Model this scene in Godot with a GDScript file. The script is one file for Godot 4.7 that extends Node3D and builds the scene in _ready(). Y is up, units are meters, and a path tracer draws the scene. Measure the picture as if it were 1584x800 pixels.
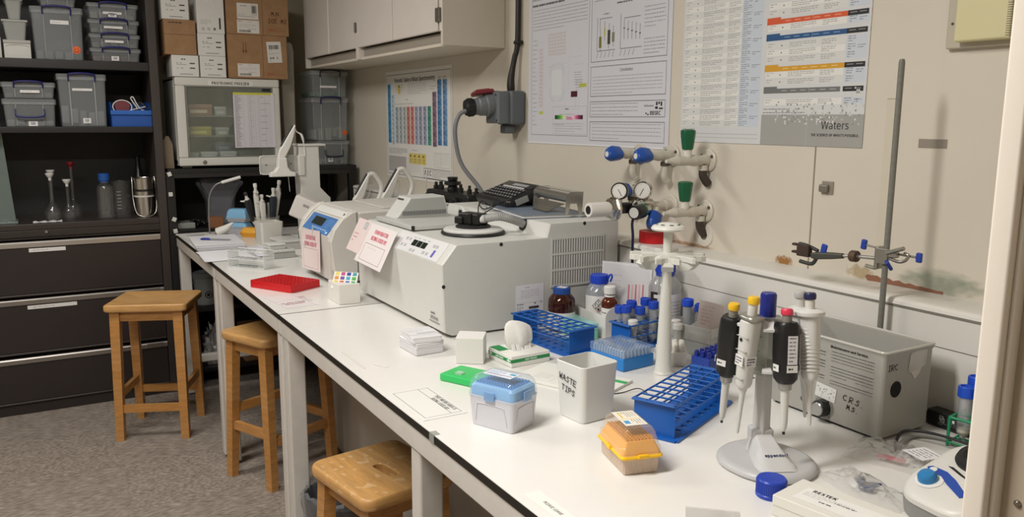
extends Node3D
# A laboratory bench seen along its length: far storage cupboard and freezer, three bench tables by the right wall.
const BH := 0.905        # bench top
const ZW := -1.74        # face of the poster wall
var mats := {}
var counts := {}
var rng := RandomNumberGenerator.new()

# ------------------------------------------------------------------ objects
func numbered(called: String) -> String:
	if not counts.has(called):
		counts[called] = 0
		return called
	counts[called] += 1
	return "%s_%03d" % [called, counts[called]]

func tag(o, label: String, category := "", group := "", kind := ""):
	if label: o.set_meta("label", label)
	if category: o.set_meta("category", category)
	if group: o.set_meta("group", group)
	if kind: o.set_meta("kind", kind)
	return o

func T(called: String, label: String, category: String, at := Vector3.ZERO, turn := 0.0, group := "") -> Node3D:
	var o := Node3D.new()
	o.name = numbered(called)
	add_child(o)
	o.position = at
	o.rotation_degrees.y = turn
	tag(o, label, category, group)
	return o

func dup(src: Node3D, label: String, at: Vector3, turn := 0.0) -> Node3D:
	var o: Node3D = src.duplicate()
	o.name = numbered(String(src.name).rstrip("0123456789").trim_suffix("_"))
	add_child(o)
	o.position = at
	o.rotation_degrees = Vector3(0, turn, 0)
	o.set_meta("label", label)
	return o

func P(s, called: String, m: Material, parent = null, at := Vector3.ZERO) -> MeshInstance3D:
	var o := MeshInstance3D.new()
	o.mesh = s.commit() if s is SurfaceTool else s
	o.material_override = m
	o.position = at
	if parent == null:
		o.name = numbered(called)
		add_child(o)
	else:
		o.name = called
		parent.add_child(o, true)
	return o

func S(s, called: String, m: Material) -> MeshInstance3D:
	var o := P(s, called, m)
	o.set_meta("kind", "structure")
	return o

# ------------------------------------------------------------------ materials
func mt(hex: String, rough := 0.5, metal := 0.0) -> StandardMaterial3D:
	var key := "%s|%f|%f" % [hex, rough, metal]
	if not mats.has(key):
		var m := StandardMaterial3D.new()
		m.albedo_color = Color(hex)
		m.roughness = rough
		m.metallic = metal
		mats[key] = m
	return mats[key]

func clear(hex: String, alpha: float, rough := 0.08) -> StandardMaterial3D:
	var key := "clear%s|%f|%f" % [hex, alpha, rough]
	if not mats.has(key):
		var m := StandardMaterial3D.new()
		m.albedo_color = Color(hex, alpha)
		m.transparency = BaseMaterial3D.TRANSPARENCY_ALPHA
		m.roughness = rough
		m.cull_mode = BaseMaterial3D.CULL_DISABLED
		mats[key] = m
	return mats[key]

func glass() -> StandardMaterial3D:
	if not mats.has("glass"):
		var m := StandardMaterial3D.new()
		m.albedo_color = Color(0.93, 0.96, 0.95, 0.012)
		m.transparency = BaseMaterial3D.TRANSPARENCY_ALPHA
		m.roughness = 0.02
		m.cull_mode = BaseMaterial3D.CULL_DISABLED
		mats["glass"] = m
	return mats["glass"]

func tex_of(im: Image) -> ImageTexture:
	im.generate_mipmaps()
	return ImageTexture.create_from_image(im)

func mtex(im: Image, rough := 0.6) -> StandardMaterial3D:
	var m := StandardMaterial3D.new()
	m.albedo_texture = tex_of(im)
	m.roughness = rough
	return m

func noise(freq: float, seed_ := 1, oct := 4) -> FastNoiseLite:
	var n := FastNoiseLite.new()
	n.noise_type = FastNoiseLite.TYPE_SIMPLEX_SMOOTH
	n.seed = seed_
	n.frequency = freq
	n.fractal_octaves = oct
	return n

func mottled(hex: String, amount: float, freq: float, scale: float, rough: float, seed_ := 1, relief := 0.0) -> StandardMaterial3D:
	# a colour that varies a little from place to place, laid on in three planes
	var c := Color(hex)
	var n := noise(freq, seed_, 5)
	n.fractal_gain = 0.6
	var t := NoiseTexture2D.new()
	t.width = 256; t.height = 256; t.seamless = true; t.noise = n
	var g := Gradient.new()
	g.set_color(0, c.darkened(amount)); g.set_color(1, c.lightened(amount))
	t.color_ramp = g
	var m := StandardMaterial3D.new()
	m.albedo_texture = t
	m.roughness = rough
	m.uv1_triplanar = true
	m.uv1_scale = Vector3.ONE * scale
	if relief > 0.0:
		var t2 := NoiseTexture2D.new()
		t2.width = 256; t2.height = 256; t2.seamless = true; t2.noise = n
		m.heightmap_enabled = true
		m.heightmap_texture = t2
		m.heightmap_scale = relief
	return m

# ------------------------------------------------------------------ mesh building
func bag() -> SurfaceTool:
	var s := SurfaceTool.new()
	s.begin(Mesh.PRIMITIVE_TRIANGLES)
	return s

func vtx(s: SurfaceTool, p: Vector3, n: Vector3, uv: Vector2):
	s.set_normal(n)
	s.set_uv(uv)
	s.add_vertex(p)

func quad(s: SurfaceTool, a: Vector3, b: Vector3, c: Vector3, d: Vector3):
	# a b c d run counter-clockwise seen from the front: lower left, lower right, upper right, upper left
	var n := (c - a).cross(d - b).normalized()
	vtx(s, a, n, Vector2(0, 1)); vtx(s, c, n, Vector2(1, 0)); vtx(s, b, n, Vector2(1, 1))
	vtx(s, a, n, Vector2(0, 1)); vtx(s, d, n, Vector2(0, 0)); vtx(s, c, n, Vector2(1, 0))

func bx(s: SurfaceTool, c: Vector3, z: Vector3, xf := Transform3D()):
	var h := z / 2
	var p := []
	for i in 8:
		p.append(xf * (c + Vector3(h.x if i & 1 else -h.x, h.y if i & 2 else -h.y, h.z if i & 4 else -h.z)))
	quad(s, p[4], p[5], p[7], p[6]); quad(s, p[1], p[0], p[2], p[3])
	quad(s, p[5], p[1], p[3], p[7]); quad(s, p[0], p[4], p[6], p[2])
	quad(s, p[6], p[7], p[3], p[2]); quad(s, p[0], p[1], p[5], p[4])

func skin(s: SurfaceTool, rows: Array, wrap := true, crease := 40.0, xf := Transform3D()):
	# rows of points; the front is where (next in the row) x (next row) points
	var m := rows.size() - 1
	var w: int = rows[0].size()
	var k := w if wrap else w - 1
	var fn := []
	var fa := []   # the same with the face's area as length, so that large flat faces stay flat
	for i in m:
		var r := PackedVector3Array()
		var ra := PackedVector3Array()
		for j in k:
			var j2 := (j + 1) % w
			var x: Vector3 = (rows[i + 1][j2] - rows[i][j]).cross(rows[i + 1][j] - rows[i][j2]) * 1e4
			ra.append(x)
			r.append(x.normalized())
		fn.append(r)
		fa.append(ra)
	var cc := cos(deg_to_rad(crease))
	for i in m:
		for j in k:
			var n: Vector3 = fn[i][j]
			if n == Vector3.ZERO:
				continue
			var ns := []
			for q in 4:
				var di := 0 if q < 2 else 1
				var dj := 0 if q == 0 or q == 3 else 1
				var sum := Vector3.ZERO
				for a in [i + di - 1, i + di]:
					if a < 0 or a >= m: continue
					for b in [j + dj - 1, j + dj]:
						var b2: int = b
						if wrap: b2 = (b + k) % k
						elif b < 0 or b >= k: continue
						var o: Vector3 = fn[a][b2]
						if o.dot(n) > cc: sum += fa[a][b2]
				ns.append((xf.basis * sum).normalized() if sum != Vector3.ZERO else (xf.basis * n).normalized())
			var j2 := (j + 1) % w
			var A: Vector3 = xf * rows[i][j]
			var B: Vector3 = xf * rows[i][j2]
			var C: Vector3 = xf * rows[i + 1][j2]
			var D: Vector3 = xf * rows[i + 1][j]
			var u0 := float(j) / k
			var u1 := float(j + 1) / k
			var v0 := 1.0 - float(i) / m
			var v1 := 1.0 - float(i + 1) / m
			if A.distance_squared_to(B) > 1e-14:
				vtx(s, A, ns[0], Vector2(u0, v0)); vtx(s, C, ns[2], Vector2(u1, v1)); vtx(s, B, ns[1], Vector2(u1, v0))
			if C.distance_squared_to(D) > 1e-14:
				vtx(s, A, ns[0], Vector2(u0, v0)); vtx(s, D, ns[3], Vector2(u0, v1)); vtx(s, C, ns[2], Vector2(u1, v1))

func lathe(s: SurfaceTool, prof: Array, n := 20, xf := Transform3D(), crease := 35.0):
	# prof: [radius, height] from the bottom up on the outside
	var rows := []
	for p in prof:
		var r := PackedVector3Array()
		for j in n:
			var a := TAU * j / n
			r.append(Vector3(p[0] * cos(a), p[1], -p[0] * sin(a)))
		rows.append(r)
	skin(s, rows, true, crease, xf)

func ring(w: float, d: float, r: float, y: float, seg := 3, ox := 0.0, oz := 0.0) -> PackedVector3Array:
	var out := PackedVector3Array()
	r = clampf(r, 0.0, minf(w, d) / 2)
	for q in 4:
		var cx := (w / 2 - r) * (1 if q == 0 or q == 3 else -1)
		var cz := (d / 2 - r) * (-1 if q < 2 else 1)
		for k in seg + 1:
			var a := PI / 2 * (q + float(k) / seg)
			out.append(Vector3(ox + cx + r * cos(a), y, oz + cz - r * sin(a)))
	return out

func loft(s: SurfaceTool, levels: Array, seg := 3, xf := Transform3D(), cap0 := true, cap1 := true, crease := 40.0):
	# levels: [y, width, depth, corner radius, (ox, oz)]
	var rows := []
	for l in levels:
		rows.append(ring(l[1], l[2], l[3], l[0], seg, l[4] if l.size() > 4 else 0.0, l[5] if l.size() > 5 else 0.0))
	for q in 2:
		if [cap0, cap1][q]:
			var l: Array = levels[0] if q == 0 else levels[-1]
			var c := PackedVector3Array()
			c.resize(rows[0].size())
			c.fill(Vector3(l[4] if l.size() > 4 else 0.0, l[0], l[5] if l.size() > 5 else 0.0))
			if q == 0: rows.push_front(c)
			else: rows.append(c)
	skin(s, rows, true, crease, xf)

func rb(s: SurfaceTool, c: Vector3, z: Vector3, r := 0.003, xf := Transform3D(), seg := 2, side := -1.0):
	# a box with rounded edges
	r = minf(r, minf(z.x, minf(z.y, z.z)) * 0.499)
	var rc := r if side < 0 else side
	var lv := []
	for k in seg + 1:
		var a := PI / 2 * k / seg
		var i := r * (1 - sin(a))
		lv.append([c.y - z.y / 2 + r * (1 - cos(a)), z.x - 2 * i, z.z - 2 * i, maxf(rc - i, 0.0), c.x, c.z])
	for k in seg + 1:
		var a := PI / 2 * (1 - float(k) / seg)
		var i := r * (1 - sin(a))
		lv.append([c.y + z.y / 2 - r * (1 - cos(a)), z.x - 2 * i, z.z - 2 * i, maxf(rc - i, 0.0), c.x, c.z])
	loft(s, lv, seg if side < 0 else 4, xf, true, true, 50.0)

func tub(s: SurfaceTool, w: float, d: float, h: float, t: float, r: float, flare := 0.0, xf := Transform3D(), rim := 0.0, floor_t := -1.0):
	# an open box with walls of thickness t, wider at the top by flare
	var ft := t if floor_t < 0 else floor_t
	var lv := [[0.0, w - 0.004, d - 0.004, maxf(r - 0.002, 0)], [0.003, w, d, r]]
	if rim > 0:
		lv += [[h - rim, w + flare, d + flare, r], [h - rim, w + flare + 2 * rim, d + flare + 2 * rim, r + rim], [h, w + flare + 2 * rim, d + flare + 2 * rim, r + rim]]
	else:
		lv += [[h - 0.001, w + flare, d + flare, r], [h, w + flare - 0.002, d + flare - 0.002, r]]
	lv += [[h, w + flare - 2 * t, d + flare - 2 * t, maxf(r - t, 0.001)], [ft, w - 2 * t, d - 2 * t, maxf(r - t, 0.001)]]
	loft(s, lv, 3, xf)

func bez(ctrl: Array, n := 6) -> PackedVector3Array:
	# Catmull-Rom through the points
	var out := PackedVector3Array()
	for i in ctrl.size() - 1:
		var a: Vector3 = ctrl[maxi(i - 1, 0)]
		var b: Vector3 = ctrl[i]
		var c: Vector3 = ctrl[i + 1]
		var d: Vector3 = ctrl[mini(i + 2, ctrl.size() - 1)]
		for k in n:
			out.append(b.cubic_interpolate(c, a, d, float(k) / n))
	out.append(ctrl[-1])
	return out

func tube(s: SurfaceTool, pts, rad, n := 8, xf := Transform3D(), closed := false):
	# rad: a radius, or one for each point
	var rows := []
	var u := Vector3.ZERO
	var c: int = pts.size()
	for i in c:
		var t: Vector3
		if closed: t = (pts[(i + 1) % c] - pts[(i + c - 1) % c]).normalized()
		else: t = (pts[mini(i + 1, c - 1)] - pts[maxi(i - 1, 0)]).normalized()
		if u == Vector3.ZERO:
			u = t.cross(Vector3.UP if absf(t.y) < 0.9 else Vector3.RIGHT).normalized()
		u = (u - t * u.dot(t)).normalized()
		var w := t.cross(u)
		var r: float = rad[i] if rad is Array or rad is PackedFloat32Array else rad
		var row := PackedVector3Array()
		for j in n:
			var a := TAU * j / n
			row.append(pts[i] + (u * cos(a) + w * sin(a)) * r)
		if i == 0 and not closed:
			var e := PackedVector3Array(); e.resize(n); e.fill(pts[0]); rows.append(e)
		rows.append(row)
		if i == c - 1 and not closed:
			var e := PackedVector3Array(); e.resize(n); e.fill(pts[i]); rows.append(e)
	if closed: rows.append(rows[0])
	skin(s, rows, true, 60.0, xf)

func rod(s: SurfaceTool, a: Vector3, b: Vector3, r: float, n := 10, xf := Transform3D()):
	tube(s, [a, b], r, n, xf)

func bar(s: SurfaceTool, a: Vector3, b: Vector3, w: float, d: float, up := Vector3.UP, w2 := -1.0, d2 := -1.0):
	# a square bar from a to b, w across and d along the other way
	var t := (b - a).normalized()
	var u := up.cross(t).normalized()
	var v := t.cross(u)
	if w2 < 0: w2 = w
	if d2 < 0: d2 = d
	var rows := []
	for q in [[a, w, d], [b, w2, d2]]:
		var row := PackedVector3Array()
		for k in [[-1, -1], [1, -1], [1, 1], [-1, 1]]:
			row.append(q[0] + u * (k[0] * q[1] / 2) + v * (k[1] * q[2] / 2))
		rows.append(row)
	var e := PackedVector3Array(); e.resize(4); e.fill(a); rows.push_front(e)
	var f := PackedVector3Array(); f.resize(4); f.fill(b); rows.append(f)
	skin(s, rows, true, 20.0)

func prism(s: SurfaceTool, poly: PackedVector2Array, z0: float, z1: float, xf := Transform3D(), bevel := 0.0):
	# an outline in x and y, from z0 to z1
	if Geometry2D.is_polygon_clockwise(poly):
		poly = poly.duplicate(); poly.reverse()
	var n := poly.size()
	var inner := poly
	if bevel > 0:
		var o := Geometry2D.offset_polygon(poly, -bevel, Geometry2D.JOIN_MITER)
		if o.size() == 1 and o[0].size() == n: 
			inner = o[0]
			# start both outlines at matching corners
			var best := 0
			for i in n:
				if inner[i].distance_to(poly[0]) < inner[best].distance_to(poly[0]): best = i
			var turned := PackedVector2Array()
			for i in n: turned.append(inner[(best + i) % n])
			inner = turned
		else: bevel = 0
	var tri := Geometry2D.triangulate_polygon(inner)
	for i in range(0, tri.size(), 3):
		var p := [inner[tri[i]], inner[tri[i + 1]], inner[tri[i + 2]]]
		if (p[1] - p[0]).cross(p[2] - p[0]) < 0: p = [p[0], p[2], p[1]]
		for q in [0, 2, 1]: vtx(s, xf * Vector3(p[q].x, p[q].y, z1), (xf.basis * Vector3.BACK).normalized(), p[q])
		for q in [0, 1, 2]: vtx(s, xf * Vector3(p[q].x, p[q].y, z0), (xf.basis * Vector3.FORWARD).normalized(), p[q])
	for i in n:
		var a := poly[i]
		var b := poly[(i + 1) % n]
		quad(s, xf * Vector3(a.x, a.y, z0 + bevel), xf * Vector3(b.x, b.y, z0 + bevel), xf * Vector3(b.x, b.y, z1 - bevel), xf * Vector3(a.x, a.y, z1 - bevel))
		if bevel > 0:
			var c := inner[i]
			var d := inner[(i + 1) % n]
			quad(s, xf * Vector3(a.x, a.y, z1 - bevel), xf * Vector3(b.x, b.y, z1 - bevel), xf * Vector3(d.x, d.y, z1), xf * Vector3(c.x, c.y, z1))
			quad(s, xf * Vector3(c.x, c.y, z0), xf * Vector3(d.x, d.y, z0), xf * Vector3(b.x, b.y, z0 + bevel), xf * Vector3(a.x, a.y, z0 + bevel))

func alongx(x := 0.0) -> Transform3D:
	# a prism's outline (x, y) taken as (-z, y) of the thing, its depth as x
	return Transform3D(Basis(Vector3.UP, PI / 2), Vector3(x, 0, 0))

func rotv(axis: Vector3, deg: float, at := Vector3.ZERO) -> Transform3D:
	return Transform3D(Basis(axis.normalized(), deg_to_rad(deg)), at)

func toward(dir: Vector3, at := Vector3.ZERO, roll := 0.0) -> Transform3D:
	# turns +y to point along dir
	var q := Quaternion(Vector3.UP, dir.normalized())
	return Transform3D(Basis(q) * Basis(Vector3.UP, roll), at)

# ------------------------------------------------------------------ lettering and print
func txt(parent, s: String, h: float, at: Vector3, basis: Basis, hex := "202020", bold := false, called := "lettering", font_name := "Droid Sans") -> MeshInstance3D:
	# letters h high (capitals), centred at a place, facing the basis' z
	var t := TextMesh.new()
	var f := SystemFont.new()
	f.font_names = PackedStringArray([font_name])
	if bold: f.font_weight = 700
	t.font = f
	t.text = s
	t.font_size = 16
	t.pixel_size = h / (16 * 0.72)
	t.depth = 0.0003
	t.curve_step = 2.0
	var o := MeshInstance3D.new()
	o.mesh = t
	o.material_override = mt(hex, 0.6)
	o.transform = Transform3D(basis, at)
	o.name = called
	parent.add_child(o, true)
	return o

const FRONT := Basis(Vector3(1, 0, 0), Vector3(0, 1, 0), Vector3(0, 0, 1))        # faces +z
const SIDE := Basis(Vector3(0, 0, -1), Vector3(0, 1, 0), Vector3(1, 0, 0))         # faces +x
const UPWARD := Basis(Vector3(1, 0, 0), Vector3(0, 0, -1), Vector3(0, 1, 0))       # faces up, read from +z
const UPSIDE := Basis(Vector3(0, 0, -1), Vector3(-1, 0, 0), Vector3(0, 1, 0))      # faces up, read from +x

const GLYPH := {  # strokes for handwriting, on a 4 x 6 field
	"W": [[0, 6, 1, 0, 2, 4, 3, 0, 4, 6]], "A": [[0, 0, 2, 6, 4, 0], [1, 2, 3, 2.2]], "S": [[4, 5, 2, 6, 0.5, 4.6, 3.5, 2, 2, 0, 0, 1]],
	"T": [[0, 6, 4, 6], [2, 6, 2, 0]], "E": [[4, 6, 0, 6, 0, 0, 4, 0], [0, 3, 3, 3]], "I": [[0.6, 6, 3.4, 6], [2, 6, 2, 0], [0.6, 0, 3.4, 0]],
	"P": [[0, 0, 0, 6, 3, 6, 4, 4.6, 3, 3, 0, 3]], "C": [[4, 5, 2.4, 6, 0.4, 4.6, 0.2, 2, 2, 0, 4, 0.8]], "R": [[0, 0, 0, 6, 3, 6, 4, 4.6, 3, 3, 0, 3, 4, 0]],
	"M": [[0, 0, 0.6, 6, 2, 2, 3.4, 6, 4, 0]], ".": [[1.4, 0, 1.7, 0.1]], "1": [[1.5, 6, 2, 0]], "6": [[3.2, 6, 1, 3.6, 0.6, 1.2, 2, 0, 3.6, 1.2, 3, 3, 0.8, 2.4]],
	"U": [[0, 6, 0.2, 1, 2, 0, 3.8, 1, 4, 6]], "N": [[0, 0, 0.4, 6, 3.6, 0, 4, 6]], "L": [[0, 6, 0, 0, 3, 0.2]], "D": [[0, 0, 0, 6, 3, 5, 4, 3, 3, 1, 0, 0]],
}
func scrawl(parent, s: String, h: float, at: Vector3, basis: Basis, hex := "15131a", called := "handwriting", pen := 0.0012):
	# marker writing as thin raised strokes; at is the lower left corner
	var b := bag()
	var x := 0.0
	for ch in s:
		if GLYPH.has(ch):
			for st in GLYPH[ch]:
				var p := []
				for i in range(0, st.size(), 2):
					p.append(Vector3((x + st[i]) * h / 6, st[i + 1] * h / 6, 0))
				for i in p.size() - 1:
					var d: Vector3 = (p[i + 1] - p[i]).normalized() * pen * 0.3
					bar(b, p[i] - d, p[i + 1] + d, pen, 0.0006, Vector3.BACK)
		x += 2.6 if ch == "." or ch == "1" else 5.4
	var o := P(b, called, mt(hex, 0.6), parent)
	o.transform = Transform3D(basis, at)
	return o

func page(w: int, h: int, hex := "f2f0ec") -> Image:
	var im := Image.create(w, h, false, Image.FORMAT_RGBA8 if hex.length() == 8 else Image.FORMAT_RGB8)
	im.fill(Color(hex))
	return im

func fr(im: Image, x: float, y: float, w: float, h: float, hex: String):
	im.fill_rect(Rect2i(int(x), int(y), maxi(int(w), 1), maxi(int(h), 1)), Color(hex))

func frame(im: Image, x: float, y: float, w: float, h: float, hex: String, t := 1):
	fr(im, x, y, w, t, hex); fr(im, x, y + h - t, w, t, hex); fr(im, x, y, t, h, hex); fr(im, x + w - t, y, t, h, hex)

func words(im: Image, x: float, y: float, w: float, lines: int, gap: float, hex := "8a8a88", th := 1, full := 0.75):
	# lines of print too small to read
	for l in lines:
		var cx := x
		var stop := x + w * (1.0 if l < lines - 1 else rng.randf_range(0.4, full))
		while cx < stop - 2:
			var ww := minf(rng.randf_range(3, 14), stop - cx)
			fr(im, cx, y + l * gap, ww, th, hex)
			cx += ww + rng.randf_range(1.5, 3)

func sheet(parent, called: String, w: float, h: float, m: Material, at: Vector3, basis: Basis, th := 0.0005) -> MeshInstance3D:
	# a thin printed sheet facing the basis' z
	var b := bag()
	bx(b, Vector3(0, 0, th / 2), Vector3(w, h, th))
	var o := P(b, called, m, parent)
	o.transform = Transform3D(basis, at)
	return o

func paper_mat(key: String, w: int, h: int, draw: Callable, bg := "f0eeea", rough := 0.55) -> StandardMaterial3D:
	if not mats.has(key):
		var im := page(w, h, bg)
		draw.call(im)
		mats[key] = mtex(im, rough)
		if bg.length() == 8: mats[key].transparency = BaseMaterial3D.TRANSPARENCY_ALPHA
	return mats[key]

# ------------------------------------------------------------------ camera and light
func setup():
	rng.seed = 7
	var cam := Camera3D.new()
	cam.name = "camera"
	add_child(cam)
	var yaw := 0.52991813
	var pit := 0.16837151
	var rol := 0.00473869
	var f := Vector3(-cos(pit) * cos(yaw), -sin(pit), -cos(pit) * sin(yaw))
	var r := f.cross(Vector3.UP).normalized()
	var u := r.cross(f)
	var r2 := r * cos(rol) + u * sin(rol)
	var u2 := u * cos(rol) - r * sin(rol)
	cam.transform = Transform3D(Basis(r2, u2, -f), Vector3(0, 1.53, 0))
	cam.fov = rad_to_deg(2 * atan(400.0 / 1268.0))
	cam.keep_aspect = Camera3D.KEEP_HEIGHT
	cam.near = 0.05
	cam.current = true
	var we := WorldEnvironment.new()
	we.name = "environment"
	var e := Environment.new()
	e.background_mode = Environment.BG_COLOR
	e.background_color = Color(0.0, 0.0, 0.0)
	e.tonemap_mode = Environment.TONE_MAPPER_LINEAR
	e.tonemap_exposure = 1.07
	e.sdfgi_enabled = true
	e.ssao_enabled = true
	e.ssil_enabled = true
	we.environment = e
	add_child(we)
	ceiling_lamp(Vector3(-1.15, 2.7, 0.35), 5.2, "white ceiling light panel above the near end of the bench")
	ceiling_lamp(Vector3(-3.3, 2.7, 0.35), 3.1, "white ceiling light panel above the far end of the bench")

func ceiling_lamp(at: Vector3, energy: float, label: String):
	var t := T("ceiling_light", label, "lamp", at, 0, "ceiling light panels")
	var b := bag()
	for q in [[0, 0.61, 0.34, 0.02], [0, -0.61, 0.34, 0.02], [0.16, 0, 0.02, 1.2], [-0.16, 0, 0.02, 1.2]]:
		rb(b, Vector3(q[0], -0.02, q[1]), Vector3(q[2], 0.04, q[3]), 0.004)
	P(b, "frame", mt("e8e8e6", 0.4), t)
	b = bag()
	bx(b, Vector3(0, -0.012, 0), Vector3(0.3, 0.006, 1.2))
	var m := StandardMaterial3D.new()
	m.albedo_color = Color(0.9, 0.9, 0.9)
	m.emission_enabled = true
	m.emission = Color(1.0, 0.985, 0.965)
	m.emission_energy_multiplier = 1.5
	P(b, "diffuser", m, t)
	var l := AreaLight3D.new()
	l.name = "panel_light"
	l.area_size = Vector2(0.28, 1.18)
	l.light_energy = energy
	l.light_color = Color(1.0, 0.985, 0.965)
	l.shadow_enabled = true
	l.set("area_range", 12.0)
	l.transform = Transform3D(Basis(Vector3.RIGHT, -PI / 2), Vector3(0, -0.03, 0))
	t.add_child(l)

# ------------------------------------------------------------------ the room
func carpet_image(kind: int) -> Image:
	var im := Image.create(384, 384, false, Image.FORMAT_RGB8)
	var n1 := noise(0.05, 11 + kind, 3)
	var n2 := noise(0.22, 31 + kind, 2)
	var n3 := noise(0.012, 71 + kind, 2)
	var sx := 1.9 if kind < 2 else 1.0
	var sy := 0.5 if kind < 2 else 1.3
	for y in 384:
		for x in 384:
			var a := n1.get_noise_2d(x * sx, y * sy) * 0.75 + n2.get_noise_2d(x, y) * 0.3 + n3.get_noise_2d(x, y) * 0.2
			var t := clampf(0.5 + a * 0.8, 0, 1)
			im.set_pixel(x, y, Color(0.43, 0.392, 0.357).lerp(Color(0.69, 0.64, 0.588), t))
	return im

func room():
	# floor slab with carpet tiles, each its own piece
	var b := bag()
	bx(b, Vector3(-2.05, -0.06, 0.4), Vector3(6.9, 0.1, 4.9))
	var floor_ := S(b, "floor", mt("7d746a", 0.9))
	var cm := []
	for k in 2:
		var im := carpet_image(k * 2)
		var m := mtex(im, 0.95)
		m.heightmap_enabled = true
		m.heightmap_texture = m.albedo_texture
		m.heightmap_scale = 0.5
		m.rim_enabled = true
		m.rim = 0.2
		cm.append(m)
	var tl := bag()
	bx(tl, Vector3(0, 0, 0), Vector3(0.4996, 0.01, 0.4996))
	var tile := tl.commit()
	for i in 9:
		for j in 7:
			var c := Vector3(-5.1 + 0.5 * i, -0.005, -1.49 + 0.5 * j)
			var o := P(tile, "carpet_tile", cm[(i + j) % 2], floor_, c)
			o.rotation.y = PI * ((i * 3 + j) % 2) + (0.0 if (i + j) % 2 == 0 else PI / 2)
			o.position.y += 0.0006 * ((i * 5 + j * 3) % 3 - 1)
	var wall := mottled("d2cabb", 0.025, 0.01, 0.35, 0.55, 5)
	b = bag()
	bx(b, Vector3(-2.05, 1.35, ZW - 0.05), Vector3(6.9, 2.9, 0.1))
	var wr := S(b, "wall_right", wall)
	b = bag()
	bx(b, Vector3(-5.35, 1.35, 0.4), Vector3(0.1, 2.9, 4.9))
	S(b, "wall_far", mottled("b3a890", 0.03, 0.01, 0.35, 0.6, 6))
	b = bag()
	bx(b, Vector3(-2.05, 1.35, 2.65), Vector3(6.9, 2.9, 0.1))
	S(b, "wall_left", wall)
	b = bag()
	bx(b, Vector3(1.35, 1.35, 0.4), Vector3(0.1, 2.9, 4.9))
	S(b, "wall_near", wall)
	b = bag()
	bx(b, Vector3(-2.05, 2.78, 0.4), Vector3(6.9, 0.1, 4.9))
	S(b, "ceiling", mt("cfccc4", 0.8))
	# the partition at the near end, with its frame strip and the screw in its face
	b = bag()
	bx(b, Vector3(0.48, 1.36, -1.2), Vector3(1.64, 2.72, 1.072))
	var part := S(b, "wall_partition", mt("c3b5a2", 0.5))
	b = bag()
	rb(b, Vector3(-0.3525, 1.36, -0.657), Vector3(0.0185, 2.72, 0.022), 0.003)
	var strip := S(b, "trim_1", mt("efe6d9", 0.4))
	b = bag()
	rb(b, Vector3(-0.3415, 1.36, -0.660), Vector3(0.004, 2.72, 0.014), 0.0015)
	P(b, "edge_bead", mt("f3ece2", 0.35), strip)
	b = bag()
	lathe(b, [[0.0, 0], [0.0032, 0], [0.0030, 0.001], [0.0018, 0.0022], [0, 0.0024]], 16, rotv(Vector3.RIGHT, 90, Vector3(-0.3266, 1.2268, -0.664)))
	P(b, "screw", mt("9a938a", 0.3, 0.9), part)
	# the boards of the right wall: the join and the small catch beside it
	b = bag()
	bx(b, Vector3(-1.434, 1.5, ZW + 0.0004), Vector3(0.004, 0.72, 0.001))
	P(b, "panel_joint", mt("8d8573", 0.7), wr)
	var damp := bag()
	var dp := PackedVector2Array()
	for k in 25:
		var f := k / 24.0
		dp.append(Vector2(-1.262 + 0.2 * f, 1.1475 + (0.016 - 0.010 * f) * (0.95 + 0.12 * sin(k * 1.9) + 0.1 * sin(k * 4.7)) * (1.0 if k > 0 else 0.6)))
	dp.append(Vector2(-1.062, 1.1475))
	dp.append(Vector2(-1.255, 1.1475))
	prism(damp, dp, 0, 0.0012, Transform3D(Basis(), Vector3(0, 0, ZW)))
	P(damp, "exposed_board", mt("8a5f4a", 0.9), wr)
	for q in [["green_stain", "5c8068", 0.22, -1.07, 1.172, 0.26, 0.075, 3], ["rust_stain", "b07a34", 0.6, -1.515, 1.155, 0.075, 0.04, 5], ["rust_stain", "b5906a", 0.5, -1.88, 1.15, 0.22, 0.022, 6], ["rust_stain", "c9b590", 0.5, -1.275, 1.163, 0.10, 0.05, 8]]:
		var im := Image.create(96, 48, false, Image.FORMAT_RGBA8)
		var nz := noise(0.05, q[7], 3)
		for yy in 48:
			for xx in 96:
				var dd := Vector2(xx / 47.5 - 1.0, yy / 23.5 - 1.0).length()
				var c := Color(q[1])
				c.a = clampf((1.0 - dd) * 1.5 + nz.get_noise_2d(xx, yy) * 0.9 - 0.15, 0, 1) * clampf((1.0 - dd) * 4.0, 0, 1) * q[2]
				im.set_pixel(xx, yy, c)
		var m := mtex(im, 0.6)
		m.transparency = BaseMaterial3D.TRANSPARENCY_ALPHA
		sheet(wr, q[0], q[5], q[6], m, Vector3(q[3], q[4], ZW + 0.0002), FRONT, 0.0002)
	# dado trunking along the back of the bench
	b = bag()
	var pr := PackedVector2Array([Vector2(-ZW - 0.12, 0.906), Vector2(-ZW - 0.0, 0.906), Vector2(-ZW, 1.147), Vector2(-ZW - 0.108, 1.147), Vector2(-ZW - 0.117, 1.1455), Vector2(-ZW - 0.1225, 1.1405), Vector2(-ZW - 0.124, 1.134), Vector2(-ZW - 0.12, 1.132)])
	prism(b, pr, -4.6, -0.37, alongx())
	var tr := S(b, "trim_2", mt("d9d6cf", 0.4))
	b = bag()
	bx(b, Vector3(-2.49, 1.1295, -1.6196), Vector3(4.2, 0.0022, 0.003))
	bx(b, Vector3(-2.49, 1.0615, -1.6199), Vector3(4.2, 0.0014, 0.002))
	P(b, "trunking_joint", mt("77736c", 0.7), tr)

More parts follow.
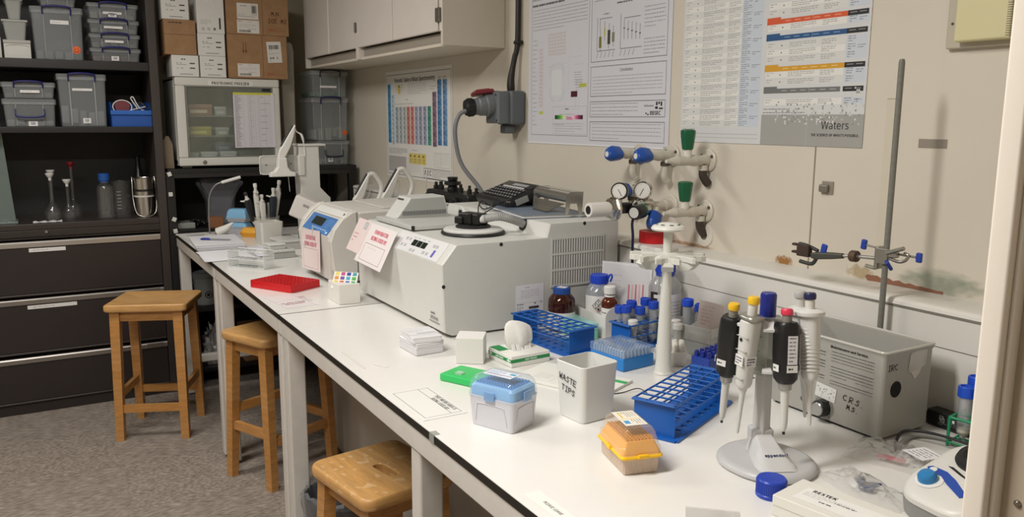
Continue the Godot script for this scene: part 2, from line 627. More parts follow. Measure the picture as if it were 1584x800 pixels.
func stool(label: String, at: Vector3, turn: float, w: float, d: float, h: float, saddle: bool, hole: bool, worn: bool, foot: Vector2, rails: Array):
	var t := T("stool", label, "stool", at, turn, "wooden lab stools")
	var wm: StandardMaterial3D = wood("dba766", worn)
	var lm: StandardMaterial3D = wood("c98f4e", false)
	var b := bag()
	var th := 0.036
	if hole:
		# the seat as a board with a slot cut through it
		var outer := PackedVector2Array()
		var slot := PackedVector2Array()
		for p in ring(w, d, 0.035, 0, 5): outer.append(Vector2(p.x, p.z))
		for p in ring(0.105, 0.034, 0.017, 0, 5): slot.append(Vector2(p.x, p.z).rotated(-0.05) + Vector2(0.02, 0.0))
		var n := outer.size()
		var rows := []
		for q in [[slot, h - 0.003, 0.96], [slot, h - th + 0.003, 0.96], [slot, h - th, 1.0], [outer, h - th, 0.975], [outer, h - th + 0.008, 0.998], [outer, h - 0.012, 1.0], [outer, h - 0.004, 0.985], [outer, h, 0.955], [slot, h, 1.05], [slot, h - 0.003, 0.96]]:
			var row := PackedVector3Array()
			for p in q[0]: row.append(Vector3(p.x * q[2], q[1], p.y * q[2]))
			rows.append(row)
		skin(b, rows, true, 50.0)
	else:
		var rows := []
		var nx := 12
		for q in [[0.0, -th, 0.0], [0.97, -th, 0.0], [1.0, -th + 0.006, 0.0], [1.0, -0.008, 0.3], [0.985, -0.002, 0.8], [0.96, 0.0, 1.0], [0.7, 0, 1.0], [0.4, 0, 1.0], [0.0, 0, 1.0]]:
			var row := PackedVector3Array()
			for p in ring(w, d, 0.022, 0, 6):
				var x: float = p.x * q[0]
				var z: float = p.z * q[0]
				var dip := 0.0
				if saddle: dip = -0.016 * clampf(1.0 - pow(z / (d * 0.46), 2), 0, 1) * q[2]
				row.append(Vector3(x, h + q[1] + dip, z))
			rows.append(row)
		skin(b, rows, true, 50.0)
	P(b, "seat", wm, t)
	var ft := []
	for k in 4:
		var sx := -1 if k == 0 or k == 3 else 1
		var sz := 1 if k < 2 else -1
		var top := Vector3(sx * (w / 2 - 0.045), h - th, sz * (d / 2 - 0.04))
		var bot := Vector3(sx * (foot.x / 2 - 0.018), 0, sz * (foot.y / 2 - 0.018))
		b = bag()
		bar(b, bot, top, 0.036, 0.034, Vector3.BACK, 0.044, 0.040)
		P(b, "leg", lm, t)
		ft.append([bot, top])
	for k in 4:
		var a: Array = ft[k]
		var c: Array = ft[(k + 1) % 4]
		var y: float = rails[k]
		var f: float = y / (h - th)
		b = bag()
		var p0: Vector3 = a[0].lerp(a[1], f)
		var p1: Vector3 = c[0].lerp(c[1], f)
		bar(b, p0, p1, 0.02, 0.036)
		P(b, "stretcher", lm, t)
		b = bag()
		bar(b, Vector3(a[1].x, h - th - 0.024, a[1].z), Vector3(c[1].x, h - th - 0.024, c[1].z), 0.018, 0.048)
		P(b, "apron", lm, t)
	return t

func wood(hex: String, worn: bool) -> StandardMaterial3D:
	var key := "wood" + hex + str(worn)
	if not mats.has(key):
		var im := Image.create(384, 384, false, Image.FORMAT_RGB8)
		var c := Color(hex)
		var n1 := noise(0.008, 3, 3)
		var n2 := noise(0.05, 9, 2)
		var n3 := noise(0.014, 21, 2)
		for y in 384:
			for x in 384:
				var g := n1.get_noise_2d(x * 0.8, y * 6.0) * 0.6 + n2.get_noise_2d(x * 0.5, y * 6.0) * 0.3
				var strip := floorf(y / 77.0)
				var col := c.lerp(c.darkened(0.15), clampf(0.5 + g, 0, 1)).lightened(0.03 * fmod(strip * 7.0, 3.0))
				if worn:
					var w := n3.get_noise_2d(x * 1.2, y * 1.6)
					if w > 0.42: col = col.lerp(Color("ecd2ae"), clampf((w - 0.42) * 5, 0, 0.45))
				im.set_pixel(x, y, col)
		var m := mtex(im, 0.38)
		m.uv1_triplanar = true
		m.uv1_scale = Vector3.ONE * 2.6
		m.uv1_offset = Vector3(0.5, 0.5, 0.5)
		mats[key] = m
	return mats[key]

func table(label: String, x0: float, x1: float, legs: Array):
	# white steel frame with a white laminate top edged in black
	var t := T("bench_table", label, "table", Vector3((x0 + x1) / 2, 0, -1.185), 0, "lab bench tables along the right wall")
	var w := x1 - x0
	var b := bag()
	bx(b, Vector3(0, BH - 0.0006, 0), Vector3(w - 0.0015, 0.0012, 1.06))
	P(b, "worktop", mottled("e5e3de", 0.012, 0.02, 1.0, 0.22, 3), t)
	b = bag()
	bx(b, Vector3(0, BH - 0.0096, 0), Vector3(w - 0.0015, 0.0168, 1.0608))
	P(b, "edge_band", mt("17140f", 0.45), t)
	b = bag()
	var fm := mottled("d6d1c9", 0.03, 0.03, 2.0, 0.4, 8)
	for z in [0.498, -0.49]:
		b = bag()
		rb(b, Vector3(0, 0.861, z), Vector3(w - 0.004, 0.052, 0.06), 0.0035)
		P(b, "frame_rail", fm, t)
	for x in legs:
		for z in [0.496, -0.49]:
			b = bag()
			rb(b, Vector3(x - t.position.x, 0.428, z), Vector3(0.05, 0.836, 0.056), 0.006)
			P(b, "leg", fm, t)
		b = bag()
		bx(b, Vector3(x - t.position.x, 0.86, 0), Vector3(0.04, 0.05, 0.95))
		P(b, "cross_rail", fm, t)
	return t

func furniture():
	var t1 = table("white lab bench table at the far end, in front of the black rack", -4.745, -3.703, [-4.715, -3.735])
	var b := bag()
	rb(b, Vector3(-4.715 - t1.position.x, 0.2, 0), Vector3(0.04, 0.04, 0.95), 0.004)
	P(b, "low_rail", mt("d6d1c9", 0.45), t1)
	table("white lab bench table in the middle, under the smaller centrifuge", -3.701, -2.606, [-3.64, -2.64])
	table("long white lab bench table nearest the camera, under the evaporator", -2.598, -0.365, [-2.565, -1.535, -0.42])
	# board that closes the knee space
	b = bag()
	bx(b, Vector3(-2.0, 0.42, -1.15), Vector3(3.26, 0.83, 0.016))
	var kb := S(b, "trim_3", mt("cbc4bb", 0.5))
	stool("tall wooden stool with a dished seat standing clear of the bench, by the dark drawers", Vector3(-4.255, 0, -0.471), 67, 0.375, 0.33, 0.665, true, false, false, Vector2(0.335, 0.345), [0.155, 0.24, 0.16, 0.22])
	stool("wooden stool pushed under the middle bench table, between two white legs", Vector3(-3.455, 0, -0.86), 24.6, 0.30, 0.38, 0.65, false, true, false, Vector2(0.30, 0.37), [0.235, 0.20, 0.235, 0.30])
	stool("worn wooden stool with a hand slot and paint marks, nearest the camera", Vector3(-2.11, 0, -0.805), 9.7, 0.335, 0.30, 0.54, false, true, true, Vector2(0.33, 0.30), [0.16, 0.12, 0.16, 0.12])

# ------------------------------------------------------------------ the far end: storage cupboard and what stands in it
func F(called: String, label: String, category: String, zl: float, zr: float, y0: float, depth: float, front := -4.84, group := "", tilt := 0.0) -> Node3D:
	# a thing whose front faces +x; in its own axes x runs to the right of the picture and z towards the viewer
	return T(called, label, category, Vector3(front - depth / 2, y0, (zl + zr) / 2), 90 + tilt, group)

func cupboard():
	var t := T("storage_cupboard", "tall dark brown metal storage cupboard with open shelves above wide drawers", "cupboard", Vector3(-5.04, 0, 0), 90)
	# own axes: front at z = 0.248, right edge at x = 0.628
	var dark := mt("2e2826", 0.4)
	var inner := mt("1d1918", 0.55)
	var zf := 0.248
	var b: SurfaceTool
	for x in [0.606, -0.606]:
		b = bag()
		rb(b, Vector3(x, 1.15, 0), Vector3(0.044, 2.3, 0.495), 0.003)
		P(b, "side_panel", mt("3d3633", 0.4), t)
	b = bag()
	bx(b, Vector3(0, 1.15, -0.242), Vector3(1.17, 2.28, 0.008))
	P(b, "back_panel", inner, t)
	for q in [[1.7935, 0.045], [1.466, 0.032], [2.27, 0.05]]:
		b = bag()
		rb(b, Vector3(0, q[0], 0.0), Vector3(1.168, q[1], 0.475), 0.003)
		P(b, "shelf", mt("1f1b1a", 0.45), t)
	b = bag()
	rb(b, Vector3(0, 0.978, 0.002), Vector3(1.168, 0.032, 0.49), 0.003)
	P(b, "worktop", mt("3a3330", 0.35), t)
	b = bag()
	rb(b, Vector3(0, 0.944, 0.0), Vector3(1.168, 0.034, 0.494), 0.002)
	rb(b, Vector3(0, 0.920, -0.004), Vector3(1.168, 0.011, 0.485), 0.002)
	var rail := P(b, "top_rail", mt("352f2c", 0.38), t)
	b = bag()
	lathe(b, [[0, 0], [0.009, 0], [0.009, 0.004], [0.006, 0.008], [0, 0.008]], 18, rotv(Vector3.RIGHT, 90, Vector3(0.045, 0.951, zf)))
	P(b, "lock", mt("b9b4ac", 0.3, 0.9), rail)
	var tops := [0.904, 0.609, 0.301]
	var bots := [0.622, 0.318, 0.056]
	for k in 3:
		var d := Node3D.new()
		d.name = "drawer"
		t.add_child(d, true)
		b = bag()
		var y1: float = tops[k] - 0.028
		var y0: float = bots[k] + 0.012
		rb(b, Vector3(0, (y0 + y1) / 2, 0.0), Vector3(1.164, y1 - y0, 0.492), 0.003)
		P(b, "drawer_front", mt("302927", 0.42), d)
		b = bag()
		rb(b, Vector3(0, bots[k] + 0.006, 0.002), Vector3(1.164, 0.011, 0.494), 0.003)
		P(b, "bottom_lip", mt("3b3431", 0.35), d)
		b = bag()
		prism(b, PackedVector2Array([Vector2(-zf - 0.004, tops[k] - 0.028), Vector2(-zf - 0.006, tops[k] - 0.006), Vector2(-zf - 0.001, tops[k]), Vector2(-0.1, tops[k]), Vector2(-0.1, tops[k] - 0.028)]), -0.582, 0.582, alongx())
		P(b, "handle_strip", mt("cfcac4" if k == 0 else "a39d97", 0.33, 0.75), d)
		if k < 2:
			b = bag()
			var q: Array = [[0.042, 0.082, 0.860], [-0.003, 0.128, 0.565]][k]
			bx(b, Vector3(0.5 * (q[0] + q[1]) - 0.02, q[2], zf + 0.0005), Vector3(0.165 if k == 0 else 0.225, 0.019, 0.002))
			P(b, "label_strip", paper_mat("drawerlabel", 128, 16, func(im): words(im, 14, 7, 100, 1, 4, "8a8a88", 2), "e9e7e4"), d)
		if k > 0:
			b = bag()
			rb(b, Vector3(0.52, tops[k] - 0.013, zf + 0.005), Vector3(0.085, 0.022, 0.004), 0.001)
			P(b, "label_holder", mt("8c8680", 0.35, 0.7), d)
	b = bag()
	bx(b, Vector3(0, 0.027, -0.002), Vector3(1.166, 0.05, 0.485))
	P(b, "plinth", mt("2c2623", 0.5), t)

func clear_box(label: String, zl: float, zr: float, y0: float, h: float, depth: float, front := -4.84, handle := "1d1e63", drop := false, lid_h := -1.0, filling := "8b8d8e", group := "clear lidded storage boxes", fill := 0.5) -> Node3D:
	var t := F("storage_box", label, "box", zl, zr, y0, depth, front, group)
	var w := zl - zr
	var lh := lid_h if lid_h > 0 else clampf(h * 0.16, 0.014, 0.03)
	var b := bag()
	tub(b, w - 0.022, depth - 0.02, h - lh * 0.6, 0.0018, 0.012, 0.012)
	P(b, "body", clear("b4b9ba", 0.21, 0.3), t)
	b = bag()
	loft(b, [[h - lh, w, depth, 0.012], [h - 0.004, w, depth, 0.012], [h - 0.003, w - 0.012, depth - 0.012, 0.008], [h - 0.001, w - 0.03, depth - 0.03, 0.008], [h - 0.004, w - 0.05, depth - 0.05, 0.006]], 3)
	P(b, "lid", clear("c3c7c8", 0.32, 0.3), t)
	for s in [-1, 1]:
		b = bag()
		rod(b, Vector3(s * w * 0.25, 0.006, depth / 2 - 0.008), Vector3(s * w * 0.25, h - lh, depth / 2 - 0.002), 0.002, 6)
		P(b, "ridge", clear("d4d8d8", 0.5, 0.3), t)
	b = bag()
	var hy := h - lh * 0.2
	var s2 := -1.0 if drop else 1.0
	if drop: hy = h * 0.38
	var zf := depth / 2 + 0.004
	var drop_y := clampf(h * 0.3, 0.018, 0.034)
	var pts := bez([Vector3(-w * 0.26, hy - s2 * drop_y, zf - 0.004), Vector3(-w * 0.262, hy - s2 * 0.004, zf + 0.006), Vector3(-w * 0.2, hy + s2 * 0.004, zf + 0.01), Vector3(0, hy + s2 * 0.007, zf + 0.012), Vector3(w * 0.2, hy + s2 * 0.004, zf + 0.01), Vector3(w * 0.262, hy - s2 * 0.004, zf + 0.006), Vector3(w * 0.26, hy - s2 * drop_y, zf - 0.004)], 4)
	var rr := []
	for i in pts.size():
		var f := absf(float(i) / (pts.size() - 1) - 0.5) * 2
		rr.append(0.0052 if f < 0.62 else 0.0034)
	tube(b, pts, rr, 8)
	P(b, "handle", mt(handle, 0.4), t)
	if fill > 0:
		b = bag()
		var hh := (h - lh) * fill
		var r2 := RandomNumberGenerator.new()
		r2.seed = int(absf(zl * 1000) + y0 * 777)
		var n := 5
		for i in n:
			var ww := w * 0.15
			rb(b, Vector3(-w * 0.36 + w * 0.72 * i / (n - 1), 0.003 + hh * r2.randf_range(0.3, 0.5), r2.randf_range(-0.03, 0.02)), Vector3(ww, hh * r2.randf_range(0.55, 0.95), depth * 0.6), 0.006)
		P(b, "contents", mt(filling, 0.7), t).set_meta("kind", "stuff")
	return t

func box_label(t: Node3D, x: float, y: float, w: float, h: float, zf: float, kind := 0):
	var b := bag()
	bx(b, Vector3(x, y, zf), Vector3(w, h, 0.0012))
	P(b, "label", paper_mat("boxlabel%d" % kind, 96, 48 if kind else 20, func(im):
		if kind == 0: words(im, 10, 9, 76, 1, 4, "77777a", 2)
		else:
			fr(im, 26, 8, 44, 26, "8a8a8d"); fr(im, 32, 13, 30, 4, "e5e5e5"); fr(im, 34, 22, 26, 3, "e5e5e5"), "e6e4e2"), t)

func smiley(t: Node3D, x: float, y: float, zf: float, r: float):
	# round orange sticker with a face
	var b := bag()
	lathe(b, [[0, 0], [r, 0], [r, 0.0008], [0, 0.0008]], 24, rotv(Vector3.RIGHT, 90, Vector3(x, y, zf)))
	var o := P(b, "sticker", mt("e8641c", 0.5), t)
	b = bag()
	for q in [[-0.35, 0.25], [0.35, 0.25]]:
		lathe(b, [[0, 0], [r * 0.13, 0], [r * 0.13, 0.0007], [0, 0.0007]], 10, rotv(Vector3.RIGHT, 90, Vector3(x + q[0] * r, y + q[1] * r, zf + 0.0006)))
	var p := []
	for k in 9:
		var a := PI + PI * k / 8
		p.append(Vector3(x + cos(a) * r * 0.58, y + sin(a) * r * 0.5 - r * 0.05, zf + 0.001))
	tube(b, p, r * 0.07, 6)
	P(b, "smile", mt("6b2408", 0.6), o)

func far_shelves():
	var yu := 1.816
	# upper shelf, left to right
	var t := F("carton", "plain white carton cut off by the left edge, on the upper dark shelf", "box", 0.19, 0.075, yu, 0.2)
	var b := bag()
	rb(b, Vector3(0, 0.05, 0), Vector3(0.115, 0.1, 0.2), 0.002)
	P(b, "body", mt("b9b7b0", 0.6), t)
	t = F("carton", "low white carton with a printed front, under two clear tubs on the upper shelf", "box", 0.065, -0.05, yu, 0.2)
	b = bag()
	rb(b, Vector3(0, 0.036, 0), Vector3(0.115, 0.072, 0.2), 0.002)
	P(b, "body", mt("c9c7c0", 0.6), t)
	b = bag()
	rb(b, Vector3(0, 0.081, 0), Vector3(0.118, 0.016, 0.204), 0.002)
	P(b, "lid", mt("aeaca6", 0.6), t)
	b = bag()
	tube(b, [Vector3(-0.05, 0.058, 0.101), Vector3(-0.03, 0.064, 0.1015), Vector3(0.0, 0.066, 0.102), Vector3(0.03, 0.064, 0.1015), Vector3(0.05, 0.058, 0.101)], 0.0008, 5)
	P(b, "flap_cut", mt("85837d", 0.7), t)
	for q in [["wider clear plastic tub on top of the low white carton at far left", 0.067, -0.046, yu + 0.09, 0.098], ["small clear plastic tub topmost of the left pile on the upper shelf", 0.05, -0.032, yu + 0.19, 0.1]]:
		t = F("plastic_tub", q[0], "tub", q[1], q[2], q[3], 0.17, -4.85, "small clear tubs")
		b = bag()
		var w: float = q[1] - q[2]
		tub(b, w - 0.03, 0.14, q[4] - 0.01, 0.0016, 0.012, 0.02)
		P(b, "body", clear("c9ccc6", 0.4, 0.3), t)
		b = bag()
		rb(b, Vector3(0, q[4] - 0.006, 0), Vector3(w, 0.011, 0.17), 0.003)
		P(b, "lid", clear("d6d8d2", 0.55, 0.3), t)
	t = clear_box("tall clear storage box with an orange smiley sticker, on the upper shelf", -0.057, -0.294, yu, 0.262, 0.3, -4.84, "1d1e63", false, 0.034, "6f7172", "clear lidded storage boxes", 0.25)
	box_label(t, 0.01, 0.185, 0.082, 0.019, 0.145)
	smiley(t, 0.077, 0.052, 0.1425, 0.019)
	t = clear_box("shallow clear box lying on top of the tall smiley box", -0.1, -0.272, yu + 0.264, 0.06, 0.25, -4.86, "1d1e63", false, 0.016, "74746f")
	for k in 4:
		var l: String = ["lowest clear box with red papers in the stack of four on the upper shelf", "second box from the bottom in the stack of four clear boxes", "third box from the bottom in the stack of four clear boxes", "topmost box in the stack of four clear boxes on the upper shelf"][k]
		t = clear_box(l, -0.313, -0.556, yu + 0.0715 * k, 0.0712 if k < 3 else 0.082, 0.3, -4.84, "1d1e63", false, 0.022, ["7a4a45", "6d6c6a", "707070", "84817a"][k], "clear lidded storage boxes", 0.75)
		if k == 0: box_label(t, -0.005, 0.017, 0.036, 0.023, 0.147, 1)
		else: box_label(t, -0.004, 0.031, 0.088, 0.012, 0.149)
		if k == 3: box_label(t, -0.004, 0.020, 0.04, 0.018, 0.149, 1)
	# lower shelf
	var yl := 1.482
	t = clear_box("lower clear box with its blue handle hanging down, at left on the middle shelf", 0.098, -0.14, yl, 0.14, 0.3, -4.84, "1d1e63", true, 0.03, "767779", "clear lidded storage boxes", 0.35)
	box_label(t, 0.01, 0.015, 0.04, 0.025, 0.145, 1)
	t = clear_box("upper clear box stacked on the one with a hanging handle, middle shelf", 0.096, -0.143, yl + 0.14, 0.082, 0.3, -4.84, "1d1e63", false, 0.026, "63605a", "clear lidded storage boxes", 0.6)
	box_label(t, 0.005, 0.034, 0.085, 0.013, 0.149)
	t = clear_box("tall clear box beside the blue bin on the middle shelf", -0.148, -0.379, yl, 0.27, 0.3, -4.84, "1d1e63", false, 0.034, "77787a", "clear lidded storage boxes", 0.5)
	box_label(t, -0.0, 0.188, 0.092, 0.012, 0.1455)
	box_label(t, 0.012, 0.03, 0.036, 0.026, 0.1405, 1)
	# blue picking bin with tubing
	t = F("parts_bin", "blue open-fronted plastic parts bin on the middle shelf", "bin", -0.388, -0.59, yl, 0.28)
	b = bag()
	var w := 0.2
	var bm := mt("2256a8", 0.4)
	bx(b, Vector3(0, 0.003, 0), Vector3(w - 0.012, 0.006, 0.27))
	P(b, "base", bm, t)
	for s in [-1, 1]:
		b = bag()
		prism(b, PackedVector2Array([Vector2(-0.135, 0), Vector2(0.135, 0), Vector2(0.14, 0.13), Vector2(-0.06, 0.13), Vector2(-0.14, 0.082)]), s * (w / 2 - 0.004) - 0.002, s * (w / 2 - 0.004) + 0.002, alongx())
		P(b, "side_wall", bm, t)
	b = bag()
	rb(b, Vector3(0, 0.035, 0.134), Vector3(w - 0.01, 0.062, 0.004), 0.001)
	P(b, "front_wall", bm, t)
	b = bag()
	rb(b, Vector3(0, 0.073, 0.139), Vector3(w + 0.004, 0.024, 0.014), 0.003)
	P(b, "front_lip", mt("2b66bd", 0.4), t)
	b = bag()
	rb(b, Vector3(0, 0.065, -0.137), Vector3(w - 0.008, 0.13, 0.004), 0.001)
	P(b, "back_wall", bm, t)
	t = F("coiled_cable", "dark red and white coiled cable lying in the blue parts bin", "cable", -0.40, -0.58, yl + 0.05, 0.2, -4.84)
	b = bag()
	lathe(b, [[0.0, -0.012], [0.036, -0.012], [0.038, 0.0], [0.036, 0.012], [0, 0.012]], 24, rotv(Vector3.RIGHT, 80, Vector3(-0.042, 0.055, 0.06)))
	P(b, "red_disc", mt("6a1420", 0.4), t)
	b = bag()
	var ringp := []
	for k in 26:
		var a := TAU * k / 25
		ringp.append(Vector3(-0.042 + cos(a) * 0.046, 0.052 + sin(a) * 0.036, 0.074 - sin(a) * 0.005))
	tube(b, ringp, 0.003, 7)
	var loop := bez([Vector3(-0.01, 0.02, 0.06), Vector3(0.03, 0.04, 0.07), Vector3(0.012, 0.08, 0.06), Vector3(0.004, 0.1, 0.05), Vector3(0.016, 0.105, 0.05), Vector3(0.03, 0.07, 0.06), Vector3(0.05, 0.04, 0.07), Vector3(0.075, 0.03, 0.07)], 5)
	tube(b, loop, 0.0032, 7)
	tube(b, bez([Vector3(-0.02, 0.03, 0.075), Vector3(0.02, 0.042, 0.08), Vector3(0.07, 0.055, 0.08)], 5), 0.0028, 7)
	P(b, "white_cord", mt("dcdad6", 0.45), t)
	b = bag()
	tube(b, bez([Vector3(0.02, 0.01, 0.05), Vector3(0.04, 0.07, 0.04), Vector3(0.06, 0.07, 0.05), Vector3(0.078, 0.03, 0.06), Vector3(0.05, 0.01, 0.07)], 5), 0.006, 8)
	P(b, "black_cord", mt("201d1d", 0.5), t)
	# glassware on the cupboard's worktop
	var yw := 0.9942
	vol_flask("volumetric flask with a white flat stopper, front left of the glassware", Vector3(-4.875, yw, -0.082), 0.25, 0.04, "d8d8d6")
	vol_flask("volumetric flask with a white stopper, just behind the front left one", Vector3(-4.955, yw, -0.088), 0.262, 0.042, "c9c9c6")
	vol_flask("short volumetric flask with a white stopper beside the red-stoppered one", Vector3(-4.89, yw, -0.158), 0.215, 0.034, "d8d8d6")
	vol_flask("tall volumetric flask with a dark red stopper", Vector3(-4.985, yw, -0.185), 0.30, 0.042, "7a1622")
	reagent_bottle("clear reagent bottle with a blue screw cap, on the dark worktop", Vector3(-4.9, yw, -0.335), 0.24, 0.042, "1f56a0", clear("d8dcda", 0.02, 0.03), null, 0.0)
	t = T("beaker", "tall clear glass beaker between the blue-capped bottle and the steel flask", "beaker", Vector3(-4.93, yw, -0.412))
	b = bag()
	lathe(b, [[0, 0], [0.045, 0], [0.05, 0.006], [0.05, 0.19], [0.054, 0.196]], 28)
	P(b, "cup", glass(), t)
	b = bag()
	for k in 6: bx(b, Vector3(0.0502, 0.05 + 0.018 * k, 0.012), Vector3(0.0006, 0.0015, 0.02))
	P(b, "graduations", mt("d6d6d2", 0.6), t)
	t = T("vacuum_flask", "polished steel vacuum flask with a wire bail handle", "flask", Vector3(-4.9, yw, -0.527))
	b = bag()
	lathe(b, [[0, 0], [0.045, 0], [0.047, 0.005], [0.047, 0.12], [0.05, 0.125], [0.05, 0.205], [0.053, 0.21], [0.051, 0.213], [0.047, 0.206], [0.047, 0.13], [0, 0.125]], 32)
	P(b, "body", mt("d0ccc4", 0.2, 1.0), t)
	b = bag()
	lathe(b, [[0.0505, 0.138], [0.052, 0.138], [0.052, 0.15], [0.0505, 0.15]], 32)
	P(b, "black_band", mt("1c1a19", 0.5), t)
	b = bag()
	lathe(b, [[0.048, 0.108], [0.0515, 0.108], [0.0515, 0.116], [0.048, 0.116]], 32)
	P(b, "white_band", mt("d9d6d0", 0.4), t)
	b = bag()
	tube(b, bez([Vector3(0.0, 0.215, 0.056), Vector3(0.014, 0.18, 0.058), Vector3(0.03, 0.09, 0.058), Vector3(0.052, 0.02, 0.045), Vector3(0.062, 0.004, 0.0), Vector3(0.052, 0.02, -0.045), Vector3(0.03, 0.09, -0.058), Vector3(0.014, 0.18, -0.058), Vector3(0.0, 0.215, -0.056)], 6), 0.0026, 8)
	P(b, "wire_handle", mt("d8d3ca", 0.25, 0.9), t)
	t = T("flask_stopper", "black stopper and tube standing behind the steel flask", "stopper", Vector3(-5.03, yw, -0.52))
	b = bag()
	lathe(b, [[0, 0], [0.035, 0], [0.035, 0.16], [0.028, 0.2], [0.018, 0.24], [0.012, 0.28], [0.012, 0.32], [0, 0.32]], 20)
	P(b, "body", mt("121112", 0.25), t)
	t = T("tissue", "crumpled white paper towel at the front edge of the dark worktop", "tissue", Vector3(-4.825, yw, -0.055))
	b = bag()
	var rows := []
	for i in 4:
		var row := PackedVector3Array()
		for j in 13:
			row.append(Vector3(-0.018 + 0.012 * i, 0.0012 + (0.005 + 0.004 * sin(j * 1.7 + i)) * (1.0 if i % 2 == 0 else 0.3), 0.066 - 0.011 * j))
		rows.append(row)
	skin(b, rows, false, 60.0)
	P(b, "towel", mt("d9d6d2", 0.8), t)
	t = T("acrylic_stand", "clear acrylic stand with a foot, at the left edge on the dark worktop", "stand", Vector3(-4.9, yw, 0.12))
	b = bag()
	rb(b, Vector3(0, 0.006, 0), Vector3(0.14, 0.012, 0.09), 0.003)
	P(b, "foot", clear("9fb0a8", 0.35, 0.1), t)
	b = bag()
	bar(b, Vector3(0, 0.012, 0.0), Vector3(0, 0.5, 0.03), 0.07, 0.02, Vector3.RIGHT)
	P(b, "upright", clear("8fa09a", 0.35, 0.1), t)

func vol_flask(label: String, at: Vector3, h: float, r: float, stop: String):
	var t := T("volumetric_flask", label, "flask", at, 0, "volumetric flasks")
	var b := bag()
	var hn := h - 0.03
	lathe(b, [[0, 0], [r * 0.7, 0], [r * 0.85, 0.004], [r, r * 0.75], [r * 0.86, r * 1.4], [r * 0.5, r * 1.95], [0.0095, r * 2.3], [0.0085, r * 2.7], [0.0085, hn], [0.0105, hn + 0.003], [0.0105, hn + 0.006]], 24)
	P(b, "glass", glass(), t)
	b = bag()
	lathe(b, [[0, hn - 0.008], [0.0066, hn - 0.008], [0.0075, hn + 0.006], [0.013, hn + 0.012], [0.02, hn + 0.024], [0.02, hn + 0.03], [0, hn + 0.03]], 20)
	P(b, "stopper", mt(stop, 0.4), t)

func reagent_bottle(label: String, at: Vector3, h: float, r: float, cap: String, m: Material, liquid, level: float, called := "reagent_bottle") -> Node3D:
	var t := T(called, label, "bottle", at)
	var b := bag()
	var rn := r * 0.5
	var hs := h * 0.66
	lathe(b, [[0, 0], [r * 0.92, 0], [r, r * 0.1], [r, hs], [r * 0.95, hs + r * 0.25], [r * 0.75, hs + r * 0.5], [rn, hs + r * 0.72], [rn, h * 0.93], [rn - 0.002, h * 0.93], [rn - 0.002, hs + r * 0.7], [r * 0.72, hs + r * 0.46], [r - 0.002, hs], [r - 0.002, r * 0.12], [0, 0.003]], 32)
	P(b, "body", m, t)
	b = bag()
	var rc := rn + 0.005
	var ch := h * 0.16
	var prof := [[0, h - ch], [rc - 0.001, h - ch], [rc, h - ch + 0.002], [rc, h - 0.002], [rc - 0.002, h], [0, h]]
	lathe(b, prof, 28)
	var c := P(b, "cap", mt(cap, 0.4), t)
	b = bag()
	for k in 28:
		var a := TAU * k / 28
		bx(b, Vector3(0, 0, 0), Vector3(0.0014, ch * 0.8, 0.0014), Transform3D(Basis(Vector3.UP, a), Vector3(cos(a) * rc, h - ch * 0.5, -sin(a) * rc)))
	P(b, "grip_ribs", mt(cap, 0.4), c)
	b = bag()
	lathe(b, [[rn + 0.0005, h - ch - 0.008], [rn + 0.0035, h - ch - 0.008], [rn + 0.0035, h - ch - 0.003], [rn + 0.0005, h - ch - 0.003]], 28)
	P(b, "pouring_ring", mt(cap, 0.4), t)
	if liquid != null:
		b = bag()
		lathe(b, [[0, 0.004], [r - 0.004, 0.004], [r - 0.003, r * 0.12], [r - 0.003, level], [0, level]], 28)
		P(b, "liquid", liquid, t)
	return t

# ------------------------------------------------------------------ black rack, freezer and the boxes around it
func rack():
	var t := T("shelving_rack", "black metal rack that carries the small freezer, behind the far end of the bench", "rack", Vector3(-5.03, 0, -1.165), 90)
	var m := mt("171615", 0.5)
	var b: SurfaceTool
	for x in [-0.512, 0.522]:
		for z in [0.21, -0.21]:
			b = bag()
			rb(b, Vector3(x, 0.62, z), Vector3(0.045, 1.24, 0.04), 0.003)
			P(b, "post", m, t)
	for q in [[1.2385, 0.028], [0.905, 0.024], [0.455, 0.024], [0.10, 0.024]]:
		b = bag()
		rb(b, Vector3(0.012, q[0], 0), Vector3(1.07, q[1], 0.465), 0.003)
		P(b, "shelf", m, t)
	b = bag()
	bx(b, Vector3(0.005, 1.215, 0.228), Vector3(1.0, 0.022, 0.012))
	P(b, "front_rail", mt("24211f", 0.45), t)
	b = bag()
	bx(b, Vector3(0.005, 0.65, -0.237), Vector3(1.08, 1.15, 0.006))
	P(b, "back_panel", mt("121111", 0.7), t)
	for q in [[-0.516, 1.2265, 20], [-0.516, 1.117, 2], [-0.506, 0.979, -28], [-0.503, 0.914, 10]]:
		b = bag()
		rb(b, Vector3.ZERO, Vector3(0.021, 0.023, 0.012), 0.002, rotv(Vector3.BACK, q[2], Vector3(q[0], q[1], 0.237)))
		P(b, "white_tag", mt("d6d3cd", 0.5), t)

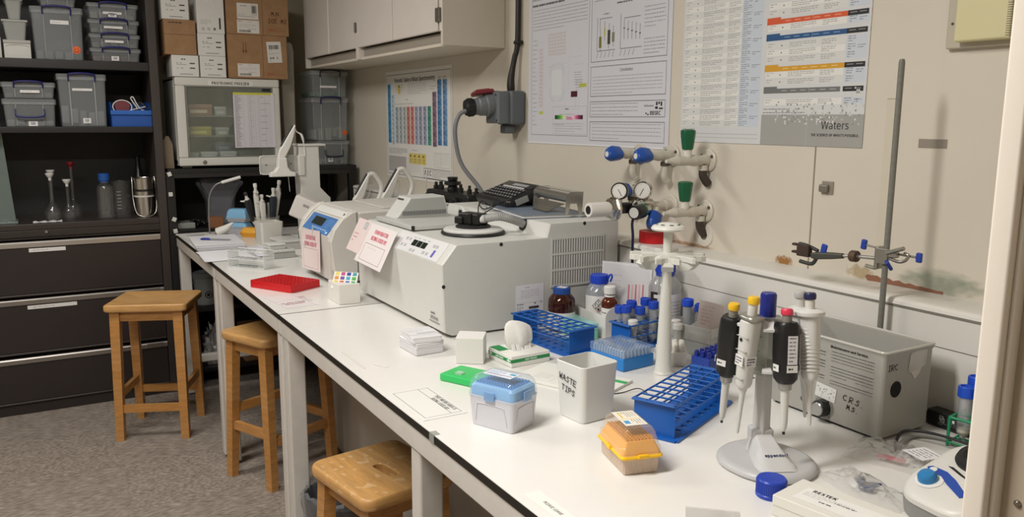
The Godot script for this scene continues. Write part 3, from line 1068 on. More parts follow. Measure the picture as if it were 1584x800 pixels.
func freezer():
	var t := F("freezer", "small white freezer with a glass door and a printed list taped to it", "freezer", -0.705, -1.265, 1.253, 0.44, -4.795)
	# own axes: x -0.28..0.28, front z 0.22
	var wm := mt("c9c8c0", 0.45)
	var b := bag()
	# cabinet shell open to the front
	for q in [[Vector3(0, 0.485, -0.03), Vector3(0.56, 0.02, 0.38)], [Vector3(0, 0.03, -0.03), Vector3(0.56, 0.03, 0.38)], [Vector3(-0.268, 0.255, -0.03), Vector3(0.024, 0.47, 0.38)], [Vector3(0.268, 0.255, -0.03), Vector3(0.024, 0.47, 0.38)], [Vector3(0, 0.255, -0.21), Vector3(0.54, 0.46, 0.02)]]:
		b = bag()
		rb(b, q[0], q[1], 0.003)
		P(b, "cabinet_panel", wm, t)
	var d := Node3D.new()
	d.name = "door"
	t.add_child(d)
	var zc := 0.195
	for q in [[Vector3(0, 0.4705, zc), Vector3(0.56, 0.046, 0.046)], [Vector3(0, 0.037, zc), Vector3(0.56, 0.046, 0.046)], [Vector3(-0.254, 0.254, zc), Vector3(0.052, 0.39, 0.046)], [Vector3(0.2605, 0.254, zc), Vector3(0.039, 0.39, 0.046)]]:
		b = bag()
		rb(b, q[0], q[1], 0.008)
		P(b, "door_frame", mt("d0cfc7", 0.4), d)
	b = bag()
	bx(b, Vector3(0.007, 0.254, zc + 0.012), Vector3(0.468, 0.39, 0.003))
	P(b, "glass_pane", clear("aab2a6", 0.16, 0.05), d)
	b = bag()
	frame_bars(b, 0.007, 0.254, 0.468, 0.39, zc + 0.016, 0.006)
	P(b, "gasket", mt("7f817a", 0.6), d)
	var s := sheet(d, "notice_list", 0.228, 0.306, paper_mat("freezerlist", 256, 340, func(im):
		fr(im, 0, 0, 256, 14, "c9c64a")
		for c in [10, 60, 90, 105, 120, 132, 150, 160, 196]: fr(im, c, 14, 1, 326, "9a98a0")
		for r in 74:
			fr(im, 10, 18 + r * 4.3, rng.randf_range(18, 46), 2, "8d8b92")
			if r % 3 != 1: fr(im, 94, 18 + r * 4.3, rng.randf_range(8, 30), 1, "85838a")
			if r % 9 == 2: fr(im, 166, 18 + r * 4.3, rng.randf_range(20, 60), 2, "6d6b72")
		fr(im, 236, 0, 14, 340, "d9d7dc"), "d3cfd4"), Vector3(0.133, 0.2645, zc + 0.0245), FRONT, 0.0006)
	b = bag()
	bx(b, Vector3(0.205, 0.433, zc + 0.018), Vector3(0.045, 0.014, 0.004))
	P(b, "black_clip", mt("191818", 0.5), d)
	b = bag()
	bx(b, Vector3(0.0115, 0.4645, zc + 0.0236), Vector3(0.24, 0.027, 0.001))
	P(b, "name_strip", mt("dcdad3", 0.5), d)
	txt(d, "PROTEOMIC FREEZER", 0.0145, Vector3(0.0115, 0.4645, zc + 0.0243), FRONT, "1c1a1a", true)
	b = bag()
	lathe(b, [[0, 0], [0.011, 0], [0.011, 0.003], [0.006, 0.007], [0, 0.007]], 16, rotv(Vector3.RIGHT, 90, Vector3(-0.148, 0.034, zc + 0.023)))
	P(b, "lock", mt("9d9990", 0.3, 0.9), d)
	for y in [0.286, 0.175]:
		b = bag()
		bx(b, Vector3(0, y, -0.03), Vector3(0.51, 0.006, 0.33))
		P(b, "inner_shelf", clear("c4cabf", 0.5, 0.3), t)
	for x in [-0.23, 0.23]:
		b = bag()
		bx(b, Vector3(x, 0.009, 0.0), Vector3(0.05, 0.018, 0.3))
		P(b, "foot", mt("c9c8c0", 0.5), t)
	# what stands on the freezer's shelves
	for q in [["freezer_box", "brown cardboard freezer box with a white strip, on the top freezer shelf", "9c7a62", -0.225, -0.075, 0.29, 0.062, "e6dcc4"], ["freezer_box", "grey freezer box beside the brown one on the top freezer shelf", "aab2aa", -0.065, 0.0, 0.29, 0.05, "d0d8d2"], ["freezer_box", "yellow-green freezer box on the middle freezer shelf", "a8a83c", -0.225, -0.085, 0.179, 0.05, "dce08a"], ["freezer_box", "pale freezer box beside the yellow-green one", "9fa79f", -0.065, 0.01, 0.179, 0.045, "c5cdc6"], ["freezer_box", "dark blue freezer box at the back of the freezer floor", "5f6a78", -0.06, 0.03, 0.089, 0.05, "8a94a0"], ["freezer_box", "white freezer box at the left on the freezer floor", "b9beb6", -0.24, -0.16, 0.0455, 0.038, "d4d8d0"], ["freezer_box", "white freezer box second from left on the freezer floor", "c4c9c4", -0.15, -0.06, 0.0455, 0.042, "dfe3de"], ["freezer_box", "white freezer box third from left on the freezer floor", "c9cec8", -0.045, 0.045, 0.0455, 0.043, "dfe3de"], ["freezer_box", "dark green freezer box at the right on the freezer floor", "5c645c", 0.06, 0.2, 0.0455, 0.04, "7a827a"]]:
		var w: float = q[4] - q[3]
		var fb := T(q[0], q[1], "box", t.position + Vector3(0.06 if q[5] != 0.089 else 0.0, q[5], -(q[3] + q[4]) / 2), 90, "boxes inside the freezer")
		b = bag()
		rb(b, Vector3(0, q[6] * 0.35, 0), Vector3(w - 0.004, q[6] * 0.7, 0.13), 0.003)
		P(b, "base", mt(q[2], 0.6), fb)
		b = bag()
		rb(b, Vector3(0, q[6] * 0.82, 0), Vector3(w, q[6] * 0.36, 0.134), 0.003)
		P(b, "lid", mt(Color(q[2]).lightened(0.12).to_html(false), 0.6), fb)
		b = bag()
		bx(b, Vector3(0, q[6] * 0.35, 0.066), Vector3(w * 0.6, q[6] * 0.28, 0.001))
		P(b, "strip", mt(q[7], 0.6), fb)
		if q[5] == 0.089: fb.position.y = t.position.y + 0.0885

func frame_bars(b: SurfaceTool, x: float, y: float, w: float, h: float, z: float, t: float, xf := Transform3D()):
	bx(b, Vector3(x, y + h / 2 - t / 2, z), Vector3(w, t, t), xf); bx(b, Vector3(x, y - h / 2 + t / 2, z), Vector3(w, t, t), xf)
	bx(b, Vector3(x - w / 2 + t / 2, y, z), Vector3(t, h - 2 * t, t), xf); bx(b, Vector3(x + w / 2 - t / 2, y, z), Vector3(t, h - 2 * t, t), xf)

func carton(label: String, zl: float, zr: float, y0: float, h: float, depth: float, front: float, white: bool, print_ := 1, tilt := 0.0) -> Node3D:
	var t := F("cardboard_box" if not white else "reagent_carton", label, "box", zl, zr, y0, depth, front, "cartons piled on the freezer", tilt)
	var w := zl - zr
	var m: Material = paper_like("dbd9d4") if white else cardboard()
	var b := bag()
	rb(b, Vector3(0, h / 2, 0), Vector3(w, h, depth), 0.0025)
	P(b, "body", m, t)
	b = bag()
	bx(b, Vector3(0, h + 0.0002, 0), Vector3(w * 0.98, 0.0012, 0.0025))
	P(b, "flap_seam", mt("8b7a64" if not white else "b5b2ac", 0.8), t)
	var zf := depth / 2 + 0.0006
	if white and print_ == 1:
		b = bag()
		bx(b, Vector3(0, h * 0.5, zf), Vector3(w * 0.94, h * 0.92, 0.0006))
		P(b, "printing", paper_mat("cartonprint", 128, 100, func(im):
			fr(im, 46, 14, 4, 4, "55524e"); words(im, 44, 14, 42, 1, 4, "55524e", 6); fr(im, 20, 34, 6, 4, "6a6762"); fr(im, 36, 34, 10, 3, "8a8782"); fr(im, 86, 34, 26, 6, "44413d")
			fr(im, 20, 42, 50, 3, "9a9792"); fr(im, 20, 60, 10, 3, "8a8782"); fr(im, 40, 60, 14, 3, "8a8782"); fr(im, 86, 58, 26, 6, "44413d"); fr(im, 34, 90, 66, 3, "77746e"), "d9d7d2"), t)
	return t

func paper_like(hex: String) -> StandardMaterial3D:
	var key := "plike" + hex
	if not mats.has(key): mats[key] = mottled(hex, 0.02, 0.03, 3.0, 0.6, 12)
	return mats[key]

func cardboard() -> StandardMaterial3D:
	if not mats.has("cardboard"):
		mats["cardboard"] = mottled("9c7752", 0.06, 0.02, 2.5, 0.8, 14)
	return mats["cardboard"]

func freezer_top():
	var y := 1.7485
	carton("lowest white printed carton at the left on the freezer", -0.697, -0.835, y, 0.114, 0.2, -4.80, true)
	carton("lower white printed carton in the second pile on the freezer", -0.842, -0.978, y, 0.114, 0.2, -4.80, true)
	carton("upper white printed carton in the second pile, under the tall white carton", -0.836, -0.978, y + 0.1145, 0.118, 0.2, -4.80, true)
	var t := carton("tall white carton with a black bar, above two printed cartons", -0.838, -0.981, y + 0.233, 0.28, 0.2, -4.80, true, 0)
	var b := bag()
	bx(b, Vector3(0.047, 0.055, 0.1006), Vector3(0.008, 0.06, 0.0008))
	P(b, "black_bar", mt("171616", 0.5), t)
	b = bag()
	bx(b, Vector3(-0.012, 0.045, 0.1004), Vector3(0.09, 0.07, 0.0006))
	P(b, "printing", paper_mat("tallprint", 96, 72, func(im):
		words(im, 4, 8, 60, 4, 7, "9a9792", 2); frame(im, 10, 52, 12, 12, "55524e", 2); frame(im, 42, 52, 12, 12, "55524e", 2); fr(im, 74, 50, 12, 14, "66635e"), "d9d7d2"), t)
	t = carton("brown carton between two white cartons at the left of the pile", -0.668, -0.828, y + 0.1145, 0.182, 0.22, -4.795, false)
	b = bag()
	bx(b, Vector3(0, 0.105, 0.111), Vector3(0.158, 0.002, 0.001))
	P(b, "lid_edge", mt("7d5c3c", 0.8), t)
	b = bag()
	bx(b, Vector3(-0.005, 0.166, 0.1105), Vector3(0.12, 0.016, 0.0006))
	P(b, "printing", paper_mat("brownprint", 96, 14, func(im): words(im, 6, 4, 84, 1, 4, "4a3827", 6), "96714d"), t)
	carton("topmost white carton at the left, cut by the picture's top edge", -0.662, -0.8, y + 0.297, 0.12, 0.2, -4.8, true)
	# two large brown shipping boxes
	for k in 2:
		var h: float = [0.237, 0.25][k]
		t = carton(["lower large brown shipping box with taped paper labels", "upper large brown shipping box with a handwritten note on its side"][k], -0.99, -1.315 if k == 0 else -1.33, y + (0.0 if k == 0 else 0.2375), h, 0.3, -4.79, false)
		b = bag()
		bx(b, Vector3(-0.055, h * (0.19 if k == 0 else 0.17), 0.1506), Vector3(0.12, 0.07, 0.0008))
		P(b, "shipping_label", paper_mat("shiplabel", 128, 76, func(im):
			words(im, 8, 6, 40, 1, 5, "55524e", 3); words(im, 60, 8, 60, 1, 4, "8a8782", 2); words(im, 12, 24, 100, 3, 7, "b2afa9", 2); words(im, 60, 50, 50, 2, 7, "8a8782", 2)
			for i in 26: fr(im, 12 + i * 2.6, 58, rng.randi_range(1, 2), 12, "2f2d2b"), "d8d4cd"), t)
		b = bag()
		bx(b, Vector3(0.025, h * 0.5, 0.1504), Vector3(0.003, h * 0.96, 0.0008))
		P(b, "side_seam", mt("7e5f40", 0.8), t)
		if k == 0:
			b = bag()
			bx(b, Vector3.ZERO, Vector3(0.08, 0.115, 0.0008), Transform3D(Basis(Vector3.BACK, 0.06), Vector3(0.09, 0.148, 0.1506)))
			P(b, "address_label", paper_mat("addrlabel", 80, 112, func(im):
				for i in 20: fr(im, 12 + i * 2.8, 18, rng.randi_range(1, 2), 22, "2f2d2b")
				words(im, 12, 46, 30, 1, 5, "77746e", 2); words(im, 8, 60, 60, 2, 6, "99968f", 2); fr(im, 14, 82, 6, 12, "4a4744"); fr(im, 26, 82, 10, 10, "6a6764"); fr(im, 52, 80, 4, 14, "4a4744"); words(im, 8, 102, 60, 1, 4, "99968f", 2), "d6d3ce"), t)
			b = bag()
			for x in [-0.08, -0.066]:
				tube(b, [Vector3(x, 0.14, 0.1506), Vector3(x, 0.196, 0.1506)], 0.0014, 5)
				tube(b, [Vector3(x - 0.006, 0.152, 0.1506), Vector3(x, 0.138, 0.1506), Vector3(x + 0.006, 0.152, 0.1506)], 0.0014, 5)
			P(b, "handling_arrows", mt("6d4d31", 0.8), t)
			b = bag()
			bx(b, Vector3(0.095, 0.025, 0.1504), Vector3(0.11, 0.02, 0.0006))
			P(b, "red_print", paper_mat("redprint", 96, 18, func(im): words(im, 6, 3, 84, 1, 4, "a0583a", 10), "946f4b"), t)
		else:
			b = bag()
			bx(b, Vector3(-0.055, 0.125, 0.1506), Vector3(0.115, 0.085, 0.0008))
			P(b, "delivery_label", paper_mat("delivlabel", 128, 90, func(im):
				words(im, 8, 58, 40, 3, 8, "a09d97", 2); fr(im, 86, 8, 34, 60, "c4c0ba")
				for i in 12: fr(im, 90 + i * 2.4, 14, rng.randi_range(1, 2), 40, "3a3835")
				fr(im, 20, 14, 40, 3, "77746e"); fr(im, 8, 74, 100, 2, "77746e"), "d8d4cd"), t)
			scrawl(t, "ICE MIX", 0.02, Vector3(0.055, 0.07, 0.1508), FRONT, "5d3a22", "handwriting", 0.003)
			scrawl(t, "M.N.", 0.02, Vector3(0.075, 0.11, 0.1508), FRONT, "5d3a22", "handwriting", 0.003)
			b = bag()
			bx(b, Vector3(0.1, 0.03, 0.1504), Vector3(0.1, 0.016, 0.0006))
			P(b, "red_print", mats["redprint"], t)
	# behind: pale board, cardboard sleeve, clear boxes on the rack top
	t = F("foam_board", "tall pale board with a rounded top standing right of the freezer", "board", -1.29, -1.385, 1.2535, 0.03, -4.9)
	b = bag()
	var bp := PackedVector2Array([Vector2(-0.02, 0), Vector2(0.04, 0), Vector2(0.047, 0.66), Vector2(0.04, 0.7), Vector2(0.025, 0.712), Vector2(-0.036, 0.715)])
	prism(b, bp, -0.012, 0.012, Transform3D(), 0.003)
	P(b, "board", mt("9b968a", 0.7), t)
	t = F("cardboard_sleeve", "brown cardboard sleeve with a pointed top, left of the freezer", "sleeve", -0.622, -0.685, 1.2535, 0.06, -4.83)
	b = bag()
	prism(b, PackedVector2Array([Vector2(-0.03, 0), Vector2(0.032, 0), Vector2(0.03, 0.13), Vector2(0.012, 0.175), Vector2(-0.002, 0.178), Vector2(-0.03, 0.14)]), -0.02, 0.02, Transform3D(), 0.003)
	P(b, "sleeve", mt("7d6f5d", 0.85), t)
	t = clear_box("lowest clear box of the stack of three beside the wall", -1.485, -1.69, 1.2535, 0.146, 0.3, -4.84, "1b1c30", true, 0.024, "8a8a84", "clear boxes on the rack", 0.3)
	box_label(t, -0.02, 0.03, 0.03, 0.024, 0.145, 1)
	t = clear_box("middle clear box with a small orange sticker, in the stack of three beside the wall", -1.462, -1.69, 1.4, 0.254, 0.3, -4.84, "1a1c55", false, 0.03, "8f9088", "clear boxes on the rack", 0.4)
	smiley(t, 0.085, 0.045, 0.1425, 0.014)
	t = clear_box("topmost clear box with green contents, in the stack of three beside the wall", -1.464, -1.69, 1.6545, 0.155, 0.3, -4.84, "15141c", false, 0.026, "4e7d5c", "clear boxes on the rack", 0.3)
	box_label(t, -0.01, 0.06, 0.1, 0.012, 0.146)
	# things on the rack's shelves, seen under and behind the bench
	t = F("plastic_bag", "clear plastic bag standing open on the black rack behind the bench", "bag", -0.86, -1.02, 0.9175, 0.2, -4.885)
	b = bag()
	var rows := []
	for q in [[0.0, 0.12, 0.1], [0.06, 0.145, 0.12], [0.14, 0.15, 0.13], [0.2, 0.2, 0.12], [0.235, 0.25, 0.15], [0.25, 0.24, 0.16], [0.262, 0.2, 0.14]]:
		var row := ring(q[1], q[2], 0.03, q[0], 4)
		for i in row.size():
			row[i] += Vector3(sin(i * 2.3 + q[0] * 30), 0.5 * sin(i * 1.7 + q[0] * 20), cos(i * 1.9)) * 0.008 * (q[0] / 0.26)
		rows.append(row)
	skin(b, rows, true, 25.0)
	P(b, "film", clear("c4c4d0", 0.2, 0.15), t)
	t = F("small_carton", "small brown cardboard box behind the blue tip box, on the black rack", "box", -0.84, -0.925, 0.9175, 0.06, -4.81)
	b = bag()
	rb(b, Vector3(0, 0.03, 0), Vector3(0.075, 0.06, 0.06), 0.002)
	P(b, "body", mt("8a5c3c", 0.8), t)
	t = F("cable_heap", "heap of black cables beside the brown box, behind the bench's far end", "cables", -0.76, -0.86, 0.9175, 0.16, -4.83)
	b = bag()
	var r2 := RandomNumberGenerator.new()
	r2.seed = 5
	for k in 6:
		var pp := []
		for j in 6: pp.append(Vector3(-0.05 + 0.02 * j + r2.randf_range(-0.01, 0.01), 0.006 + r2.randf_range(0, 0.04), r2.randf_range(-0.06, 0.07)))
		tube(b, bez(pp, 4), 0.0045, 6)
	P(b, "cables", mt("151414", 0.5), t).set_meta("kind", "stuff")
	t = F("grey_case", "grey plastic case on the black rack at the bench's far left corner", "case", -0.675, -0.775, 0.9175, 0.14, -4.84)
	b = bag()
	rb(b, Vector3(0, 0.016, 0), Vector3(0.1, 0.032, 0.14), 0.004)
	P(b, "body", mt("8e918c", 0.5), t)
	t = F("round_tub", "clear plastic tub with a round dark sticker, under the far table", "tub", -0.75, -0.89, 0.4675, 0.14, -4.84)
	b = bag()
	lathe(b, [[0, 0], [0.058, 0], [0.06, 0.004], [0.068, 0.15], [0.072, 0.15], [0.072, 0.156], [0.066, 0.156], [0.058, 0.006], [0, 0.005]], 32)
	P(b, "body", clear("c4caca", 0.5, 0.3), t)
	b = bag()
	lathe(b, [[0, 0.158], [0.073, 0.157], [0.075, 0.164], [0.073, 0.182], [0.066, 0.186], [0, 0.186]], 32)
	P(b, "lid", clear("b9bdbd", 0.5, 0.3), t)
	b = bag()
	lathe(b, [[0, 0], [0.02, 0], [0.02, 0.001], [0, 0.001]], 20, rotv(Vector3(1, 0, 0), 86, Vector3(0.004, 0.062, 0.0645)))
	var st := P(b, "sticker", mt("1f1f22", 0.5), t)
	b = bag()
	lathe(b, [[0.011, 0], [0.014, 0], [0.014, 0.001], [0.011, 0.001]], 20, rotv(Vector3(1, 0, 0), 86, Vector3(0.004, 0.062, 0.0655)))
	P(b, "ring_mark", mt("c9c9c6", 0.5), st)
	t = F("foil_heap", "crumpled silver foil heap on the low rack shelf under the far table", "foil", -0.79, -0.95, 0.1125, 0.2, -4.83)
	b = bag()
	crumple(b, 0.17, 0.2, 0.17, 16, 12, 3, 0.28)
	P(b, "foil", mt("dcdcdc", 0.35, 0.6), t)
	t = F("blue_bag", "dark blue plastic bag above the foil on the low rack shelf", "bag", -0.65, -0.75, 0.1125, 0.12, -4.95)
	b = bag()
	crumple(b, 0.11, 0.25, 0.12, 14, 10, 9, 0.18)
	P(b, "film", mt("1f2f78", 0.35), t)
	t = F("open_carton", "brown cardboard box on the floor under the far table", "box", -1.0, -1.16, 0.1125, 0.2, -4.82)
	b = bag()
	tub(b, 0.15, 0.2, 0.2, 0.004, 0.003)
	P(b, "body", cardboard(), t)

func crumple(b: SurfaceTool, w: float, h: float, d: float, n: int, m: int, seed_: int, rough: float):
	# a lumpy heap standing on y = 0
	var nn := noise(0.9, seed_, 3)
	var rows := []
	for i in m + 1:
		var v := PI * 0.5 * i / m
		var row := PackedVector3Array()
		for j in n * 2:
			var a := TAU * j / (n * 2)
			var r := 1.0 + rough * 1.8 * nn.get_noise_3d(cos(a) * 3, i * 0.7, sin(a) * 3)
			row.append(Vector3(cos(a) * w / 2 * cos(v) * r, sin(v) * h * clampf(r, 0.7, 1.3), -sin(a) * d / 2 * cos(v) * r))
		rows.append(row)
	var base := PackedVector3Array(); base.resize(n * 2); base.fill(Vector3.ZERO)
	rows.push_front(base)
	skin(b, rows, true, 25.0)

# ------------------------------------------------------------------ things on the far and middle tables
func pipette(label: String, foot: Vector3, dir: Vector3, length: float, body: String, top: String, kind := 0, group := "", hold := Vector3.FORWARD) -> Node3D:
	# a hand pipette whose tip cone ends at foot and whose axis runs along dir; kind 0: slim white, 1: black wrapped grip, 2: wide collar
	var t := T("pipette", label, "pipette", foot, 0, group)
	t.transform.basis = toward(dir).basis
	var yaw := Basis(Vector3.UP, atan2(hold.x, hold.z))
	t.transform.basis = t.transform.basis * yaw
	var L := length
	var b := bag()
	if kind == 3:
		lathe(b, [[0, 0], [0.0028, 0], [0.0042, L * 0.2], [0.0052, L * 0.34], [0.008, L * 0.4], [0.0088, L * 0.42]], 16)
	else:
		lathe(b, [[0, 0], [0.0024, 0], [0.0036, L * 0.16], [0.0042, L * 0.3], [0.0085, L * 0.355], [0.0095, L * 0.4]], 16)
	P(b, "tip_cone", mt("d5d3cc", 0.4), t)
	b = bag()
	loft(b, [[L * 0.4, 0.019, 0.021, 0.008], [L * 0.43, 0.022, 0.025, 0.009], [L * 0.6, 0.024, 0.028, 0.009], [L * 0.78, 0.026, 0.032, 0.01], [L * 0.82, 0.022, 0.026, 0.009]] if kind != 1 else [[L * 0.38, 0.024, 0.026, 0.01], [L * 0.42, 0.029, 0.03, 0.011], [L * 0.6, 0.03, 0.034, 0.011], [L * 0.77, 0.031, 0.038, 0.012], [L * 0.83, 0.028, 0.034, 0.011], [L * 0.84, 0.02, 0.026, 0.009]], 4, Transform3D(), true, true, 50.0)
	P(b, "grip", mt(body, 0.5 if kind != 1 else 0.38), t)
	b = bag()
	prism(b, PackedVector2Array([Vector2(0.008, L * 0.80), Vector2(0.034, L * 0.835), Vector2(0.036, L * 0.85), Vector2(0.03, L * 0.855), Vector2(0.006, L * 0.835)]), -0.007, 0.007, Transform3D(Basis(Vector3.UP, -PI / 2), Vector3.ZERO), 0.001)
	P(b, "finger_hook", mt(body if kind == 0 else "dcdad4", 0.45), t)
	b = bag()
	lathe(b, [[0, L * 0.82], [0.0115, L * 0.82], [0.0125, L * 0.835], [0.0125, L * 0.86], [0.0085, L * 0.87], [0.0075, L * 0.9], [0.0075, L * 0.935], [0, L * 0.935]], 18)
	P(b, "plunger_sleeve", mt("cfccc5", 0.4), t)
	b = bag()
	lathe(b, [[0, L * 0.93], [0.009, L * 0.93], [0.0098, L * 0.94], [0.0098, L * 0.985], [0.0085, L], [0, L]], 18)
	P(b, "plunger_button", mt(top, 0.4), t)
	return t

func tip_box(called: String, label: String, at: Vector3, turn: float, w: float, d: float, h: float, base: Material, lid: Material, split := 0.55, group := "") -> Node3D:
	var t := T(called, label, "tip box", at, turn, group)
	var b := bag()
	var hs := h * split
	loft(b, [[0, w - 0.014, d - 0.014, 0.006], [0.004, w - 0.01, d - 0.01, 0.008], [hs - 0.006, w - 0.002, d - 0.002, 0.009], [hs - 0.005, w + 0.004, d + 0.004, 0.01], [hs, w + 0.004, d + 0.004, 0.01]], 4)
	P(b, "base", base, t)
	b = bag()
	loft(b, [[hs + 0.001, w + 0.002, d + 0.002, 0.01], [h - 0.014, w - 0.008, d - 0.008, 0.012], [h - 0.004, w - 0.02, d - 0.02, 0.012], [h, w - 0.032, d - 0.032, 0.01]], 4)
	P(b, "lid", lid, t)
	return t

func pen(label: String, a: Vector3, c: Vector3, hex: String, cap: String, r := 0.0042):
	var t := T("pen", label, "pen", a, 0, "pens on the far table")
	var d := (c - a)
	var b := bag()
	var n := d.normalized()
	tube(b, [Vector3.ZERO, n * 0.008, n * 0.012, d * 0.7], [0.0006, r * 0.6, r, r], 10)
	P(b, "barrel", mt(hex, 0.35), t)
	b = bag()
	tube(b, [d * 0.68, d * 0.69, d * 0.985, d], [r, r * 1.15, r * 1.15, r * 0.7], 10)
	rod(b, d * 0.95 + Vector3(0, r * 1.4, 0), d * 0.72 + Vector3(0, r * 1.4, 0), r * 0.3, 6)
	P(b, "cap", mt(cap, 0.35), t)

func far_bench():
	var y := BH + 0.0004
	var t: Node3D
	var b: SurfaceTool
	# papers and notebook at the far left corner
	t = T("printed_sheet", "white printed sheet lying at the far left corner of the bench", "paper", Vector3(-4.575, y, -0.745), 8)
	sheet(t, "paper", 0.29, 0.16, paper_mat("farsheet", 128, 72, func(im): fr(im, 30, 12, 70, 44, "b9b7b2"); words(im, 34, 16, 60, 7, 5, "908e8a", 2), "dedcd6"), Vector3.ZERO, UPWARD)
	t = T("notepad", "thick white notepad with a blue pen on it, at the far end of the bench", "notepad", Vector3(-4.235, y, -0.775), -4)
	b = bag()
	for k in 3:
		rb(b, Vector3(0.004 * k, 0.0045 + 0.0075 * k, 0.003 * k), Vector3(0.36, 0.007, 0.225), 0.0015)
	P(b, "pages", mt("d9d8de", 0.6), t)
	b = bag()
	rb(b, Vector3(0.008, 0.0253, 0.006), Vector3(0.362, 0.0016, 0.227), 0.0006)
	P(b, "cover_sheet", mt("e4e3e6", 0.55), t)
	pen("blue-capped pen lying on the white notepad", Vector3(-4.16, y + 0.0315, -0.83), Vector3(-4.25, y + 0.0315, -0.70), "8a8a90", "1b2a8c")
	pen("black pen lying on the printed sheet beyond the notepad", Vector3(-4.49, y + 0.006, -0.905), Vector3(-4.635, y + 0.006, -0.845), "141416", "141416", 0.005)
	t = T("paper_pile", "loose white sheets jutting over the bench edge in front of the notepad", "paper", Vector3(-3.87, y, -0.735), -3)
	for k in 3:
		sheet(t, "sheet", 0.3, 0.2, mt(["dcdce2", "e2e2e6", "e6e5e8"][k], 0.6), Vector3(0.004 * k - 0.01, 0.0012 * k, -0.004 * k), UPWARD * Basis(Vector3.BACK, 0.05 * k), 0.001)
	b = bag()
	var rows := []
	for i in 3:
		var row := PackedVector3Array()
		for j in 9:
			row.append(Vector3(-0.20 + 0.04 * j, 0.005 + 0.02 * sin(PI * j / 8.0) * (i * 0.5), -0.13 - 0.03 * i))
		rows.append(row)
	rows.reverse()
	skin(b, rows, false, 80)
	P(b, "curled_sheet", mt("d8d6df", 0.6), t)
	# clear acrylic tube rack
	t = T("acrylic_rack", "clear acrylic tube rack near the bench edge on the far table", "rack", Vector3(-3.512, y, -0.775), 39)
	var ac := clear("e2e8e6", 0.16, 0.05)
	for yy in [0.002, 0.036, 0.072]:
		b = bag()
		bx(b, Vector3(0, yy, 0), Vector3(0.185, 0.003, 0.07))
		P(b, "plate", ac, t)
	for x in [-0.0915, 0.0915]:
		b = bag()
		bx(b, Vector3(x, 0.037, 0), Vector3(0.003, 0.074, 0.07))
		P(b, "end_plate", clear("eef2f0", 0.35, 0.05), t)
	b = bag()
	for yy in [0.0738, 0.0378, 0.0038]:
		for z in [-0.035, 0.035]: rod(b, Vector3(-0.092, yy, z), Vector3(0.092, yy, z), 0.0011, 5)
		for k in 8:
			lathe(b, [[0.0085, -0.0003], [0.01, -0.0003], [0.01, 0.0005], [0.0085, 0.0005]], 14, Transform3D(Basis(), Vector3(-0.077 + 0.022 * k, yy, 0.0)))
	P(b, "polished_edges", mt("f0f2f0", 0.2), t)
	# slide boxes
	for q in [["slide_box", "grey flat slide box, lower of the two beside the acrylic rack", Vector3(-3.745, y, -0.955), 4, Vector3(0.15, 0.038, 0.10), "a5a6a2", "c8c8c2"], ["slide_box", "small clear-lidded slide box on top of the grey flat box", Vector3(-3.735, y + 0.0385, -0.935), 4, Vector3(0.075, 0.024, 0.075), "c4c5c1", "d8d9d5"], ["slide_box", "white flat slide box behind the grey one, beside the white container", Vector3(-3.99, y, -1.05), 6, Vector3(0.16, 0.045, 0.10), "b7b6b0", "cfcec8"], ["slide_box", "small white box at the foot of the centrifuge's left side", Vector3(-3.62, y, -1.08), 0, Vector3(0.08, 0.02, 0.11), "c0bfb8", "d6d5ce"]]:
		t = T(q[0], q[1], "box", q[2], q[3], "slide boxes on the far table")
		b = bag()
		rb(b, Vector3(0, q[4].y * 0.35, 0), Vector3(q[4].x, q[4].y * 0.7, q[4].z), 0.003)
		P(b, "base", mt(q[5], 0.5), t)
		b = bag()
		rb(b, Vector3(0, q[4].y * 0.86, 0), Vector3(q[4].x + 0.003, q[4].y * 0.28, q[4].z + 0.003), 0.003)
		P(b, "lid", mt(q[6], 0.35), t)
	# square white container
	t = T("square_container", "square white plastic container in front of the beaker of pipettes", "container", Vector3(-4.155, y, -1.013), 4)
	b = bag()
	tub(b, 0.105, 0.105, 0.113, 0.0025, 0.012, 0.01)
	P(b, "body", mt("d3d1c8", 0.45), t)
	scrawl(t, "T", 0.02, Vector3(-0.046, 0.075, 0.058), FRONT, "3a3733")
	scrawl(t, "I", 0.016, Vector3(-0.044, 0.05, 0.057), FRONT, "3a3733")
	# tip boxes
	var blue := mt("7fb4d8", 0.35)
	for k in 2:
		t = tip_box("pipette_tip_box", ["lower blue-lidded tip box of the stack at the far table", "upper blue-lidded tip box of the stack at the far table"][k], Vector3(-4.565, y + 0.0705 * k, -0.957), 50, 0.115, 0.08, 0.07, mt("b4b6bc", 0.4), blue, 0.62 if k == 0 else 0.3, "blue-lidded tip boxes")
	t = tip_box("pipette_tip_box", "yellow tip box in front of the blue-lidded stack on the far table", Vector3(-4.44, y, -0.99), 45, 0.10, 0.07, 0.05, mt("e0a030", 0.4), mt("e8a93c", 0.35), 0.45)
	t = T("paper_cone", "folded white paper cone in front of the blue-lidded tip boxes", "paper", Vector3(-4.435, y, -0.862), 0)
	b = bag()
	tube(b, [Vector3(-0.02, 0.03, 0.035), Vector3(0.005, 0.055, 0.0), Vector3(0.03, 0.085, -0.03)], [0.03, 0.02, 0.004], 10)
	P(b, "cone", mt("dcdad3", 0.6), t)
	# gooseneck lamp head
	t = T("gooseneck_lamp", "thin gooseneck lamp with a white rod head above the tip boxes, switched off", "lamp", Vector3(-4.56, y, -0.80), 0)
	b = bag()
	lathe(b, [[0, 0], [0.03, 0], [0.03, 0.008], [0.012, 0.014], [0, 0.014]], 18)
	P(b, "base", mt("c9c7c2", 0.4), t)
	b = bag()
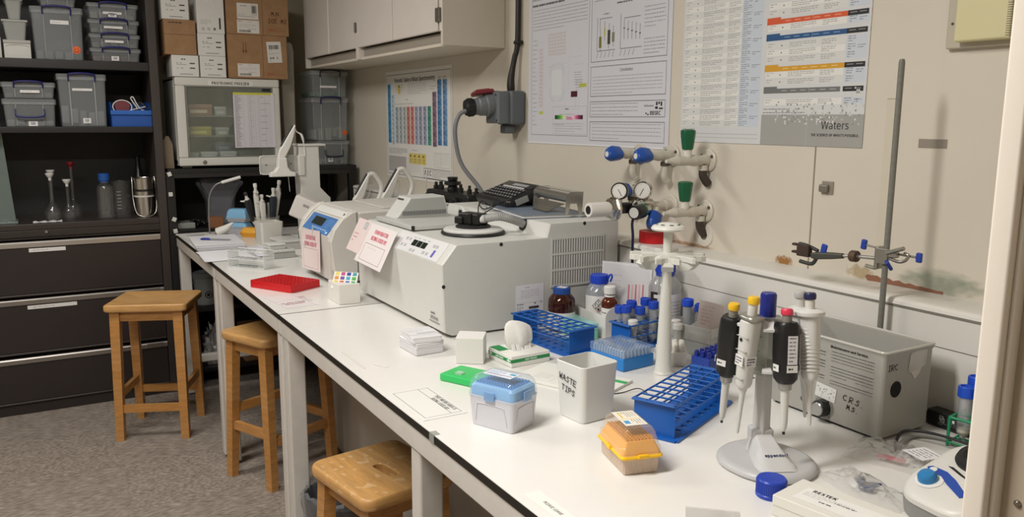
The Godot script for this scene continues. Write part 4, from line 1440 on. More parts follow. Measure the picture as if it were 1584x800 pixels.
	tube(b, bez([Vector3(0, 0.01, 0), Vector3(0.0, 0.12, 0.0), Vector3(0.0, 0.22, -0.01), Vector3(0.01, 0.272, -0.04), Vector3(0.02, 0.288, -0.075)], 6), 0.004, 8)
	P(b, "gooseneck", mt("9b9a97", 0.35, 0.6), t)
	b = bag()
	rod(b, Vector3(0.02, 0.286, -0.07), Vector3(0.04, 0.313, -0.165), 0.0085, 12)
	P(b, "lamp_head", mt("e4e2dd", 0.4), t)
	# beaker of pipettes
	t = T("tall_beaker", "tall clear beaker holding pipettes, behind the square white container", "beaker", Vector3(-4.30, y, -1.04), 0)
	b = bag()
	lathe(b, [[0, 0], [0.058, 0], [0.062, 0.004], [0.064, 0.118], [0.067, 0.122], [0.0645, 0.122], [0.0615, 0.116], [0.0595, 0.005], [0, 0.004]], 28)
	P(b, "cup", clear("d9d8cc", 0.22, 0.1), t)
	pipette("white pipette with a wide button, leftmost upright one in the beaker", Vector3(-4.29, y + 0.006, -1.0), Vector3(0.04, 1, 0.06), 0.29, "cfcdc6", "dcdad4", 0, "pipettes in the tall beaker", Vector3.RIGHT)
	pipette("shorter white pipette in the middle of the beaker", Vector3(-4.275, y + 0.006, -1.025), Vector3(0.02, 1, 0.06), 0.232, "d2d0c8", "dcdad4", 0, "pipettes in the tall beaker", Vector3.BACK)
	pipette("white pipette leaning right, tallest at the right of the beaker", Vector3(-4.28, y + 0.006, -1.06), Vector3(0.0, 1, -0.16), 0.305, "c9c7c0", "dcdad4", 0, "pipettes in the tall beaker", Vector3.BACK)
	pipette("black-wrapped pipette leaning left in the beaker", Vector3(-4.32, y + 0.006, -1.0), Vector3(0.02, 1, 0.25), 0.25, "17171a", "2a2a2e", 1, "pipettes in the tall beaker", Vector3.BACK)
	pipette("dark grey gripped pipette beside the tall right one in the beaker", Vector3(-4.26, y + 0.006, -1.055), Vector3(0.0, 1, -0.06), 0.265, "1d2530", "c9c9c6", 1, "pipettes in the tall beaker", Vector3.BACK)
	t = T("tip_bundle", "bundle of clear serological tubes standing among the pipettes in the beaker", "tubes", Vector3(-4.33, y + 0.005, -1.05))
	for q in [[-0.012, 0.012], [0.006, -0.006], [0.0, 0.02], [-0.006, -0.02]]:
		b = bag()
		rod(b, Vector3(q[0], 0, q[1] * 0.7), Vector3(q[0] + 0.01, 0.185, q[1]), 0.0075, 10)
		P(b, "tube", mt("b9b6a8", 0.3), t)
	# homogenizer on its column, arm towards the room
	t = T("column_stand_instrument", "white laboratory instrument on a square column, with a funnel-shaped cradle on its arm", "instrument", Vector3(-4.15, y, -1.24), 90)
	var wh := mt("d5d3cc", 0.45)
	b = bag()
	prism(b, PackedVector2Array([Vector2(-0.055, 0.02), Vector2(0.09, 0.02), Vector2(0.09, 0.22), Vector2(0.075, 0.235), Vector2(0.038, 0.275), Vector2(0.036, 0.485), Vector2(-0.066, 0.485), Vector2(-0.064, 0.3)]), -0.08, 0.02, Transform3D(), 0.003)
	P(b, "column", wh, t)
	b = bag()
	rb(b, Vector3(0.0, 0.491, -0.03), Vector3(0.142, 0.011, 0.11), 0.003)
	P(b, "cap_plate", wh, t)
	b = bag()
	rb(b, Vector3(0.01, 0.011, -0.02), Vector3(0.2, 0.022, 0.2), 0.004)
	P(b, "base", wh, t)
	b = bag()
	rb(b, Vector3(-0.055, 0.39, 0.012), Vector3(0.035, 0.105, 0.03), 0.006)
	P(b, "arm_mount", wh, t)
	b = bag()
	rb(b, Vector3(-0.165, 0.394, 0.0), Vector3(0.19, 0.092, 0.006), 0.003, Transform3D(), 2, 0.018)
	P(b, "arm_plate", clear("cfcec8", 0.55, 0.3), t)
	b = bag()
	var pl := PackedVector3Array()
	for p in ring(0.19, 0.092, 0.018, 0, 4): pl.append(Vector3(-0.165 + p.x, 0.394 + p.z, 0.004))
	tube(b, pl, 0.0022, 6, Transform3D(), true)
	P(b, "plate_rim", mt("e2e0da", 0.4), t)
	for q in [[-0.228, 0.395], [-0.105, 0.398]]:
		b = bag()
		lathe(b, [[0, 0], [0.0035, 0], [0.0035, 0.002], [0, 0.002]], 10, rotv(Vector3.RIGHT, 90, Vector3(q[0], q[1], 0.004)))
		P(b, "screw", mt("4a4845", 0.5), t)
	b = bag()
	prism(b, PackedVector2Array([Vector2(-0.218, 0.337), Vector2(-0.094, 0.337), Vector2(-0.094, 0.356), Vector2(-0.118, 0.364), Vector2(-0.132, 0.385), Vector2(-0.136, 0.43), Vector2(-0.177, 0.43), Vector2(-0.181, 0.385), Vector2(-0.196, 0.364), Vector2(-0.218, 0.356)]), 0.006, 0.05, Transform3D(), 0.004)
	P(b, "cradle", mt("e3e1da", 0.4), t)
	b = bag()
	tube(b, [Vector3(-0.125, 0.335, 0.02), Vector3(-0.12, 0.26, 0.02)], 0.0015, 5)
	P(b, "wire", mt("cfcdc7", 0.5), t)
	# pipette controller resting in the cradle, two more behind the centrifuge
	controller("white pipette controller standing upright in the cradle of the column instrument", Vector3(-4.128, y + 0.43, -1.085), 90, true)
	controller("white pipette controller with a looped hose, left one behind the centrifuge", Vector3(-3.95, y, -1.40), 90, false, 0.19)
	controller("white pipette controller with a looped hose, right one behind the centrifuge", Vector3(-3.56, y, -1.40), 90, false, 0.235)
	t = T("glass_rod", "thin pale rod standing upright behind the centrifuge, in front of the periodic chart", "rod", Vector3(-3.40, y, -1.54))
	b = bag()
	lathe(b, [[0, 0], [0.03, 0], [0.03, 0.01], [0.006, 0.014], [0.0035, 0.018], [0.003, 0.385], [0, 0.386]], 14)
	P(b, "rod", mt("c9c4ba", 0.35), t)
	t = T("clear_tub", "clear plastic tub between the two pipette controllers behind the centrifuge", "tub", Vector3(-3.77, y, -1.54))
	b = bag()
	tub(b, 0.14, 0.09, 0.25, 0.002, 0.01, 0.01)
	P(b, "body", clear("c4c8c6", 0.3, 0.2), t)
	# tilted white box with a slotted end
	t = T("tilted_box_device", "white box-shaped device with a slotted end, beside the column instrument", "instrument", Vector3(-3.97, y, -1.2), 62)
	b = bag()
	var tip := rotv(Vector3.BACK, -24, Vector3(-0.01, 0.17, 0.0))
	rb(b, Vector3.ZERO, Vector3(0.2, 0.11, 0.12), 0.01, tip)
	P(b, "housing", mt("d8d2cc", 0.45), t)
	b = bag()
	for k in 3: rb(b, Vector3(0.0 + 0.03 * k, -0.01, 0.061), Vector3(0.012, 0.075, 0.006), 0.002, tip)
	P(b, "slots", mt("8f8b86", 0.5), t)
	b = bag()
	rb(b, Vector3(-0.035, 0.02, 0.0605), Vector3(0.03, 0.012, 0.002), 0.0005, tip)
	P(b, "badge", mt("9a9793", 0.4), t)
	b = bag()
	rb(b, Vector3(0, 0.05, 0), Vector3(0.16, 0.1, 0.1), 0.006)
	P(b, "stand", mt("5d5a57", 0.5), t)
	t = T("white_tray", "small white plastic tray beside the slotted device, left of the centrifuge", "tray", Vector3(-3.74, y, -1.16), 0)
	b = bag()
	tub(b, 0.1, 0.12, 0.07, 0.003, 0.01, 0.01)
	P(b, "body", mt("d6d4cd", 0.45), t)

func controller(label: String, at: Vector3, turn: float, held: bool, lift := 0.0):
	var t := T("pipette_controller", label, "pipette controller", at, turn, "" if held else "pipette controllers behind the centrifuge")
	var b := bag()
	var o := Vector3(0, lift, 0)
	if lift > 0:
		tub(b, 0.09, 0.1, lift, 0.02, 0.02, -0.03)
		P(b, "charging_stand", mt("c3c1ba", 0.5), t)
		b = bag()
	var xf := Transform3D(Basis(Vector3.BACK, -0.42), o)
	prism(b, PackedVector2Array([Vector2(-0.018, -0.012), Vector2(0.014, 0.004), Vector2(0.019, 0.07), Vector2(0.012, 0.14), Vector2(0.003, 0.175), Vector2(-0.004, 0.175), Vector2(-0.012, 0.12), Vector2(-0.02, 0.06), Vector2(-0.026, 0.03)]), -0.013, 0.013, xf, 0.004)
	P(b, "body", mt("e2e0da", 0.4), t)
	b = bag()
	tube(b, bez([xf * Vector3(-0.024, 0.05, 0), xf * Vector3(-0.019, 0.1, 0), xf * Vector3(-0.008, 0.172, 0)], 5), 0.005, 8)
	P(b, "black_trigger", mt("17181b", 0.4), t)
	b = bag()
	if held:
		rod(b, Vector3(0.006, -0.002, 0), Vector3(0.008, -0.03, 0), 0.02, 16)
		P(b, "black_collar", mt("19191b", 0.5), t)
		b = bag()
		tube(b, bez([xf * Vector3(0, 0.172, 0), xf * Vector3(0.02, 0.15, 0), Vector3(0.105, 0.11, 0), Vector3(0.115, 0.06, 0), Vector3(0.12, 0.0, 0)], 6), [0.003, 0.003, 0.003, 0.003, 0.003, 0.003, 0.003, 0.003, 0.003, 0.003, 0.004, 0.006, 0.0065, 0.0065, 0.0065, 0.006, 0.004, 0.003, 0.003, 0.003, 0.003, 0.003, 0.003, 0.003, 0.003], 8)
		P(b, "cord", mt("dcdad4", 0.4), t)
	else:
		tube(b, bez([xf * Vector3(0.0, 0.165, 0), o + Vector3(0.1, 0.155, 0), o + Vector3(0.14, 0.09, 0), o + Vector3(0.115, 0.02, 0), o + Vector3(0.05, -0.02, 0)], 7), 0.0125, 10)
		P(b, "handle_loop", mt("e2e0da", 0.4), t)
		b = bag()
		tube(b, bez([xf * Vector3(0.012, 0.12, 0), o + Vector3(0.075, 0.1, 0), o + Vector3(0.07, 0.05, 0), o + Vector3(0.03, 0.0, 0)], 5), 0.003, 7)
		P(b, "cord", mt("d4d2cc", 0.4), t)

func middle_bench():
	var y := BH + 0.0004
	var t: Node3D
	var b: SurfaceTool
	# red tube rack: corners measured on the bench
	t = T("tube_rack", "low red plastic tube rack at the edge of the middle table", "rack", Vector3(-3.03, y, -0.79), 29)
	var red := mt("c9101a", 0.35)
	b = bag()
	var w := 0.21
	var d := 0.145
	for z in [-1, 1]:
		rb(b, Vector3(0, 0.0125, z * (d / 2 - 0.001)), Vector3(w, 0.025, 0.002), 0.0006)
	for x in [-1, 1]:
		rb(b, Vector3(x * (w / 2 - 0.001), 0.0125, 0), Vector3(0.002, 0.025, d), 0.0006)
	P(b, "skirt", red, t)
	b = bag()
	for i in 13: bx(b, Vector3(-w / 2 + 0.002 + (w - 0.004) * i / 12.0, 0.0255, 0), Vector3(0.0035, 0.005, d - 0.001))
	for j in 9: bx(b, Vector3(0, 0.0256, -d / 2 + 0.002 + (d - 0.004) * j / 8.0), Vector3(w - 0.001, 0.005, 0.0035))
	P(b, "grid", red, t).set_meta("kind", "stuff")
	b = bag()
	bx(b, Vector3(0, 0.013, 0), Vector3(w - 0.006, 0.002, d - 0.006))
	P(b, "lower_plate", mt("a80c14", 0.4), t)
	# laminated notice on the bench
	t = T("bench_notice", "laminated notice lying on the middle table beside the red rack", "notice", Vector3(-2.785, y, -0.735), 8)
	sheet(t, "notice", 0.23, 0.125, paper_mat("notice2", 160, 90, func(im):
		frame(im, 8, 8, 144, 74, "9a9599", 1); fr(im, 72, 8, 1, 74, "9a9599"), "e4e0df", 0.3), Vector3.ZERO, UPWARD)
	b = bag()
	bx(b, Vector3(0.0, 0.0008, -0.06), Vector3(0.09, 0.0003, 0.022))
	P(b, "clear_tape", clear("f0f0f0", 0.3, 0.1), t)
	txt(t, "BEING USED BY", 0.0085, Vector3(0.035, 0.001, 0.0), UPSIDE * Basis(Vector3.BACK, PI), "a05a66", true)
	txt(t, "CENTRIFUGE", 0.0085, Vector3(0.055, 0.001, 0.0), UPSIDE * Basis(Vector3.BACK, PI), "a05a66", true)
	# pH strip box
	t = T("strip_box", "white card box of colour test strips standing by the evaporator", "box", Vector3(-2.695, y, -0.905), 0)
	b = bag()
	rb(b, Vector3(0, 0.034, 0), Vector3(0.115, 0.068, 0.075), 0.0015)
	P(b, "body", mt("e4e1da", 0.55), t)
	var cb := Basis(Vector3.UP, 0.75) * Basis(Vector3.RIGHT, -0.5)
	var card := sheet(t, "strip_card", 0.092, 0.06, mt("ece9e2", 0.5), Vector3(0.012, 0.074, 0.0), cb, 0.001)
	var cols := ["d9c03a", "c9452f", "2f63b0", "2f9c6a", "d98f2a", "6a4aa0", "3fa9c9", "48a84a", "e0cf6a", "c04a7a", "27449a", "3f9cb0"]
	for i in 4:
		for j in 3: sheet(card, "colour_patch", 0.015, 0.0115, mt(cols[(i + 4 * j) % 12], 0.5), Vector3(-0.033 + 0.022 * i, -0.008 + 0.0155 * j, 0.0011), FRONT, 0.0005)
	# centrifuge
	t = T("centrifuge", "white benchtop centrifuge with a blue control panel, on the middle table", "centrifuge", Vector3(-3.15, y, -1.2), 0)
	var shell := mottled("d2cfc7", 0.012, 0.03, 2.0, 0.42, 33)
	b = bag()
	prism(b, PackedVector2Array([Vector2(-0.235, 0.014), Vector2(-0.254, 0.02), Vector2(-0.258, 0.185), Vector2(-0.204, 0.247), Vector2(-0.172, 0.273), Vector2(-0.154, 0.277), Vector2(-0.154, 0.014)]), -0.178, 0.178, alongx(), 0.002)
	P(b, "front_bezel", shell, t)
	for s in [-1, 1]:
		b = bag()
		prism(b, PackedVector2Array([Vector2(-0.228, 0.012), Vector2(-0.25, 0.06), Vector2(-0.261, 0.17), Vector2(-0.245, 0.215), Vector2(-0.212, 0.255), Vector2(-0.175, 0.279), Vector2(-0.154, 0.282), Vector2(-0.154, 0.012)]), s * 0.194 - 0.018, s * 0.194 + 0.018, alongx(), 0.005)
		P(b, "cheek", shell, t)
	b = bag()
	prism(b, PackedVector2Array([Vector2(-0.1505, 0.014), Vector2(-0.1505, 0.272), Vector2(-0.145, 0.277), Vector2(-0.1, 0.279), Vector2(0.245, 0.279), Vector2(0.262, 0.265), Vector2(0.262, 0.014)]), -0.212, 0.212, alongx(), 0.006)
	P(b, "body", shell, t)
	b = bag()
	prism(b, PackedVector2Array([Vector2(-0.12, 0.02), Vector2(-0.12, 0.215), Vector2(0.24, 0.205), Vector2(0.24, 0.02)]), 0.211, 0.2135, alongx(), 0.001)
	P(b, "side_recess", mt("bdb9b0", 0.5), t)
	b = bag()
	bx(b, Vector3(0.2137, 0.19, 0.06), Vector3(0.002, 0.05, 0.035))
	P(b, "switch", mt("1c1b1b", 0.4), t)
	b = bag()
	rb(b, Vector3(-0.02, 0.282, -0.12), Vector3(0.35, 0.006, 0.3), 0.003)
	P(b, "lid", shell, t)
	for x in [-0.16, 0.16]:
		for z in [0.2, -0.22]:
			b = bag()
			lathe(b, [[0, 0], [0.016, 0], [0.018, 0.015], [0, 0.015]], 14, Transform3D(Basis(), Vector3(x, 0, z)))
			P(b, "foot", mt("2a2928", 0.7), t)
	# panel lies on the slope from (z .258, y .185) to (.204, .247)
	var up := Vector3(0, 0.062, -0.054).normalized()
	var pb := Basis(Vector3.RIGHT, up, Vector3.RIGHT.cross(up))
	var pc := Vector3(0, 0.216, 0.231) + pb.z * 0.0006
	var pn := sheet(t, "control_panel", 0.315, 0.078, paper_mat("cpanel", 256, 64, func(im):
		fr(im, 0, 48, 256, 16, "4a7db8")
		for k in 6: fr(im, 96 + 22 * k, 46, 14, 7, "7fa6cf"); fr(im, 96 + 22 * k, 49, 12, 2, "c9d8e8")
		words(im, 180, 12, 60, 4, 8, "86a9d0", 2); fr(im, 226, 52, 16, 7, "c8dcef"), "4878b4", 0.35), pc, pb, 0.001)
	sheet(pn, "display", 0.13, 0.036, mt("1d221c", 0.25), Vector3(-0.03, 0.008, 0.0011), FRONT, 0.001)
	sheet(t, "title_strip", 0.315, 0.03, mt("dbdad5", 0.4), Vector3(0, 0.262, 0.1875) + Vector3(0, 0.6, 0.75).normalized() * 0.001, Basis(Vector3.RIGHT, Vector3(0, 0.63, -0.776).normalized(), Vector3(0, 0.776, 0.63).normalized()), 0.0008)
	b = bag()
	rb(b, Vector3.ZERO, Vector3(0.022, 0.004, 0.026), 0.002, Transform3D(Basis(Vector3.RIGHT, 0.75), Vector3(0.194, 0.266, 0.196)))
	P(b, "round_button", mt("e5e3dd", 0.4), t)
	b = bag()
	rb(b, Vector3.ZERO, Vector3(0.012, 0.004, 0.01), 0.001, Transform3D(Basis(Vector3.RIGHT, 0.75), Vector3(0.194, 0.2685, 0.1975)))
	P(b, "mark", mt("77756f", 0.4), t)
	# its sign
	t = T("hanging_notice", "notice with pink print hanging from the front of the smaller centrifuge", "notice", Vector3(-3.175, y + 0.11, -0.9345), 0)
	var tb := Basis(Vector3.BACK, 0.07) * Basis(Vector3.RIGHT, -0.04)
	sheet(t, "sleeve", 0.245, 0.16, paper_mat("centnotice", 130, 150, func(im): frame(im, 12, 70, 104, 72, "7a5a62", 1), "f0dedb", 0.25), Vector3.ZERO, tb)
	txt(t, "CENTRIFUGE", 0.016, tb * Vector3(0, 0.048, 0.0009), tb, "c45a72", true)
	txt(t, "BEING USED BY", 0.016, tb * Vector3(0, 0.022, 0.0009), tb, "c45a72", true)
	for p in [[0.03, 0.075, -0.2], [-0.1, 0.02, 1.2]]:
		b = bag()
		bx(b, Vector3.ZERO, Vector3(0.014, 0.05, 0.0006), Transform3D(tb * Basis(Vector3.BACK, p[2]), tb * Vector3(p[0], p[1], 0.0016)))
		P(b, "clear_tape", clear("f4f4f4", 0.4, 0.1), t)

# ------------------------------------------------------------------ evaporator and what lies on it
func evaporator():
	var y := BH + 0.0004
	var t := T("vacuum_evaporator", "large white vacuum evaporator with a sloping control panel and a lidded chamber", "evaporator", Vector3(-2.42, y, -1.3), 0)
	# own axes: front z 0.31, back z -0.305, right side x 0.35
	var shell := mottled("d6d6d0", 0.01, 0.03, 2.0, 0.4, 34)
	var b := bag()
	var prof := PackedVector2Array([Vector2(-0.286, 0.006), Vector2(-0.308, 0.016), Vector2(-0.315, 0.215), Vector2(-0.27, 0.269), Vector2(0.037, 0.27), Vector2(0.048, 0.312), Vector2(0.305, 0.3125), Vector2(0.305, 0.02), Vector2(0.29, 0.006)])
	prism(b, prof, -0.355, 0.344, alongx(), 0.003)
	P(b, "housing", shell, t)
	b = bag()
	prism(b, prof, 0.345, 0.3505, alongx(), 0.001)
	P(b, "side_cover", mottled("c9c9c3", 0.01, 0.03, 2.0, 0.42, 35), t)
	for q in [[0.153, 0.319], [0.262, 0.125], [0.307, -0.173]]:
		b = bag()
		lathe(b, [[0, 0], [0.0055, 0], [0.0055, 0.001], [0, 0.001]], 14, rotv(Vector3.BACK, -90, Vector3(0.3506, q[0], q[1] - (0.006 if q[0] < 0.2 else 0.0))))
		P(b, "screw_hole", mt("161616", 0.6), t)
	# vent grille on the side
	b = bag()
	bx(b, Vector3(0.351, 0.192, -0.149), Vector3(0.001, 0.15, 0.194))
	P(b, "vent_dark", mt("5a5b58", 0.8), t)
	b = bag()
	for r in 3:
		var y0: float = [0.2215, 0.171, 0.1215][r]
		var h: float = [0.044, 0.042, 0.042][r]
		for k in 22: bx(b, Vector3(0.3525, y0 + h / 2, -0.0525 - 0.193 * k / 21.0), Vector3(0.003, h, 0.0048))
	for yy in [0.2665, 0.2175, 0.168, 0.1185]: bx(b, Vector3(0.3527, yy, -0.149), Vector3(0.0032, 0.007, 0.2))
	P(b, "vent_slats", mt("c9c9c3", 0.42), t).set_meta("kind", "stuff")
	sheet(t, "rating_label", 0.1, 0.085, paper_mat("rating", 128, 110, func(im):
		words(im, 44, 10, 40, 1, 5, "4a4a4a", 2); words(im, 24, 22, 84, 6, 6, "7d7d7d", 1); fr(im, 4, 72, 120, 1, "9a9a9a"); words(im, 6, 76, 60, 1, 4, "3a3a3a", 3); words(im, 6, 86, 30, 3, 6, "77777a", 2); fr(im, 60, 88, 46, 10, "3a3a3a"); fr(im, 84, 74, 8, 5, "55555a"); fr(im, 114, 70, 3, 8, "55555a"), "dcdce0"), Vector3(0.351, 0.09, 0.025), SIDE)
	# control panel on the slope
	var up := Vector3(0, 0.054, -0.045).normalized()
	var pb := Basis(Vector3.RIGHT, up, Vector3.RIGHT.cross(up))
	var pc := Vector3(0.135, 0.242, 0.2925) + pb.z * 0.0004
	var pn := sheet(t, "control_panel", 0.345, 0.066, mt("e0e0e0", 0.35), pc, pb, 0.0012)
	for k in 3: sheet(pn, "display", 0.031, 0.021, mt("1e2a22", 0.2), Vector3(-0.033 + 0.035 * k, 0.004, 0.0013), FRONT, 0.0008)
	for q in [[-0.10, 0.012], [-0.075, 0.012], [-0.11, -0.012], [-0.085, -0.012], [-0.03, -0.022], [-0.008, -0.022], [0.06, -0.018], [0.085, -0.018], [0.10, 0.012], [0.12, 0.012]]:
		sheet(pn, "button", 0.014, 0.010, mt("b9b9bd", 0.4), Vector3(q[0], q[1], 0.0013), FRONT, 0.0008)
	sheet(pn, "purple_button", 0.012, 0.024, mt("6a5fc0", 0.4), Vector3(0.122, -0.012, 0.0013), FRONT, 0.001)
	b = bag()
	for q in [[-0.02, 0.022], [0.015, 0.022], [0.05, 0.022], [-0.05, 0.022]]: bx(b, Vector3(q[0], q[1], 0.0015), Vector3(0.016, 0.002, 0.0003))
	P(b, "legend", mt("9a9a9e", 0.5), pn)
	# maker's plate at the lower right of the front
	txt(t, "SpeedVac", 0.0055, Vector3(0.272, 0.062, 0.3115), FRONT, "3a3a3a", false)
	txt(t, "SPD1010", 0.0095, Vector3(0.28, 0.047, 0.311), FRONT, "4a4a4a", false)
	b = bag()
	bx(b, Vector3(0.28, 0.0355, 0.3102), Vector3(0.07, 0.003, 0.0006))
	P(b, "legend", mt("8a8a8a", 0.5), t)
	# lid and motor housing on its left
	b = bag()
	rb(b, Vector3(-0.134, 0.2795, 0.135), Vector3(0.315, 0.015, 0.262), 0.003)
	var lid := P(b, "lid", mottled("c6c7c3", 0.01, 0.03, 2.0, 0.35, 36), t)
	b = bag()
	rb(b, Vector3(0.0225, 0.2795, 0.262), Vector3(0.008, 0.0156, 0.009), 0.001)
	P(b, "corner_cap", mt("1d1d1d", 0.5), lid)
	b = bag()
	prism(b, PackedVector2Array([Vector2(-0.232, 0.287), Vector2(-0.178, 0.356), Vector2(-0.05, 0.358), Vector2(-0.032, 0.287)]), -0.29, -0.187, alongx(), 0.002)
	var mh := P(b, "motor_housing", mottled("cfd0cb", 0.01, 0.03, 2.0, 0.38, 37), t)
	b = bag()
	prism(b, PackedVector2Array([Vector2(-0.222, 0.291), Vector2(-0.175, 0.351), Vector2(-0.054, 0.353), Vector2(-0.038, 0.291)]), -0.1872, -0.1862, alongx())
	P(b, "side_plate", mt("a9aba7", 0.45), mh)
	b = bag()
	for k in 27: bx(b, Vector3(-0.1858, 0.303, 0.207 - 0.16 * k / 26.0), Vector3(0.0006, 0.015, 0.0028))
	P(b, "cooling_slots", mt("4c4e4b", 0.7), mh)
	b = bag()
	bx(b, Vector3.ZERO, Vector3(0.05, 0.0006, 0.006), Transform3D(Basis(Vector3.RIGHT, 0.906), Vector3(-0.255, 0.347, 0.187)))
	P(b, "name_bar", mt("3a3a3a", 0.5), mh)
	# round port with its cap
	b = bag()
	lathe(b, [[0, 0], [0.098, 0], [0.102, 0.004], [0.1, 0.009], [0.09, 0.011], [0, 0.011]], 48, Transform3D(Basis(), Vector3(0.155, 0.2695, 0.115)))
	P(b, "port_gasket", mt("191919", 0.45), t)
	b = bag()
	lathe(b, [[0, 0.008], [0.093, 0.008], [0.094, 0.015], [0.088, 0.019], [0.05, 0.021], [0, 0.021]], 48, Transform3D(Basis(), Vector3(0.155, 0.2695, 0.115)))
	P(b, "port_disc", mt("dcdcd8", 0.35), t)
	b = bag()
	lathe(b, [[0, 0.02], [0.055, 0.02], [0.056, 0.025], [0.05, 0.029], [0, 0.029]], 36, Transform3D(Basis(), Vector3(0.155, 0.2695, 0.115)))
	var hub := P(b, "port_hub", mt("1b1b1b", 0.5), t)
	b = bag()
	var xf := Transform3D(Basis(Vector3.UP, 0.32), Vector3(0.145, 0.298, 0.11))
	rb(b, Vector3(0, 0.018, 0), Vector3(0.085, 0.036, 0.05), 0.005, xf)
	rb(b, Vector3(-0.036, 0.012, 0.006), Vector3(0.034, 0.024, 0.052), 0.004, xf)
	rb(b, Vector3(0.012, 0.02, 0.026), Vector3(0.012, 0.034, 0.008), 0.002, xf)
	P(b, "port_valve", mt("151516", 0.45), hub)
	# grey corrugated vacuum hose to the step
	b = bag()
	var pts := bez([Vector3(0.185, 0.317, 0.098), Vector3(0.215, 0.326, 0.06), Vector3(0.222, 0.318, 0.02), Vector3(0.205, 0.297, -0.038)], 16)
	var rr := []
	for i in pts.size(): rr.append(0.0125 + (0.0012 if i % 2 == 0 else -0.0008))
	tube(b, pts, rr, 12)
	P(b, "hose", mt("9c9d9b", 0.45), t)
	b = bag()
	tube(b, [pts[0] - (pts[1] - pts[0]).normalized() * 0.012, pts[1], pts[3]], [0.011, 0.013, 0.013], 12)
	P(b, "hose_cuff", mt("e4e4e0", 0.4), t)
	b = bag()
	lathe(b, [[0, 0], [0.02, 0], [0.02, 0.003], [0, 0.003]], 20, rotv(Vector3.RIGHT, 76, Vector3(0.2, 0.295, -0.0405)))
	P(b, "hose_port", mt("1c1c1c", 0.5), t)
	b = bag()
	lathe(b, [[0, 0], [0.006, 0], [0.006, 0.003], [0, 0.003]], 14, rotv(Vector3.RIGHT, 76, Vector3(0.155, 0.302, -0.043)))
	P(b, "screw", mt("2a2a2a", 0.5), t)
	for x in [-0.3, 0.3]:
		for z in [0.25, -0.25]:
			b = bag()
			lathe(b, [[0, 0], [0.018, 0], [0.018, 0.008], [0, 0.008]], 14, Transform3D(Basis(), Vector3(x, 0, z)))
			P(b, "foot", mt("232323", 0.7), t)
	# white bracket with a black knob behind the lid
	var k := T("hinge_bracket", "white rounded bracket with a black knob behind the evaporator's lid", "bracket", Vector3(-2.555, y + 0.2705, -1.312), 0)
	b = bag()
	prism(b, PackedVector2Array([Vector2(-0.055, 0), Vector2(0.075, 0), Vector2(0.075, 0.03), Vector2(0.0, 0.034), Vector2(-0.008, 0.044), Vector2(-0.03, 0.05), Vector2(-0.048, 0.04), Vector2(-0.055, 0.02)]), -0.01, 0.01, Transform3D(), 0.002)
	P(b, "bracket", mt("d6d6d1", 0.4), k)
	b = bag()
	lathe(b, [[0, 0], [0.008, 0], [0.008, 0.006], [0, 0.007]], 14, rotv(Vector3.RIGHT, 90, Vector3(-0.025, 0.03, 0.01)))
	P(b, "knob", mt("19191a", 0.4), k)
	# signs clipped over the left of the panel
	k = T("hanging_notice", "notice with pink print taped over the evaporator's sloping panel", "notice", Vector3(-2.545, y + 0.207, -0.965), 0)
	var v := Vector3(0, 0.125, -0.062).normalized()
	var tb := Basis(Vector3.RIGHT, v, Vector3.RIGHT.cross(v)) * Basis(Vector3.BACK, -0.02)
	sheet(k, "sleeve", 0.245, 0.14, paper_mat("evnotice", 150, 130, func(im): frame(im, 20, 64, 110, 56, "6a5a5e", 1); words(im, 40, 76, 70, 1, 6, "c9b9bd", 1), "f3ebe9", 0.25), Vector3.ZERO, tb)
	txt(k, "EVAPORATOR", 0.0135, tb * Vector3(0.01, 0.045, 0.0009), tb, "d23a5e", true)
	txt(k, "BEING USED BY", 0.0135, tb * Vector3(0.01, 0.022, 0.0009), tb, "d23a5e", true)
	k = T("card_notice", "pink and white card tucked behind the evaporator's notice at its left corner", "card", Vector3(-2.715, y + 0.222, -0.972), 0)
	sheet(k, "card", 0.13, 0.12, paper_mat("evcard", 90, 90, func(im): fr(im, 52, 6, 22, 18, "c9c9c9"); frame(im, 52, 6, 22, 18, "77777a", 1); words(im, 10, 40, 30, 3, 10, "c98a94", 3), "ecdad6", 0.3), Vector3.ZERO, tb)

